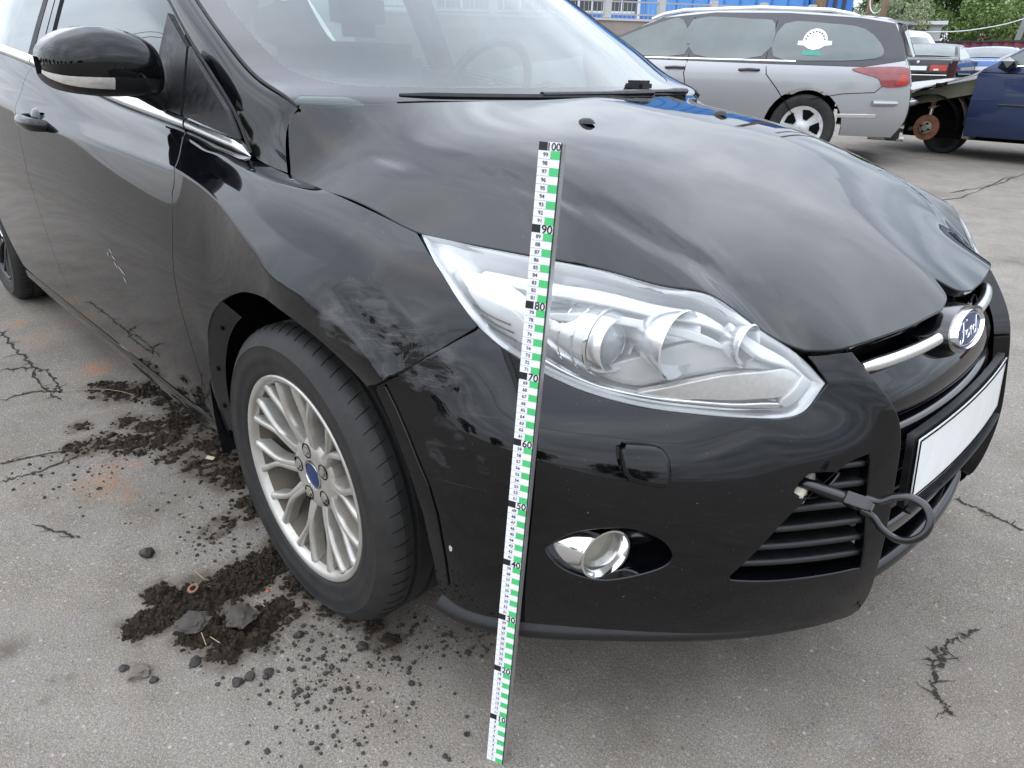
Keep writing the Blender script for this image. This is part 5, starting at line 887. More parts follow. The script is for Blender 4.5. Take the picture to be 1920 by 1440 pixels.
# mounting dome behind the badge
mb = MB(); V = [bpos(a*1.12, b*1.15, -.004) for a, b in o1]+[bpos(a*1.22, b*1.35+.006, -.035) for a, b in o1]+[bpos(a*1.25, b*1.4+.01, -.09) for a, b in o1]
mb.add(V, [(k*n+i, k*n+(i+1) % n, (k+1)*n+(i+1) % n, (k+1)*n+i) for k in range(2) for i in range(n)]+[tuple(range(n))]); mb.build('badge_mount', M['plastic_gloss'], car)
# number plate (blank) on its holder
def plate(y, z, dx=0): x, _, _ = front(0, .45); return (x+.012-.16*y*y-.10*(z-.44)+dx, y, z)
ys = np.linspace(-.26, .26, 9)
sheet('number_plate', np.array([[plate(y, z) for y in ys] for z in (.545, .49, .435)]), M['white_plate'], car, nu=2, nv=2, out=(0, 0, .45), solid=.0015)
ys2 = np.linspace(-.266, .266, 9)
sheet('plate_holder', np.array([[plate(y, z, -.006) for y in ys2] for z in (.551, .49, .422, .418)]), M['plastic'], car, nu=2, nv=2, out=(0, 0, .45), solid=.012)
for (ya, za), (yb, zb) in (((-.257, .541), (.257, .541)), ((-.257, .439), (.257, .439)), ((-.257, .541), (-.257, .439)), ((.257, .541), (.257, .439))):
    t = np.linspace(0, 1, 9); MB().tube([plate(ya+(yb-ya)*q, za+(zb-za)*q, .0004) for q in t], .0016, 6).build('plate_border', M['dark'], car)
# ---------------------------------------------------------------- side grilles, tow eye, fog lamps, washer cap
def on_bump(u, v, back=0.0):
    p = BUMPS.ev([u], [v])[0]; q = BUMPS.nrm([u], [v])[0]
    if q[0]-q[1] < 0: q = -q
    return p-q*back
for i, z in enumerate((.375, .405, .435, .465, .495, .525)):
    # left end follows the slanted edge of the opening
    zt = (z-.356)/(.538-.356); ua, ub = 5.55+(7.20-5.55)*zt-.1, 7.60
    rows = []
    for dz, bk in ((.006, .040), (.006, .014), (.001, .009), (-.005, .013), (-.006, .040)):
        r = []
        for u in np.linspace(ua, ub, 9):
            vv = np.interp(z+dz, [.16, .20, .26, .36, .46, .56, .62], range(7)); r.append(on_bump(u, vv, bk))
        rows.append(r)
    mirror(sheet('side_grille_slat', np.array(rows), M['plastic'], car, nu=2, nv=2, out=(.3, 0, .4)))
# tow eye screwed into the bumper
TB = Vector((.812, -.452, .503)); TX = Vector((1, 0.02, .05)).normalized(); TW = Vector((0, .42, .90)).normalized()
tp = lambda a, b: tuple(TB+TX*a+TW*b)
tow = MB(); tow.tube([tp(-.03, 0), tp(.0, 0), tp(.052, 0), tp(.066, 0)], [.0095, .0095, .0098, .0085], 14).build('tow_eye', M['tow'], car)
tow = car.children[-1] if False else [o for o in car.children if o.name.startswith('tow_eye')][0]
MB().tube([tp(.056, 0), tp(.064, 0), tp(.094, 0), tp(.100, 0)], [.009, .0135, .0135, .010], 4).build('tow_collar', M['tow'], tow, smooth=False, bevel=.001)
lp = [tp(.088, .010), tp(.105, .012), tp(.120, .024), tp(.140, .031), tp(.160, .026), tp(.172, .010), tp(.172, -.010), tp(.160, -.026), tp(.140, -.031), tp(.120, -.024), tp(.105, -.013), tp(.088, -.010)]
MB().tube([tuple(q) for q in crom(lp, 5)], .0066, 12, flat=.75).build('tow_ring', M['tow'], tow)
MB().box((-.012, -.022, -.010), (.004, -.002, .012), 0, Matrix.Rotation(.5, 3, 'X'), TB+Vector((.0, .032, .004))).build('cover_clip', M['foam'], car, False, bevel=.002)
MB().box((-.012, .002, -.010), (.004, .022, .012), 0, Matrix.Rotation(.5, 3, 'X'), TB+Vector((.004, -.018, -.024))).build('cover_clip', M['foam'], car, False, bevel=.002)
# fog lamp pod: chrome cone, lens, dark recess
def fog(sd):
    f = empty('fog_lamp', (.60, -.69*sd, .395), car)
    ax = Vector((.95, -.30, .03)).normalized(); up = Vector((0, 0, 1)); sx_ = ax.cross(up).normalized(); up = sx_.cross(ax)
    c = Vector((.624, -.690, .389))
    def q(a, b, h): p = c+sx_*a+up*b+ax*h; return (p.x-.60, (p.y+.69)*1, p.z-.395)
    n = 36; mb = MB(); V = []
    for r, h, sk in ((.036, -.112, .070), (.046, -.085, .050), (.050, -.05, .028), (.049, -.022, .010), (.0465, -.003, 0), (.045, .003, 0), (.0415, .003, 0), (.037, -.006, 0), (.034, -.016, 0)):
        V += [q(r*math.cos(2*PI*i/n)+sk, r*.95*math.sin(2*PI*i/n), h) for i in range(n)]
    mb.add(V, [(k*n+i, k*n+(i+1) % n, (k+1)*n+(i+1) % n, (k+1)*n+i) for k in range(8) for i in range(n)]); o1_ = mb.build('fog_bezel', M['chrome'], f, sharp=60)
    mb = MB(); V = [q(.035*g*math.cos(2*PI*i/n), .035*.95*g*math.sin(2*PI*i/n), -.011-.004*g*g) for g in (1, .7, .35) for i in range(n)]+[q(0, 0, -.011)]
    mb.add(V, [(k*n+i, k*n+(i+1) % n, (k+1)*n+(i+1) % n, (k+1)*n+i) for k in range(2) for i in range(n)]+[(2*n+i, 2*n+(i+1) % n, 3*n) for i in range(n)]); o2_ = mb.build('fog_lens', M['foglens'], f)
    if sd < 0:
        for o in (o1_, o2_): mirror(o, f); bpy.data.objects.remove(o)
    return f
M['foglens'] = simple('fog_lamp_glass', (.30, .29, .24), .12, .3, coat=1.0, var=.1)
fog(1); fog(-1)
# recess shell behind the fog opening
L = np.array(crom(B_FOGH, 5, True)); P = BUMPS.ev(L[:, 0], L[:, 1]); N = BUMPS.nrm(L[:, 0], L[:, 1]); N = np.where((N[:, :1]-N[:, 1:2]) < 0, -N, N); c0 = P.mean(0); k = len(L)
V = np.concatenate([P-N*.012, P-N*.05+(c0-P)*.06, P-N*.075+(c0-P)*.35, np.repeat((c0-N.mean(0)*.085)[None], k, 0)]); F = [(a*k+i, a*k+(i+1) % k, (a+1)*k+(i+1) % k, (a+1)*k+i) for a in range(3) for i in range(k)]
mirror(mesh('fog_recess', V, F, M['plastic_gloss'], car))
# washer cap
wc = panel('headlamp_washer_cap', BUMPS, np.array(crom(B_WASH, 4, True)), (), P_, car, step=.012, flange=.03, gap=.004, lift=.026, er=.008)
L = np.array(crom(B_WASH, 4, True)); p = BUMPS.ev(L[:, 0], L[:, 1])
# lower air dam under the bumper
ub = np.linspace(1.0, 7.7, 20); rows = []
for v, bk in ((1.80, .010), (1.62, -.004), (1.45, -.008), (1.2, -.005), (.95, .006), (.6, .04)): rows.append([on_bump(u, v, bk+.012*max(0, (u-2.2)/5.5))+np.array([0, 0, -.010+.006*max(0, (u-2.2)/5.5)]) for u in ub])
mirror(sheet('air_dam', np.array(rows), M['plastic'], car, nu=2, nv=2, out=(0, 0, .5)))
# ---------------------------------------------------------------- screen, pillars, roof, side windows
GL = [(-.188, -.703, .992), (-.20, -.711, 1.016), (-.31, -.718, 1.054), (-.428, -.716, 1.119), (-.566, -.703, 1.196), (-.75, -.675, 1.300), (-.95, -.635, 1.395), (-1.10, -.61, 1.435)]
CL = [(-.045, 0, .985), (-.095, 0, 1.012), (-.17, 0, 1.060), (-.27, 0, 1.128), (-.40, 0, 1.212), (-.58, 0, 1.322), (-.78, 0, 1.418), (-.93, 0, 1.462)]
yy = np.array([-1, -.93, -.8, -.6, -.3, 0, .3, .6, .8, .93, 1.0])
WG = np.zeros((8, 11, 3))
for i, (e, c) in enumerate(zip(GL, CL)):
    for j, q in enumerate(yy):
        w = 1-abs(q)**2.2; WG[i, j] = (e[0]+(c[0]-e[0])*w, -e[1]*q, e[2]+(c[2]-e[2])*(1-abs(q)**2.6))
WS = Surface(WG)
sheet('windscreen', WG, M['glass'], car, nu=4, nv=4, out=(-1.5, 0, .6))
rect = lambda u0, u1, v0, v1, r: np.array([(u0+r*(1-math.cos(t)) if s in (0, 3) else u1-r*(1-math.cos(t)), 0) for s in range(4) for t in (0,)])
outer = np.array([(0, 0), (10, 0), (10, 7), (0, 7)], float)
hole = np.array(crom([(1.25, 2.2), (1.9, 1.62), (3.2, 1.45), (5, 1.42), (6.8, 1.45), (8.1, 1.62), (8.75, 2.2), (8.95, 3.2), (9.05, 5), (8.9, 6.2), (8.0, 6.7), (5, 6.8), (2.0, 6.7), (1.1, 6.2), (.95, 5), (1.05, 3.2)], 4, True))
o = panel('windscreen_border', WS, outer, [hole], M['plastic_gloss'], car, step=.03, flange=0, hole_flange=0, gap=.001, lift=.0012)
# pillar between screen and front door
SL = [(-.262, -.758, .893), (-.285, -.757, .910), (-.349, -.752, .988), (-.46, -.742, 1.059), (-.559, -.732, 1.115), (-.70, -.713, 1.206), (-.90, -.675, 1.315), (-1.10, -.640, 1.39)]
GL2 = [(-.172, -.703, 1.000), (-.21, -.713, 1.020)]+GL[2:]
rows = [[], [], [], [], []]
for g_, s_ in zip(GL2, SL):
    g_ = np.array(g_); s_ = np.array(s_); n_ = np.array([.25, -.78, .57])
    rows[0].append(g_+n_*-.004); rows[1].append(g_*.78+s_*.22+n_*.007); rows[2].append(g_*.5+s_*.5+n_*.009); rows[3].append(g_*.24+s_*.76+n_*.006); rows[4].append(s_)
AP = np.array(rows)
# foot of the pillar runs down to the wing, behind the bonnet
foot = np.array([(-.172, -.703, .998), (-.178, -.722, .972), (-.168, -.738, .945), (-.148, -.752, .915), (-.128, -.763, .887)])
AP = np.concatenate([foot[:, None, :], AP[:, 1:]], 1)
mirror(sheet('windscreen_pillar', AP, P_, car, nu=4, nv=3, out=(-.6, 0, .8)))
mb = MB(); mb.tube([tuple(q) for q in crom([np.array(g_) for g_ in GL2[:]], 4)], .0035, 6); mirror(mb.build('screen_seal', M['rubber'], car))
mb = MB(); mb.tube([tuple(np.array(q)+[0, .003, -.003]) for q in crom([np.array(s_) for s_ in SL[1:]], 4)], .006, 8); mirror(mb.build('door_seal', M['rubber'], car))
# roof and rear end
RG = []
for x, z, w in ((-.93, 1.455, .61), (-1.2, 1.475, .60), (-1.7, 1.478, .60), (-2.3, 1.455, .585), (-2.8, 1.40, .57), (-3.05, 1.34, .56)):
    RG.append([(x-(.17 if x > -1 else 0)*abs(q)**2, w*q, z-.07*abs(q)**2.4) for q in (-1, -.8, -.5, 0, .5, .8, 1)])
sheet('roof', np.array(RG), P_, car, nu=3, nv=3, out=(-1.8, 0, .8))
RB = []
for z, x, w in ((1.34, -3.06, .56), (1.15, -3.28, .64), (1.0, -3.38, .74), (.85, -3.44, .84), (.6, -3.47, .86), (.4, -3.45, .86), (.25, -3.38, .82)):
    RB.append([(x+.16*abs(q)**3, w*q, z) for q in (-1, -.8, -.4, 0, .4, .8, 1)])
sheet('tailgate', np.array(RB), P_, car, nu=3, nv=3, out=(-1.8, 0, .8))
QG = []
for z, y in ((1.36, -.60), (1.2, -.70), (1.12, -.80), (.985, -.885), (.78, -.91), (.6, -.905)): QG.append([(x, y*(1-.05*max(0, (-2.9-x))/.5)+(0 if x > -2.9 else .04), z) for x in (-2.38, -2.6, -2.9, -3.15, -3.3)])
mirror(sheet('rear_quarter', np.array(QG), P_, car, nu=3, nv=3))
mirror(sheet('rear_quarter_lower', np.array([[(x, y, z) for x in (-3.02, -3.15, -3.3)] for z, y in ((.62, -.90), (.4, -.88), (.24, -.83))]), P_, car, nu=2, nv=2))
# side glass: front door, rear door
def sg_(x0, x1, n=6):
    R_ = []
    for t in np.linspace(0, 1, 5):
        r = []
        for x in np.linspace(x0, x1, n):
            zb = np.interp(-x, [.55, .9, 1.58, 2.0, 2.5], [.940, .975, 1.055, 1.093, 1.12]); yb = np.interp(-x, [.55, .9, 1.58, 2.0, 2.5], [-.770, -.786, -.805, -.808, -.795])
            zt = np.interp(-x, [.54, .70, .9, 1.1, 1.5, 2.0, 2.4], [1.10, 1.195, 1.305, 1.375, 1.415, 1.405, 1.36]); yt = np.interp(-x, [.54, .70, .9, 1.1, 1.5, 2.0, 2.4], [-.733, -.712, -.676, -.648, -.625, -.62, -.62])
            r.append((x, yb+(yt-yb)*t+.012*0-.010*4*t*(1-t)*.6, zb+(zt-zb)*t))
        R_.append(r)
    return np.array(R_)
mirror(sheet('front_side_window', sg_(-.60, -1.50), M['sideglass'], car, nu=3, nv=3)); mirror(sheet('rear_side_window', sg_(-1.68, -2.40), M['sideglass'], car, nu=3, nv=3))
# door posts in black plastic and rubber
for xa, xb, mt in ((-1.50, -1.545, 'plastic_gloss'), (-1.555, -1.62, 'plastic_gloss'), (-1.63, -1.68, 'rubber')):
    g_ = sg_(xa, xb, 2); g_[:, :, 1] -= .006; mirror(sheet('door_post', g_, M[mt], car, nu=1, nv=3, solid=.012))
# bright strip below the windows
def strip(x0, x1, n):
    R_ = []
    for dz, dy in ((-.001, .004), (-.001, -.006), (.009, -.009), (.020, -.004), (.024, .008)):
        r = []
        for x in np.linspace(x0, x1, n):
            zb = np.interp(-x, [.28, .308, .553, .9, 1.58, 2.0, 2.5], [.898, .903, .937, .972, 1.052, 1.09, 1.12]); yb = np.interp(-x, [.28, .308, .553, .9, 1.58, 2.0, 2.5], [-.758, -.758, -.773, -.79, -.81, -.813, -.80])
            k = np.clip((-.285-x)/.05, .15, 1); r.append((x, yb+dy*(1 if dy > 0 else k), zb+.001+dz*k))
        R_.append(r)
    return np.array(R_)
for a, b in ((-.285, -.548), (-.556, -1.60), (-1.607, -2.40)): mirror(sheet('window_strip', strip(a, b, 14), M['satin'], car, crease_rows=(1, 3), nu=2, nv=3))
# black triangles at the foot of the pillar
def tri(name, pts, m, th=.012):
    P = np.array(pts); n_ = np.cross(P[1]-P[0], P[2]-P[0]); n_ /= np.linalg.norm(n_); n_ = n_ if n_[1] < 0 else -n_
    mb = MB(); k = len(P); mb.add(list(P)+list(P-n_*th), [tuple(range(k)), tuple(range(2*k-1, k-1, -1))]+[(i, (i+1) % k, k+(i+1) % k, k+i) for i in range(k)]); o = mb.build(name, m, car, False, bevel=.002); mirror(o); return o
tri('quarter_trim', [(-.558, -.741, 1.105), (-.470, -.750, 1.050), (-.365, -.761, .986), (-.325, -.764, .930), (-.545, -.783, .965)], M['plastic'])
tri('mirror_sail', [(-.566, -.741, 1.104), (-.553, -.784, .966), (-.70, -.788, .98), (-.70, -.752, 1.10), (-.685, -.725, 1.176)], M['plastic'])
# ---------------------------------------------------------------- door mirrors
ys = [-1.008, -1.003, -.993, -.975, -.94, -.90, -.85, -.815, -.795, -.788]
zt = [1.080, 1.095, 1.107, 1.121, 1.135, 1.1415, 1.135, 1.122, 1.106, 1.09]; zb = [1.046, 1.034, 1.024, 1.014, 1.006, 1.002, 1.002, 1.004, 1.008, 1.02]
xf = [-.655, -.630, -.605, -.585, -.568, -.560, -.558, -.562, -.575, -.60]
mir = empty('door_mirror', (-.64, -.79, 1.0), car); off = Vector((.64, .79, -1.0))
def mshell(name, z0f, z1f, m, grow=0.0, jr=(0, 10)):
    """slice of the mirror head between two height fractions"""
    R_ = []
    for j in range(*jr):
        mid, h = (zt[j]+zb[j])/2, (zt[j]-zb[j])/2; r = []
        for t in np.linspace(z0f, z1f, 11):
            s = math.sin(t*PI/2); c = max(0, math.cos(t*PI/2)); r.append((-.705+(xf[j]-grow*-1-(-.705))*c**.38, ys[j]-grow*(1 if j < 5 else 0)*.5, mid+(h+grow)*s))
        R_.append(r)
    o = sheet(name, np.array(R_), m, mir, nu=2, nv=2, out=(-.66, -.9, 1.06)); o.location = off; return o
mshell('mirror_cap', -.27, 1.0, P_); mshell('mirror_base', -1.0, -.265, M['plastic'])
mshell('indicator_strip', -.52, -.27, M['amber'], .003, (0, 6))
G = np.array([[(-.706, y, (a+b)/2+(a-b)/2*f) for y, a, b in zip(ys, zt, zb)] for f in (-1, 0, 1)]); o = sheet('mirror_back', G, M['plastic'], mir, nu=2, nv=2, out=(0, -.9, 1.06)); o.location = off
arm = MB(); arm.tube([(-.655, -.74, .985), (-.650, -.785, .995), (-.640, -.83, 1.018), (-.632, -.88, 1.026)], [.030, .026, .023, .020], 14, flat=.95); o = arm.build('mirror_arm', M['plastic'], mir); o.location = off
gr = [o for o in mir.children]; mir2 = empty('door_mirror', (-.64, .79, 1.0), car)
for o in gr:
    q = mirror(o, mir2); q.location = (.64, -.79, -1.0)
# ---------------------------------------------------------------- door handles
def handle(x, z):
    h = MB(); pts = [(x+.085, -.885, z-.004), (x+.075, -.908, z-.002), (x+.04, -.924, z), (x-.03, -.928, z+.004), (x-.075, -.918, z+.006), (x-.095, -.890, z+.008)]
    h.tube([tuple(q) for q in crom([np.array(p) for p in pts], 4)], [.012+.003*math.sin(PI*i/20) for i in range(21)], 10, flat=1.25); o = h.build('door_handle', P_, car); mirror(o)
    b = MB(); b.lathe([(.0001, -.012), (.020, -.010), (.034, -.002), (.036, .006)], 24, c=(x-.01, -.893, z+.004)); q = b.build('handle_recess', M['plastic_gloss'], car); mirror(q)
handle(-1.34, .905); handle(-2.15, .95)
# ---------------------------------------------------------------- inside of the cabin
DG = [[(x+.10*(1-abs(q)**2), .68*q, z) for q in (-1, -.6, -.2, .2, .6, 1)] for x, z in ((-.22, .965), (-.40, .985), (-.62, .985), (-.74, .95), (-.78, .80), (-.78, .55))]
sheet('dashboard', np.array(DG), M['plastic'], car, nu=3, nv=3, out=(-.4, 0, .4))
sw = MB(); c = Vector((-.80, .36, .98)); Rs = Matrix.Rotation(math.radians(-66), 3, 'Y')
ring = [tuple(c+Rs @ Vector((.185*math.cos(t), .185*math.sin(t), 0))) for t in np.linspace(0, 2*PI, 40)]; sw.tube(ring, .016, 8, cap=False); sw.tube([tuple(c+Rs @ Vector((0, -.18, 0))), tuple(c+Rs @ Vector((0, .18, 0)))], .03, 8); sw.build('steering_wheel', M['plastic'], car)
for y in (-.36, .36):
    s = MB(); s.box((-1.45, y-.25, .42), (-.92, y+.25, .62)); s.box((-1.62, y-.24, .5), (-1.42, y+.24, 1.15)); s.box((-1.62, y-.13, 1.17), (-1.52, y+.13, 1.36)); s.build('seat', M['seat'], car, bevel=.05)
s = MB(); s.box((-2.55, -.6, .45), (-2.05, .6, .62)); s.box((-2.75, -.6, .5), (-2.55, .6, 1.1)); s.build('rear_seat', M['seat'], car, bevel=.05)
MB().box((-.62, -.08, 1.30), (-.60, .14, 1.36)).build('rear_view_mirror', M['plastic'], car, bevel=.006)
# ---------------------------------------------------------------- scuttle, wipers, washer jets
CG = [[(-.16+(.135)*(1-abs(q)**2.2)+dx, .66*q, 1.0+dz-.02*abs(q)) for q in np.linspace(-1, 1, 9)] for dx, dz in ((.06, -.045), (.02, -.015), (-.03, -.005), (-.06, .0))]
sheet('scuttle_panel', np.array(CG), M['plastic'], car, nu=3, nv=2, out=(0, 0, .5))
def wiper(yp, ye, name):
    def gp(y, h, s): # point just above the glass; s = position up the glass
        u = np.interp(y/.70, yy, range(11)); p = WS.ev([u], [s])[0]; q = WS.nrm([u], [s])[0]; q = q if q[2] > 0 else -q; return p+q*h
    a = MB(); a.tube([tuple(gp(yp+(ye-yp)*t, .020-.006*t, .55+.30*t)) for t in np.linspace(0, .55, 8)], [.013]*3+[.009]*5, 8, flat=.7); o = a.build(name, M['plastic'], car)
    b = MB(); b.tube([tuple(gp(yp+(ye-yp)*t, .012, .42+.42*t)) for t in np.linspace(-.02, 1, 14)], [.006]+[.0095]*12+[.005], 6, flat=.8); b.build('wiper_blade', M['rubber'], o)
wiper(.30, -.48, 'wiper_arm'); wiper(.52, .02, 'wiper_arm')
MB().box((-.03, -.028, -.012), (.03, .028, .016)).build('wiper_pivot_cover', M['plastic'], car, bevel=.008, loc=(-.115, .30, 1.03))
for y in (-.256, .256):
    u = (y+.8)/.025; v = (.173+.26)/.058; p = HOODS.ev([u], [v])[0]
    j = MB(); j.lathe([(.0001, .0105), (.006, .0100), (.0105, .0065), (.0135, .0)], 16, axis='z'); o = j.build('washer_jet', M['plastic'], car, loc=tuple(p)); o.scale = (1.6, .95, 1.0)
# ------------------------------------------------------------------ other vehicles
M['silver'] = paint('silver_paint', (.37, .375, .39), dust=.05, flake=.75)
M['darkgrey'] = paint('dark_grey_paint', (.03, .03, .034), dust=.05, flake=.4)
M['navy'] = paint('navy_paint', (.010, .026, .085), dust=.05, flake=.35)
M['bluecar'] = paint('blue_paint', (.03, .10, .30), dust=.05, flake=.3)
M['blackcar'] = paint('black_saloon_paint', (.008, .009, .010), dust=.03)
M['whitecar'] = paint('white_paint', (.74, .75, .76), dust=.06)
M['tail_red'] = simple('red_tail_light', (.42, .03, .02), .15, coat=1.0, var=.2, scale=20)
M['tail_dim'] = simple('dull_red_tail_light', (.26, .055, .06), .15, coat=1.0, var=.2, scale=12)
M['bgglass'] = simple('tinted_car_window', (.085, .105, .10), .03, coat=1.0, spec=.5, var=.3, scale=2)
M['sticker'] = simple('white_sticker', (.85, .85, .86), .5, var=.02)
M['green_print'] = simple('green_sticker_print', (.05, .28, .22), .5)
M['cover'] = simple('wheel_cover_silver', (.58, .58, .59), .4, .5)
def sidey(hw, z, zb, top): 
    lo = .05*np.clip((.5-z)/.35, 0, 1)**2; up = top*np.clip((z-zb)/.5, 0, 1.4)**1.15; return hw-lo-up-.012*((z-.65)/.3)**2*(z < .95)
def bgcar(name, label, loc, yaw, prof, hw, wb, pm, zb=.93, top=.27, wr=.315, windows=(), glass_span=(), rear_span=(), bow=.07, side_parts=True, wheels='all', nose=.12, cover='cover', group=None, skip_side_front=None):
    c = empty(name, loc, None, yaw); tag(c, label, 'van' if 'van' in name else 'car', group)
    P = np.array(crom([np.array(p) for p in prof], 3)); xa, xb = P[:, 0].max(), P[:, 0].min()
    def edge(x, z):
        tap = nose*(np.clip((abs(x-(xa+xb)/2)-(xa-xb)/2*.55)/((xa-xb)/2*.45), 0, 1))**2.2
        return sidey(hw, z, zb, top)-tap
    q = np.array([-1, -.93, -.75, -.4, 0, .4, .75, .93, 1])
    G = np.array([[(x+(bow*(1-t*t)*(1 if x > 0 else -1)*np.clip(abs(x)/1.2, 0, 1)), edge(x, z)*t, z+(.035 if z > 1.1 else .02)*(1-t*t)) for t in q] for x, z in P])
    sheet('body_shell', G, pm, c, nu=2, nv=1, out=(0, 0, .5))
    X = np.linspace(xb-.02, xa+.02, 25); Z = np.linspace(.12, 2.2, 27)
    S = Surface(np.array([[(x, edge(x, z), z) for x in X] for z in Z]))
    tu = lambda x: (x-X[0])/(X[1]-X[0]); tv = lambda z: (z-Z[0])/(Z[1]-Z[0])
    bot = .24; ax = (wb/2, -wb/2); lower = []
    for a in sorted(ax):
        lower += [(a+(wr+.055)*math.cos(t), max(bot, wr+(wr+.055)*math.sin(t))) for t in np.linspace(PI*1.05, -PI*.05, 17)]
    xs_ = P[-1, 0]
    poly = [(x, z) for x, z in P]+[(x, z) for x, z in lower if xb < x < xa]
    if skip_side_front is not None:
        poly = [(min(x, skip_side_front), z) for x, z in poly]
    L = np.array([(tu(x), tv(z)) for x, z in poly])
    def both(f):
        o = f(); return o, mirror(o)
    both(lambda: panel('side_panel', S, L, (), pm, c, step=.09, flange=.05, gap=.004))
    for w in windows:
        L2 = np.array(crom([(tu(x), tv(z)) for x, z in w], 3, True)) if len(w) > 4 else np.array([(tu(x), tv(z)) for x, z in w], float)
        both(lambda: panel('side_window', S, L2, (), M['bgglass'], c, step=.12, flange=.006, gap=0, lift=.007))
    for nm, span in (('windscreen', glass_span), ('rear_window', rear_span)):
        if not span: continue
        g = []
        for x, z in span: g.append([(x+(bow*(1-t*t)*(1 if x > 0 else -1)*np.clip(abs(x)/1.2, 0, 1))+(.012 if nm == 'windscreen' else -.012), edge(x, z)*t*.90, z+.035*(1-t*t)+.010) for t in q])
        sheet(nm, np.array(g), M['bgglass'], c, nu=2, nv=2, out=(0, 0, .5))
    tyre = None
    for sx_ in (1, -1):
        for sy in (1, -1):
            if wheels == 'rear' and sx_ == 1: continue
            w = empty('wheel', (sx_*wb/2, sy*(hw-.12), wr), c, 0 if sy < 0 else PI)
            if tyre is None:
                mb = MB(); mb.lathe([(wr*.64, -.085), (wr*.72, -.10), (wr*.9, -.10), (wr*.98, -.08), (wr, -.05), (wr, .05), (wr*.98, .08), (wr*.7, .1)], 40); t1 = mb.build('tyre', M['tyre'], w); tyre = t1.data
                mb = MB(); mb.lathe([(.0001, -.075), (wr*.15, -.076), (wr*.18, -.07), (wr*.45, -.075), (wr*.60, -.085), (wr*.65, -.09), (wr*.66, -.08)], 40); r1 = mb.build('wheel_cover', M[cover], w); cov = r1.data
                mb = MB(); h = []
                for k in range(5):
                    t0 = 2*PI*k/5; pts = [(r*math.cos(t0+d), -.0835-.004*(r/wr), r*math.sin(t0+d)) for r, d in ((wr*.26, -.24), (wr*.54, -.36), (wr*.56, 0), (wr*.54, .36), (wr*.26, .24))]; mb.add(pts, [(0, 1, 2, 3, 4)])
                for k, f in enumerate(mb.F):
                    pass
                hv = mb; holes = []
                for k in range(5):
                    one = MB(); one.add(mb.V[5*k:5*k+5], [(0, 1, 2, 3, 4)]); ho = one.build('cover_hole', M['dark'], w, False); holes.append(ho.data)
            else:
                for nm, me in (('tyre', tyre), ('wheel_cover', cov)): o = bpy.data.objects.new(nm, me); COL.objects.link(o); o.parent = w
                for me in holes: o = bpy.data.objects.new('cover_hole', me); COL.objects.link(o); o.parent = w
    MB().box((-wb/2-.3, -hw+.28, .2), (wb/2+.3, hw-.28, .62)).build('underbody', M['dark'], c, False)
    for a in ax:
        ar = [(a+(wr+.06)*math.cos(t), wr+(wr+.06)*math.sin(t)) for t in np.linspace(0, PI, 14)]
        V = [(x, y, z) for y in (hw-.04, hw-.3) for x, z in ar]; o = mesh('arch_liner', V, [(i, i+1, 15+i, 14+i) for i in range(13)], M['dark'], c); mirror(o)
    def on(x, z, lift=.006): return (x, float(edge(x, z))+lift, z)
    c['hw'] = hw
    return c, S, tu, tv, on
def sline(c, on, pts, r=.005, m='dark', name='door_gap', lift=.001, both=True):
    o = MB().tube([on(x, z, lift) for x, z in pts], r, 5).build(name, M[m], c)
    if both: mirror(o)
def spatch(c, S, tu, tv, name, poly, m, lift=.006, smooth=True, both=True, step=.08):
    L = np.array(crom([(tu(x), tv(z)) for x, z in poly], 3, True)) if smooth else np.array([(tu(x), tv(z)) for x, z in poly], float)
    o = panel(name, S, L, (), m, c, step=step, flange=.01, gap=0, lift=lift)
    if both: mirror(o)
    return o
def shandle(c, on, x, z):
    o = MB().tube([on(x+.10, z, .0), on(x+.085, z, .03), on(x, z+.004, .04), on(x-.085, z, .03), on(x-.10, z, .0)], .014, 8).build('door_handle', M['plastic_gloss'], c); mirror(o)
# silver estate car: we see its left flank, tail to the right
WY = math.radians(WAG_YAW); fwd = np.array([math.cos(WY), math.sin(WY)]); lf = np.array([-math.sin(WY), math.cos(WY)])
wp = np.array(WAG_WHEEL)+fwd*1.4075-lf*.80
wprof = [(2.30, .25), (2.40, .45), (2.38, .62), (2.2, .80), (1.6, .93), (1.05, 1.01), (.65, 1.21), (.20, 1.40), (-.35, 1.465), (-1.1, 1.455), (-1.8, 1.405), (-2.16, 1.355), (-2.24, 1.22), (-2.33, 1.02), (-2.40, .88), (-2.46, .66), (-2.46, .44), (-2.36, .27)]
wprof = [(x if x > -1.4 else -1.4+(x+1.4)*.93, z) for x, z in wprof]
wag, WS_, wu, wv, won = bgcar('estate_car', 'silver estate car with white roof rails and round white sticker', (wp[0], wp[1], ghf(*wp)), WY, wprof, .925, 2.815, M['silver'], zb=.90, top=.26, wr=.335,
    windows=[[(.66, 1.03), (.95, 1.045), (.62, 1.20), (.22, 1.345), (-.02, 1.37), (-.10, 1.03)], [(-.20, 1.03), (-.13, 1.375), (-.75, 1.375), (-.98, 1.33), (-.90, 1.02)], [(-1.02, 1.02), (-1.08, 1.33), (-1.5, 1.33), (-1.85, 1.28), (-2.05, 1.10), (-1.98, 1.01), (-1.5, .985)]],
    glass_span=[(1.02, 1.02), (.65, 1.21), (.22, 1.39)], rear_span=[(-2.18, 1.32), (-2.25, 1.18), (-2.33, 1.02)])
spatch(wag, WS_, wu, wv, 'dark_reflection_panel', [(1.08, 1.0), (.62, 1.235), (.20, 1.395), (-.35, 1.445), (-1.1, 1.435), (-1.8, 1.385), (-2.12, 1.335), (-2.22, 1.16), (-2.27, 1.0), (-1.9, .935), (-1.0, .95), (.2, .98)], M['darkgrey'], .002, False)  # dark reflection on the silver pillars and roof edge, put into the colour
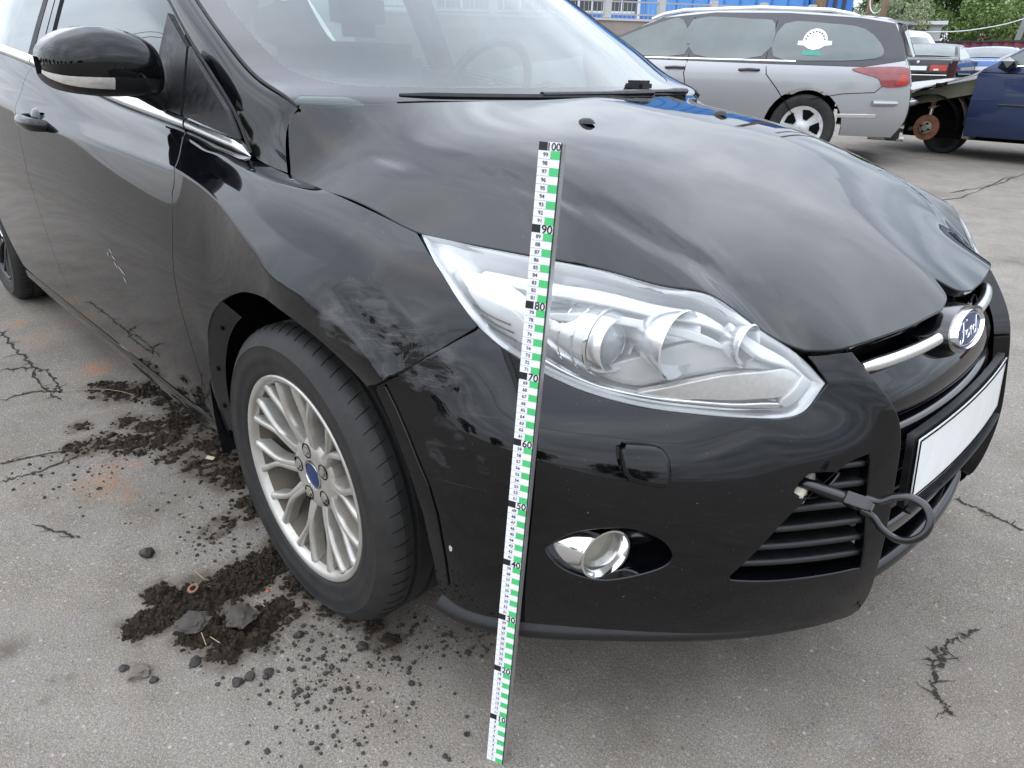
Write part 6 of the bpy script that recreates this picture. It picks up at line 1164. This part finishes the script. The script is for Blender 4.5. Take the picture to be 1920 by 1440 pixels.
sline(wag, won, [(1.0, 1.005), (.3, .995), (-.5, .985), (-1.25, .975)], .011, 'chrome', 'window_trim', .004)
sline(wag, won, [(-.14, 1.40), (-.15, 1.0), (-.12, .85), (-.20, .5), (-.22, .28)]); sline(wag, won, [(-1.0, 1.36), (-.95, 1.0), (-.98, .85), (-1.10, .72), (-1.32, .45)]); sline(wag, won, [(-1.45, .62), (-1.75, .68), (-2.05, .70), (-2.15, .80), (-2.1, .87)], .004)
shandle(wag, won, -.02, .90); shandle(wag, won, -.80, .89)
for sx_ in (1,):
    o = MB().tube([won(.35, 1.39, -.10), won(.22, 1.44, -.10), won(0, 1.475, -.10), won(-.8, 1.495, -.10), won(-1.5, 1.465, -.10), won(-1.72, 1.425, -.10), won(-1.8, 1.40, -.10)], [.012, .018, .022, .022, .022, .018, .012], 8).build('roof_rail', M['sticker'], wag); mirror(o)
spatch(wag, WS_, wu, wv, 'tail_light', [(-1.80, .915), (-2.05, .935), (-2.30, .93), (-2.335, .85), (-2.33, .77), (-2.12, .755), (-2.06, .83), (-1.9, .875)], M['tail_dim'], .012)
spatch(wag, WS_, wu, wv, 'tail_lamp_segment', [(-2.26, .86), (-2.325, .87), (-2.325, .78), (-2.22, .775)], M['tail_red'], .016, False)
spatch(wag, WS_, wu, wv, 'bumper_trim', [(-1.72, .485), (-2.1, .492), (-2.1, .462), (-1.75, .457)], M['chrome'], .006, False)
MB().tube([(-2.43, -.6, .60), (-2.50, -.3, .60), (-2.51, 0, .60), (-2.50, .3, .60), (-2.43, .6, .60), (-2.25, .84, .60), (-2.05, .90, .60)], .028, 8).build('bumper_ledge', M['silver'], wag)
MB().box((-2.40, -.5, .22), (-2.25, .5, .36)).build('rear_valance', M['plastic'], wag, False, bevel=.02)
sp = MB(); sp.add([(-2.05, -.58, 1.385), (-2.05, .58, 1.385), (-2.34, .52, 1.345), (-2.34, -.52, 1.345), (-2.05, -.58, 1.36), (-2.05, .58, 1.36), (-2.33, .52, 1.325), (-2.33, -.52, 1.325)], [(0, 1, 2, 3), (7, 6, 5, 4), (0, 4, 5, 1), (1, 5, 6, 2), (2, 6, 7, 3), (3, 7, 4, 0)]); sp.build('tail_spoiler', M['silver'], wag, False)
ex = MB(); ex.tube([(-2.1, .45, .25), (-2.45, .45, .24)], .03, 10); ex.build('exhaust_pipe', M['bolt'], wag)
# round emblem sticker on the rear side window, lettering too small to read
th = np.linspace(0, PI, 18); emb = [(-1.40+.115*math.cos(t), 1.165+.115*math.sin(t)) for t in th]+[(-1.56, 1.165), (-1.56, 1.13), (-1.50, 1.125), (-1.45, 1.095), (-1.40, 1.085), (-1.35, 1.095), (-1.30, 1.125), (-1.24, 1.13), (-1.24, 1.165)]
spatch(wag, WS_, wu, wv, 'window_sticker', emb, M['sticker'], .009, False, False)
for t in np.linspace(.25, PI-.25, 9): x, z = -1.40+.092*math.cos(t), 1.165+.092*math.sin(t); sline(wag, won, [(x-.008, z-.004), (x+.008, z+.004)], .007, 'darkgrey', 'sticker_letter', .010, False)
spatch(wag, WS_, wu, wv, 'sticker_text', [(-1.30, 1.075), (-1.47, 1.07), (-1.47, 1.03), (-1.30, 1.035)], M['green_print'], .008, False, False)
# navy car with its front wing missing, jacked on a loose wheel
BY = math.radians(BLUE_YAW); fwd = np.array([math.cos(BY), math.sin(BY)]); lf = np.array([-math.sin(BY), math.cos(BY)])
bp_ = np.array(BLUE_WHEEL)-fwd*1.30-lf*.74
bprof = [(2.10, .40), (2.12, .48), (2.05, .57), (1.6, .69), (1.0, .86), (.80, .95), (.15, 1.36), (-.4, 1.44), (-1.1, 1.42), (-1.6, 1.28), (-2.0, 1.02), (-2.2, .95), (-2.3, .7), (-2.25, .3)]
blu, BS_, bu, bv, bon = bgcar('damaged_blue_car', 'navy blue car missing its front wing and wheel behind the silver estate', (bp_[0], bp_[1], ghf(*bp_)+.0), BY, bprof, .86, 2.60, M['navy'], zb=.93, top=.25, wr=.31,
    windows=[[(.56, .99), (.62, 1.04), (.12, 1.30), (-.2, 1.34), (-.25, .99)], [(-.32, .99), (-.30, 1.34), (-.9, 1.33), (-1.1, 1.0)]], glass_span=[(.78, 1.01), (.45, 1.19), (.17, 1.35)], rear_span=[(-1.25, 1.39), (-1.6, 1.27), (-1.95, 1.04)], wheels='rear', skip_side_front=.84)
sline(blu, bon, [(.80, .92), (-.2, .90), (-1.2, .90)], .004); sline(blu, bon, [(.55, .60), (-.2, .59), (-1.2, .60)], .012, 'plastic', 'rubbing_strip'); sline(blu, bon, [(-.27, 1.3), (-.28, .95), (-.3, .3)])
sline(blu, bon, [(.5, .985), (-.2, .985), (-1.1, .985)], .008, 'chrome', 'window_trim', .004)
mm = MB(); mm.add(*(lambda b: ([tuple(Vector((.55+.10*x, .93+.11*y, 1.0+.075*z))) for x, y, z in b[0]], b[1]))((lambda i: (iv.tolist(), iff))(0))); mm.build('door_mirror', M['plastic_gloss'], blu)
M['bay'] = simple('dirty_inner_wing', (.20, .175, .135), .85, var=.5, scale=7); M['ledge'] = simple('grey_green_flange', (.17, .17, .12), .6, var=.2, scale=6)
b = MB(); b.prism([(.84, .26), (2.0, .34), (2.02, .52), (1.5, .66), (.84, .80)], .40, .45, lambda a_, b_, h_: (a_, h_, b_)); b.build('inner_wing', M['bay'], blu, False)
ar = [(1.30+.40*math.cos(t), .36+.40*math.sin(t)) for t in np.linspace(0, PI, 16)]; V = [(x, y, z) for y in (.46, .72) for x, z in ar]; mesh('inner_arch', V, [(i, i+1, 17+i, 16+i) for i in range(15)], M['bay'], blu)
b = MB(); b.add([(2.05, .60, .56), (.84, .76, .86), (.84, .46, .86), (2.05, .42, .56), (2.05, .60, .44), (.84, .76, .70), (.84, .46, .70), (2.05, .42, .44)], [(0, 1, 2, 3), (7, 6, 5, 4), (0, 4, 5, 1), (1, 5, 6, 2), (2, 6, 7, 3), (3, 7, 4, 0)]); b.build('wing_rail', M['ledge'], blu, False)
b = MB(); b.box((.78, .50, .22), (.86, .80, .92)); b.build('door_pillar', M['ledge'], blu, False, bevel=.01)
MB().box((1.75, -.7, .30), (1.95, .62, .44)).build('front_crossmember', M['bay'], blu, False)
hel = [(1.30+.055*math.cos(t), .62+.055*math.sin(t), .52+.26*t/(2*PI*4)) for t in np.linspace(0, 2*PI*4, 60)]; MB().tube(hel, .009, 6).build('coil_spring', M['bolt'], blu)
MB().tube([(1.30, .64, .80), (1.30, .64, .52)], .028, 10).build('strut', M['rust'], blu); MB().tube([(1.30, .655, .52), (1.30, .67, .36)], .022, 10).build('damper', M['bolt'], blu)
dc = MB(); dc.lathe([(.055, .705), (.142, .705), (.144, .70), (.144, .685), (.05, .685)], 36, c=(1.30, 0, .31)); dc.build('brake_disc', M['rust'], blu)
dc = MB(); dc.lathe([(.0001, .745), (.03, .745), (.034, .735), (.07, .73), (.072, .70)], 30, c=(1.30, 0, .31)); dc.build('wheel_hub', M['bolt'], blu)
for k in range(4): t = k*PI/2+.4; MB().lathe([(.0001, .750), (.012, .748), (.012, .728)], 8, c=(1.30+.05*math.cos(t), 0, .31+.05*math.sin(t))).build('hub_stud', M['dark'], blu)
MB().tube([(1.45, .62, .30), (1.62, .5, .24), (1.85, .45, .25)], .025, 8).build('suspension_arm', M['bay'], blu)
lw = empty('loose_wheel', (0, 0, 0)); tag(lw, 'black wheel lying under the damaged navy blue car', 'wheel')
lwp = bp_+fwd*1.18+lf*.38; lw.location = (lwp[0], lwp[1], ghf(*lwp)+.24); lw.rotation_euler = (.12, 0, BY+PI)
mb = MB(); mb.lathe([(.17, -.08), (.19, -.095), (.22, -.095), (.24, -.07), (.245, 0), (.24, .07), (.22, .095), (.19, .095), (.17, .08)], 36); mb.build('tyre', M['tyre'], lw)
mb = MB(); mb.lathe([(.0001, -.04), (.08, -.045), (.15, -.06), (.172, -.08), (.172, .08)], 30); mb.build('rim', M['plastic'], lw)
# white saloon behind it, black saloon, blue saloon, dark car, white van
sal = [(2.2, .3), (2.28, .55), (2.1, .76), (1.2, .93), (.85, .99), (.15, 1.37), (-.4, 1.42), (-1.0, 1.38), (-1.55, 1.06), (-2.1, 1.0), (-2.22, .9), (-2.27, .6), (-2.2, .3)]
swin = [[(.62, 1.0), (.66, 1.03), (.15, 1.29), (-.3, 1.335), (-.35, .985)], [(-.42, .985), (-.38, 1.33), (-.9, 1.30), (-1.25, 1.04), (-1.2, .985)]]
def saloon(name, label, at, yaw, pm, cover='cover', **k):
    return bgcar(name, label, (at[0], at[1], ghf(*at)), math.radians(yaw), sal, .88, 2.7, pm, windows=swin, glass_span=[(.82, 1.0), (.5, 1.18), (.17, 1.36)], rear_span=[(-1.05, 1.36), (-1.3, 1.22), (-1.52, 1.07)], cover=cover, zb=.95, top=.24, **k)
wc_, S2, u2, v2, on2 = saloon('white_saloon', 'white car whose bonnet shows behind the navy blue car', WHITE_AT, WHITE_YAW, M['whitecar'])
wc_.scale = (1, 1, .80)
b2 = MB(); b2.add(*(lambda: ([(.62+.09*x, .97+.10*y, 1.02+.07*z) for x, y, z in iv.tolist()], iff))()); b2.build('door_mirror', M['whitecar'], wc_)
bk, S3, u3, v3, on3 = saloon('black_saloon', 'black saloon seen from behind with red tail lights and white plate', BMW_AT, BMW_YAW, M['blackcar'], group='cars parked at the back of the yard')
def tails(c, inner=.34, outer=.76, z0=.70, z1=.86, mid=None):
    for s in (-1, 1):
        o = MB().box((-2.36, min(s*inner, s*outer), z0), (-2.20, max(s*inner, s*outer), z1)).build('tail_light', M['tail_red'], c, False, bevel=.015)
        MB().box((-2.365, min(s*(inner+.10), s*(inner+.22)), z0+.02), (-2.30, max(s*(inner+.10), s*(inner+.22)), z0+.06)).build('reverse_lamp', M['whitecar'], c, False)
    MB().box((-2.385, -.26, z0+.02), (-2.30, .26, z0+.13)).build('number_plate', M['white_plate'], c, False)
    MB().box((-2.40, -.84, .42), (-2.2, .84, .60)).build('rear_bumper', M['plastic_gloss'], c, False, bevel=.03)
    MB().tube([(-2.41, -.8, .60), (-2.42, 0, .60), (-2.41, .8, .60)], .012, 6).build('bumper_strip', M['satin'], c)
tails(bk)
MB().lathe([(.0001, -.01), (.035, -.008), (.04, .0)], 16, axis='x', c=(-2.335, 0, .93)).build('boot_emblem', M['satin'], bk)
bl2, *_ = saloon('blue_saloon', 'bright blue car seen from behind near the red fence', FARBLUE_AT, FARBLUE_YAW, M['bluecar'], group='cars parked at the back of the yard'); tails(bl2)
dk, *_ = saloon('grey_saloon', 'dark grey car bonnet between the white van and black saloon', FARDARK_AT, FARDARK_YAW, M['darkgrey'], group='cars parked at the back of the yard')
dk2, *_ = saloon('grey_saloon', 'dark grey car parked beyond the black saloon', FARDARK2_AT, BMW_YAW, M['darkgrey'], group='cars parked at the back of the yard')
vprof = [(2.4, .3), (2.45, .6), (2.3, .95), (1.75, 1.15), (1.2, 1.75), (.7, 1.95), (-.6, 2.02), (-2.2, 2.0), (-2.35, 1.8), (-2.4, .9), (-2.38, .3)]
van, *_ = bgcar('white_van', 'white panel van behind the silver estate car', (VAN_AT[0], VAN_AT[1], ghf(*VAN_AT)), math.radians(VAN_YAW), vprof, .95, 2.9, M['whitecar'], zb=1.1, top=.16, windows=[[(1.30, 1.18), (1.45, 1.25), (1.12, 1.62), (.62, 1.64), (.60, 1.18)]], glass_span=[(1.72, 1.19), (1.45, 1.48), (1.22, 1.72)])
# ------------------------------------------------------------------ buildings, fences, poles, trees
def basis(a, b):
    a, b = np.array(a, float), np.array(b, float); d = b-a; L = np.linalg.norm(d); return a, d/L, L
def wallobj(name, label, cat, a, b, z0, z1, th, m, nrm_to=(1.15, -1.42)):
    """a straight wall standing between two ground points; local x along it, y away from the viewer"""
    a, d, L = basis(a, b); o = empty(name, (a[0], a[1], 0), None, math.atan2(d[1], d[0])); tag(o, label, cat)
    return o, L
def simple_wall(mname, col, var=.2, scale=1.5, rough=.8, ribs=0):
    m, t, b, o = newmat(mname); v = coords(t); n = noise(t, v, scale, 6, .6); n2 = noise(t, v, scale*14, 4)
    c = mixc(t, ramp(t, n, .3, 0.0, .72, 1.0), tuple(x*(1-var) for x in col), tuple(min(1, x*(1+var)) for x in col)); c = mixc(t, ramp(t, n2, .62, 0.0, .8, .4), c, tuple(x*.5 for x in col)); t.links.new(c, b.inputs['Base Color']); b.inputs['Roughness'].default_value = rough
    return m
M['blue_clad'] = simple_wall('blue_cladding', (.045, .17, .52), .18, .6, .5); M['blue_light'] = simple_wall('pale_blue_cladding', (.10, .30, .68), .12, .5, .5); M['concrete'] = simple_wall('concrete_wall', (.30, .25, .22), .2, 1.2); M['red_sheet'] = simple_wall('red_sheet_metal', (.21, .055, .06), .25, .9, .6)
M['win_dark'] = simple('dark_window', (.02, .024, .03), .08, coat=.6, var=.5, scale=1.5); M['white_frame'] = simple('white_frame', (.66, .67, .68), .5); M['rail_grey'] = simple('grey_railing', (.34, .34, .34), .5); M['pole_wood'] = simple('timber_pole', (.20, .13, .085), .85, var=.3, scale=6); M['pole_conc'] = simple('grey_pole', (.25, .25, .24), .8)
M['brick_far'] = simple_wall('far_brick', (.26, .12, .085), .2, .3); M['roof_far'] = simple('dark_roof', (.05, .04, .045), .8); M['shed_wall'] = simple_wall('pale_shed_wall', (.46, .46, .45), .1, .6)
# blue clad building
bb, L = wallobj('blue_building', 'blue clad building with white framed windows behind a railing', 'building', (-24.5, 18.45), (-12.07, 29.9), 0, 7, 8, None)
MB().box((0, 0, 0), (L-1.6, 9, 2.95)).build('lower_wall', M['blue_clad'], bb, False)
MB().box((6.1+2.6, .02, 2.96), (L-1.6, 9, 7)).build('cladding_wall', M['blue_light'], bb, False)
MB().box((0, .25, 2.96), (8.69, 9, 7)).build('window_wall', M['blue_clad'], bb, False)
for i in range(7):
    x = .4+i*1.18; w = MB().box((x, .12, 3.05), (x+1.06, .2, 5.2)).build('window', M['win_dark'], bb, False)
    for xa, xb_, za, zb_ in ((x-.05, x+.05, 3.0, 5.25), (x+.50, x+.55, 3.0, 5.25), (x, x+1.06, 3.0, 3.08)): MB().box((xa, .06, za), (xb_, .14, zb_)).build('window_frame', M['white_frame'], w, False)
for x in np.arange(8.9, L-1.7, .62): MB().box((x, -.02, .3), (x+.05, .03, 7)).build('cladding_rib', M['blue_clad'], bb, False)
MB().box((L-1.55, -.3, 0), (L, 7, 7.5)).build('dark_annex', M['blue_clad'], bb, False)
for x in (L-1.45, L-1.1, L-.75, L-.4): MB().box((x, -.36, .5), (x+.12, -.29, 7.2)).build('annex_rib', M['win_dark'], bb, False)
MB().box((8.62, -.1, .2), (8.72, .05, 7)).build('drainpipe', M['white_frame'], bb, False)
# concrete wall with railing
cw, L = wallobj('concrete_wall', 'pinkish concrete wall carrying a pale railing in front of blue building', 'wall', (-16.5, 10.0), (-9.6, 22.0), 0, 2, .3, None)
MB().box((0, 0, 0), (L, .25, 2.25)).build('wall_body', M['concrete'], cw, False); MB().box((-.02, -.05, 2.25), (L, .3, 2.31)).build('coping', M['shed_wall'], cw, False); MB().box((0, -.03, 1.88), (L, .0, 1.93)).build('ledge', M['pole_conc'], cw, False)
rl, L = wallobj('railing', 'pale metal railing with thin bars on top of the concrete wall', 'railing', (-16.5, 10.0), (-9.6, 22.0), 0, 2, .3, None)
for z in (2.40, 2.72): MB().box((0, .10, z), (L, .13, z+.04)).build('rail', M['rail_grey'], rl, False)
bar = None
for i, x in enumerate(np.arange(.1, L, .13)):
    if bar is None: o = MB().box((0, .105, 2.31), (.012, .120, 2.74)).build('bar', M['rail_grey'], rl, False); bar = o.data
    else: o = bpy.data.objects.new('bar', bar); COL.objects.link(o); o.parent = rl
    o.location.x = x
for x in np.arange(.34, L, 1.65): MB().box((x, .06, 2.31), (x+.22, .22, 2.86)).build('post', M['shed_wall'], rl, False, bevel=.02)
# red sheet metal fence
rf, L = wallobj('red_fence', 'dull red sheet metal fence at the back of the yard', 'fence', (-22, 37.2), (14, 32.0), 0, 2, .1, None)
prv = None
for i in range(18):
    if prv is None:
        mb = MB(); n = 20; V = []; w = L/18-.02
        for z in (.2, 2.22):
            for j in range(n+1): V.append((w*j/n, .03*(1 if (j % 4) in (1, 2) else -1), z))
        mb.add(V, [(j, j+1, n+2+j, n+1+j) for j in range(n)]); o = mb.build('fence_panel', M['red_sheet'], rf, False); prv = o.data
    else: o = bpy.data.objects.new('fence_panel', prv); COL.objects.link(o); o.parent = rf
    o.location.x = i*L/18
MB().box((0, -.06, 2.22), (L, .06, 2.29)).build('top_rail', M['roof_far'], rf, False)
for dz, xs_ in ((1.78, (.0, .16, .30)), (1.62, (.02, .14, .26, .36))):
    for x in xs_: MB().box((22.6-7.0+x, -.045, dz), (22.6-7.0+x+.09, -.04, dz+.07)).build('painted_mark', M['white_frame'], rf, False)
# sheds and far flats
sh, L = wallobj('shed', 'low pale shed with a thin white roof edge between poles', 'shed', (-19.5, 38.0), (-12.0, 41.0), 0, 3, 4, None)
MB().box((0, 0, 0), (L, 4, 3.2)).build('shed_wall', M['shed_wall'], sh, False); MB().box((-.2, -.2, 3.2), (L+.2, 4.2, 3.36)).build('roof_edge', M['white_frame'], sh, False)
ap, L = wallobj('apartment_block', 'distant red brick apartment block with a gabled top at far right', 'building', (-42, 143), (-18, 148), 0, 11, 10, None)
MB().box((0, 0, 0), (L, 10, 10.6)).build('wall', M['brick_far'], ap, False)
r = MB(); r.add([(9, -.2, 10.6), (15, -.2, 10.6), (12, -.2, 12.0), (9, 9, 10.6), (15, 9, 10.6), (12, 9, 12.0)], [(0, 1, 2), (5, 4, 3), (0, 2, 5, 3), (1, 4, 5, 2)]); r.build('gable', M['roof_far'], ap, False); MB().box((-.3, -.3, 10.6), (9, 10, 10.95)).build('roof', M['roof_far'], ap, False)
for i in range(9):
    for z in (6.6, 9.1): MB().box((1.0+i*2.5, -.06, z), (2.1+i*2.5, .02, z+1.2)).build('window', M['white_frame'] if (i+int(z)) % 3 else M['win_dark'], ap, False)
# poles and cable
def pole(name, label, x, y, r, h, m, lean=(0, 0)):
    o = MB().tube([(0, 0, -.1), (lean[0]*.5, lean[1]*.5, h/2), (lean[0], lean[1], h)], [r, r*.92, r*.8], 12).build(name, m, loc=(x, y, ghf(x, y))); tag(o, label, 'pole'); return o
pole('timber_pole', 'thick brown timber pole in front of the blue building', -11.83, 26.73, .21, 8.5, M['pole_wood'])
pole('timber_pole', 'slim brown pole left of the pale bush', -9.98, 26.43, .09, 8, M['pole_wood'], (.15, 0)); pole('timber_pole', 'slim brown pole right beside the pale bush', -8.53, 23.78, .10, 8, M['pole_wood'], (.35, 0))
pole('leaning_pole', 'dark grey leaning pole at the right edge above the red fence', -8.1, 37.56, .12, 7, M['pole_conc'], (.9, 0))
tag(MB().tube([tuple(q) for q in crom([np.array(p) for p in ((-14.0, 31.0, 3.4), (-11.0, 32.4, 2.66), (-9.41, 32.99, 2.54), (-8.03, 33.39, 2.68), (-6.7, 33.71, 3.06), (-3.5, 34.5, 4.4))], 6)], .022, 6).build('cable', M['white_frame']), 'pale cable sagging across the trees above the red fence', 'cable')
tag(MB().tube([tuple(q) for q in crom([np.array(p) for p in ((-9.9, 26.3, 4.2), (-9.85, 26.2, 3.2), (-9.6, 26.1, 2.85), (-9.35, 26.1, 3.1), (-9.2, 26.2, 4.2))], 6)], .018, 6).build('cable', M['white_frame']), 'loop of pale cable hanging from the slim brown pole', 'cable')
# trees
def leafmat(name, a, b):
    m, t, bs, o = newmat(name); oi = nd(t, 'ShaderNodeNewGeometry'); c = ramp(t, oi.outputs['Random Per Island'], 0.0, a, 1.0, b); t.links.new(c, bs.inputs['Base Color']); bs.inputs['Roughness'].default_value = .6
    bs.inputs['Transmission Weight'].default_value = 0.0
    tl = nd(t, 'ShaderNodeBsdfTranslucent'); t.links.new(c, tl.inputs[0]); mx = nd(t, 'ShaderNodeMixShader'); mx.inputs[0].default_value = .3; t.links.new(bs.outputs[0], mx.inputs[1]); t.links.new(tl.outputs[0], mx.inputs[2]); t.links.new(mx.outputs[0], o.inputs[0]); return m
M['leaf_pale'] = leafmat('pale_willow_leaves', (.15, .19, .09), (.34, .38, .22)); M['leaf_mid'] = leafmat('mid_green_leaves', (.09, .16, .04), (.24, .33, .11)); M['leaf_dark'] = leafmat('dark_green_leaves', (.045, .08, .028), (.13, .19, .06)); M['bark'] = simple('bark', (.09, .07, .055), .9, var=.4, scale=5)
TM = {}
def crown(key, n, leaf, rx, rz, clumps, seed):
    if key in TM: return TM[key]
    g = np.random.default_rng(seed); V = []; F = []
    cc = g.normal(size=(clumps, 3)); cc /= np.linalg.norm(cc, axis=1)[:, None]; cc *= (g.random((clumps, 1))**.45)*.80; cr = .16+.20*g.random(clumps)
    un = lambda q: q/np.linalg.norm(q, axis=1)[:, None]
    i = g.integers(clumps, size=n); p = (cc[i]+un(g.normal(size=(n, 3)))*(cr[i]*g.random(n)**.35)[:, None])*[rx, rx, rz]
    a = un(g.normal(size=(n, 3))); b_ = un(np.cross(a, g.normal(size=(n, 3)))); s = (leaf*(.6+.8*g.random(n)))[:, None]
    V = np.stack([p-a*s*.5, p+b_*s*.28, p+a*s*.5, p-b_*s*.28], 1).reshape(-1, 3)
    me = bpy.data.meshes.new('crown'); me.vertices.add(4*n); me.vertices.foreach_set('co', V.ravel().astype('f')); me.loops.add(4*n); me.loops.foreach_set('vertex_index', np.arange(4*n, dtype='i')); me.polygons.add(n); me.polygons.foreach_set('loop_start', np.arange(0, 4*n, 4, dtype='i')); me.update(calc_edges=True); TM[key] = me; return me
def tree(name, label, x, y, h, rx, rz, key, n, leaf, m, seed, group='trees beyond the red fence', low=.3):
    t = empty(name, (x, y, ghf(x, y))); tag(t, label, 'tree', group); me = crown(key, n, leaf, rx, rz, 34, seed)
    if not me.materials: me.materials.append(m)
    o = bpy.data.objects.new('crown', me); COL.objects.link(o); o.parent = t; o.location = (0, 0, h-rz*.9)
    tr = MB(); tr.tube([(0, 0, -.1), (.05, .03, h*.3), (0, .1, h*.6), (.1, 0, h*.8)], [.16, .13, .09, .03], 8)
    for k in range(5): a = k*1.3; tr.tube([(0, .05, h*(.3+.06*k)), (rx*.3*math.cos(a), rx*.3*math.sin(a), h*(.45+.06*k)), (rx*.6*math.cos(a), rx*.6*math.sin(a), h*(.55+.07*k))], [.07, .05, .02], 6)
    tr.build('trunk', M['bark'], t); return t
tree('willow_bush', 'pale silvery green bush above the white van', -14.15, 40.9, 4.3, 2.4, 2.1, 'wa', 9000, .17, M['leaf_pale'], 3)
tree('willow_bush', 'pale green bush in front of the poles at left of the trees', -16.2, 42.0, 3.6, 1.7, 1.6, 'wa2', 6000, .16, M['leaf_pale'], 8)
tree('leafy_tree', 'yellow green leafy tree rising behind the pale bush', -14.6, 45.5, 6.0, 2.3, 2.3, 'lb', 9000, .18, M['leaf_mid'], 5)
tree('leafy_tree', 'tall dark green tree in the middle of the trees', -13.3, 47.8, 8.0, 2.6, 3.6, 'lc', 13000, .19, M['leaf_dark'], 12)
tree('leafy_tree', 'broad mid green tree under the sagging cable', -11.2, 46.3, 5.2, 2.5, 2.5, 'ld', 10000, .17, M['leaf_mid'], 21)
tree('leafy_tree', 'low green bush over the right end of the red fence', -9.3, 48.5, 3.3, 1.5, 1.3, 'le', 5000, .16, M['leaf_mid'], 33)
tree('leafy_tree', 'small dark tree far behind the pale shed', -27.3, 63.3, 5.7, 1.8, 1.5, 'lf', 5000, .25, M['leaf_dark'], 41); tree('leafy_tree', 'dark far tree between the two slim poles', -22.0, 60.5, 6.4, 2.4, 1.9, 'lg', 6000, .25, M['leaf_dark'], 43)
# what stands behind the photographer and shows in the paintwork
for i, (x, y, h) in enumerate(((-52, -30, 6), (-44, -33, 5.2), (-36, -36, 6), (-27, -38, 5.5), (-17, -40, 6.2), (-6, -42, 5.2), (5, -41, 6), (17, -40, 5.4), (29, -36, 6), (38, -28, 5.6))):
    o = tree('leafy_tree', 'leafy tree beyond the open yard, mirrored in the black paintwork', x, y, h, 4.4, 2.6, 'rf', 7000, .32, M['leaf_dark'], 77, 'trees mirrored in the paintwork'); o.rotation_euler.z = i*1.1
for z, y in ((6.2, -8.5), (6.9, -9.2)):
    tag(MB().tube([(x, y+.02*x, z+.0016*(x+2)**2) for x in np.linspace(-40, 34, 40)], .016, 5).build('overhead_wire', M['dark']), 'black overhead wire mirrored as a thin line in the front wing', 'wire', 'overhead wires mirrored in the paintwork')
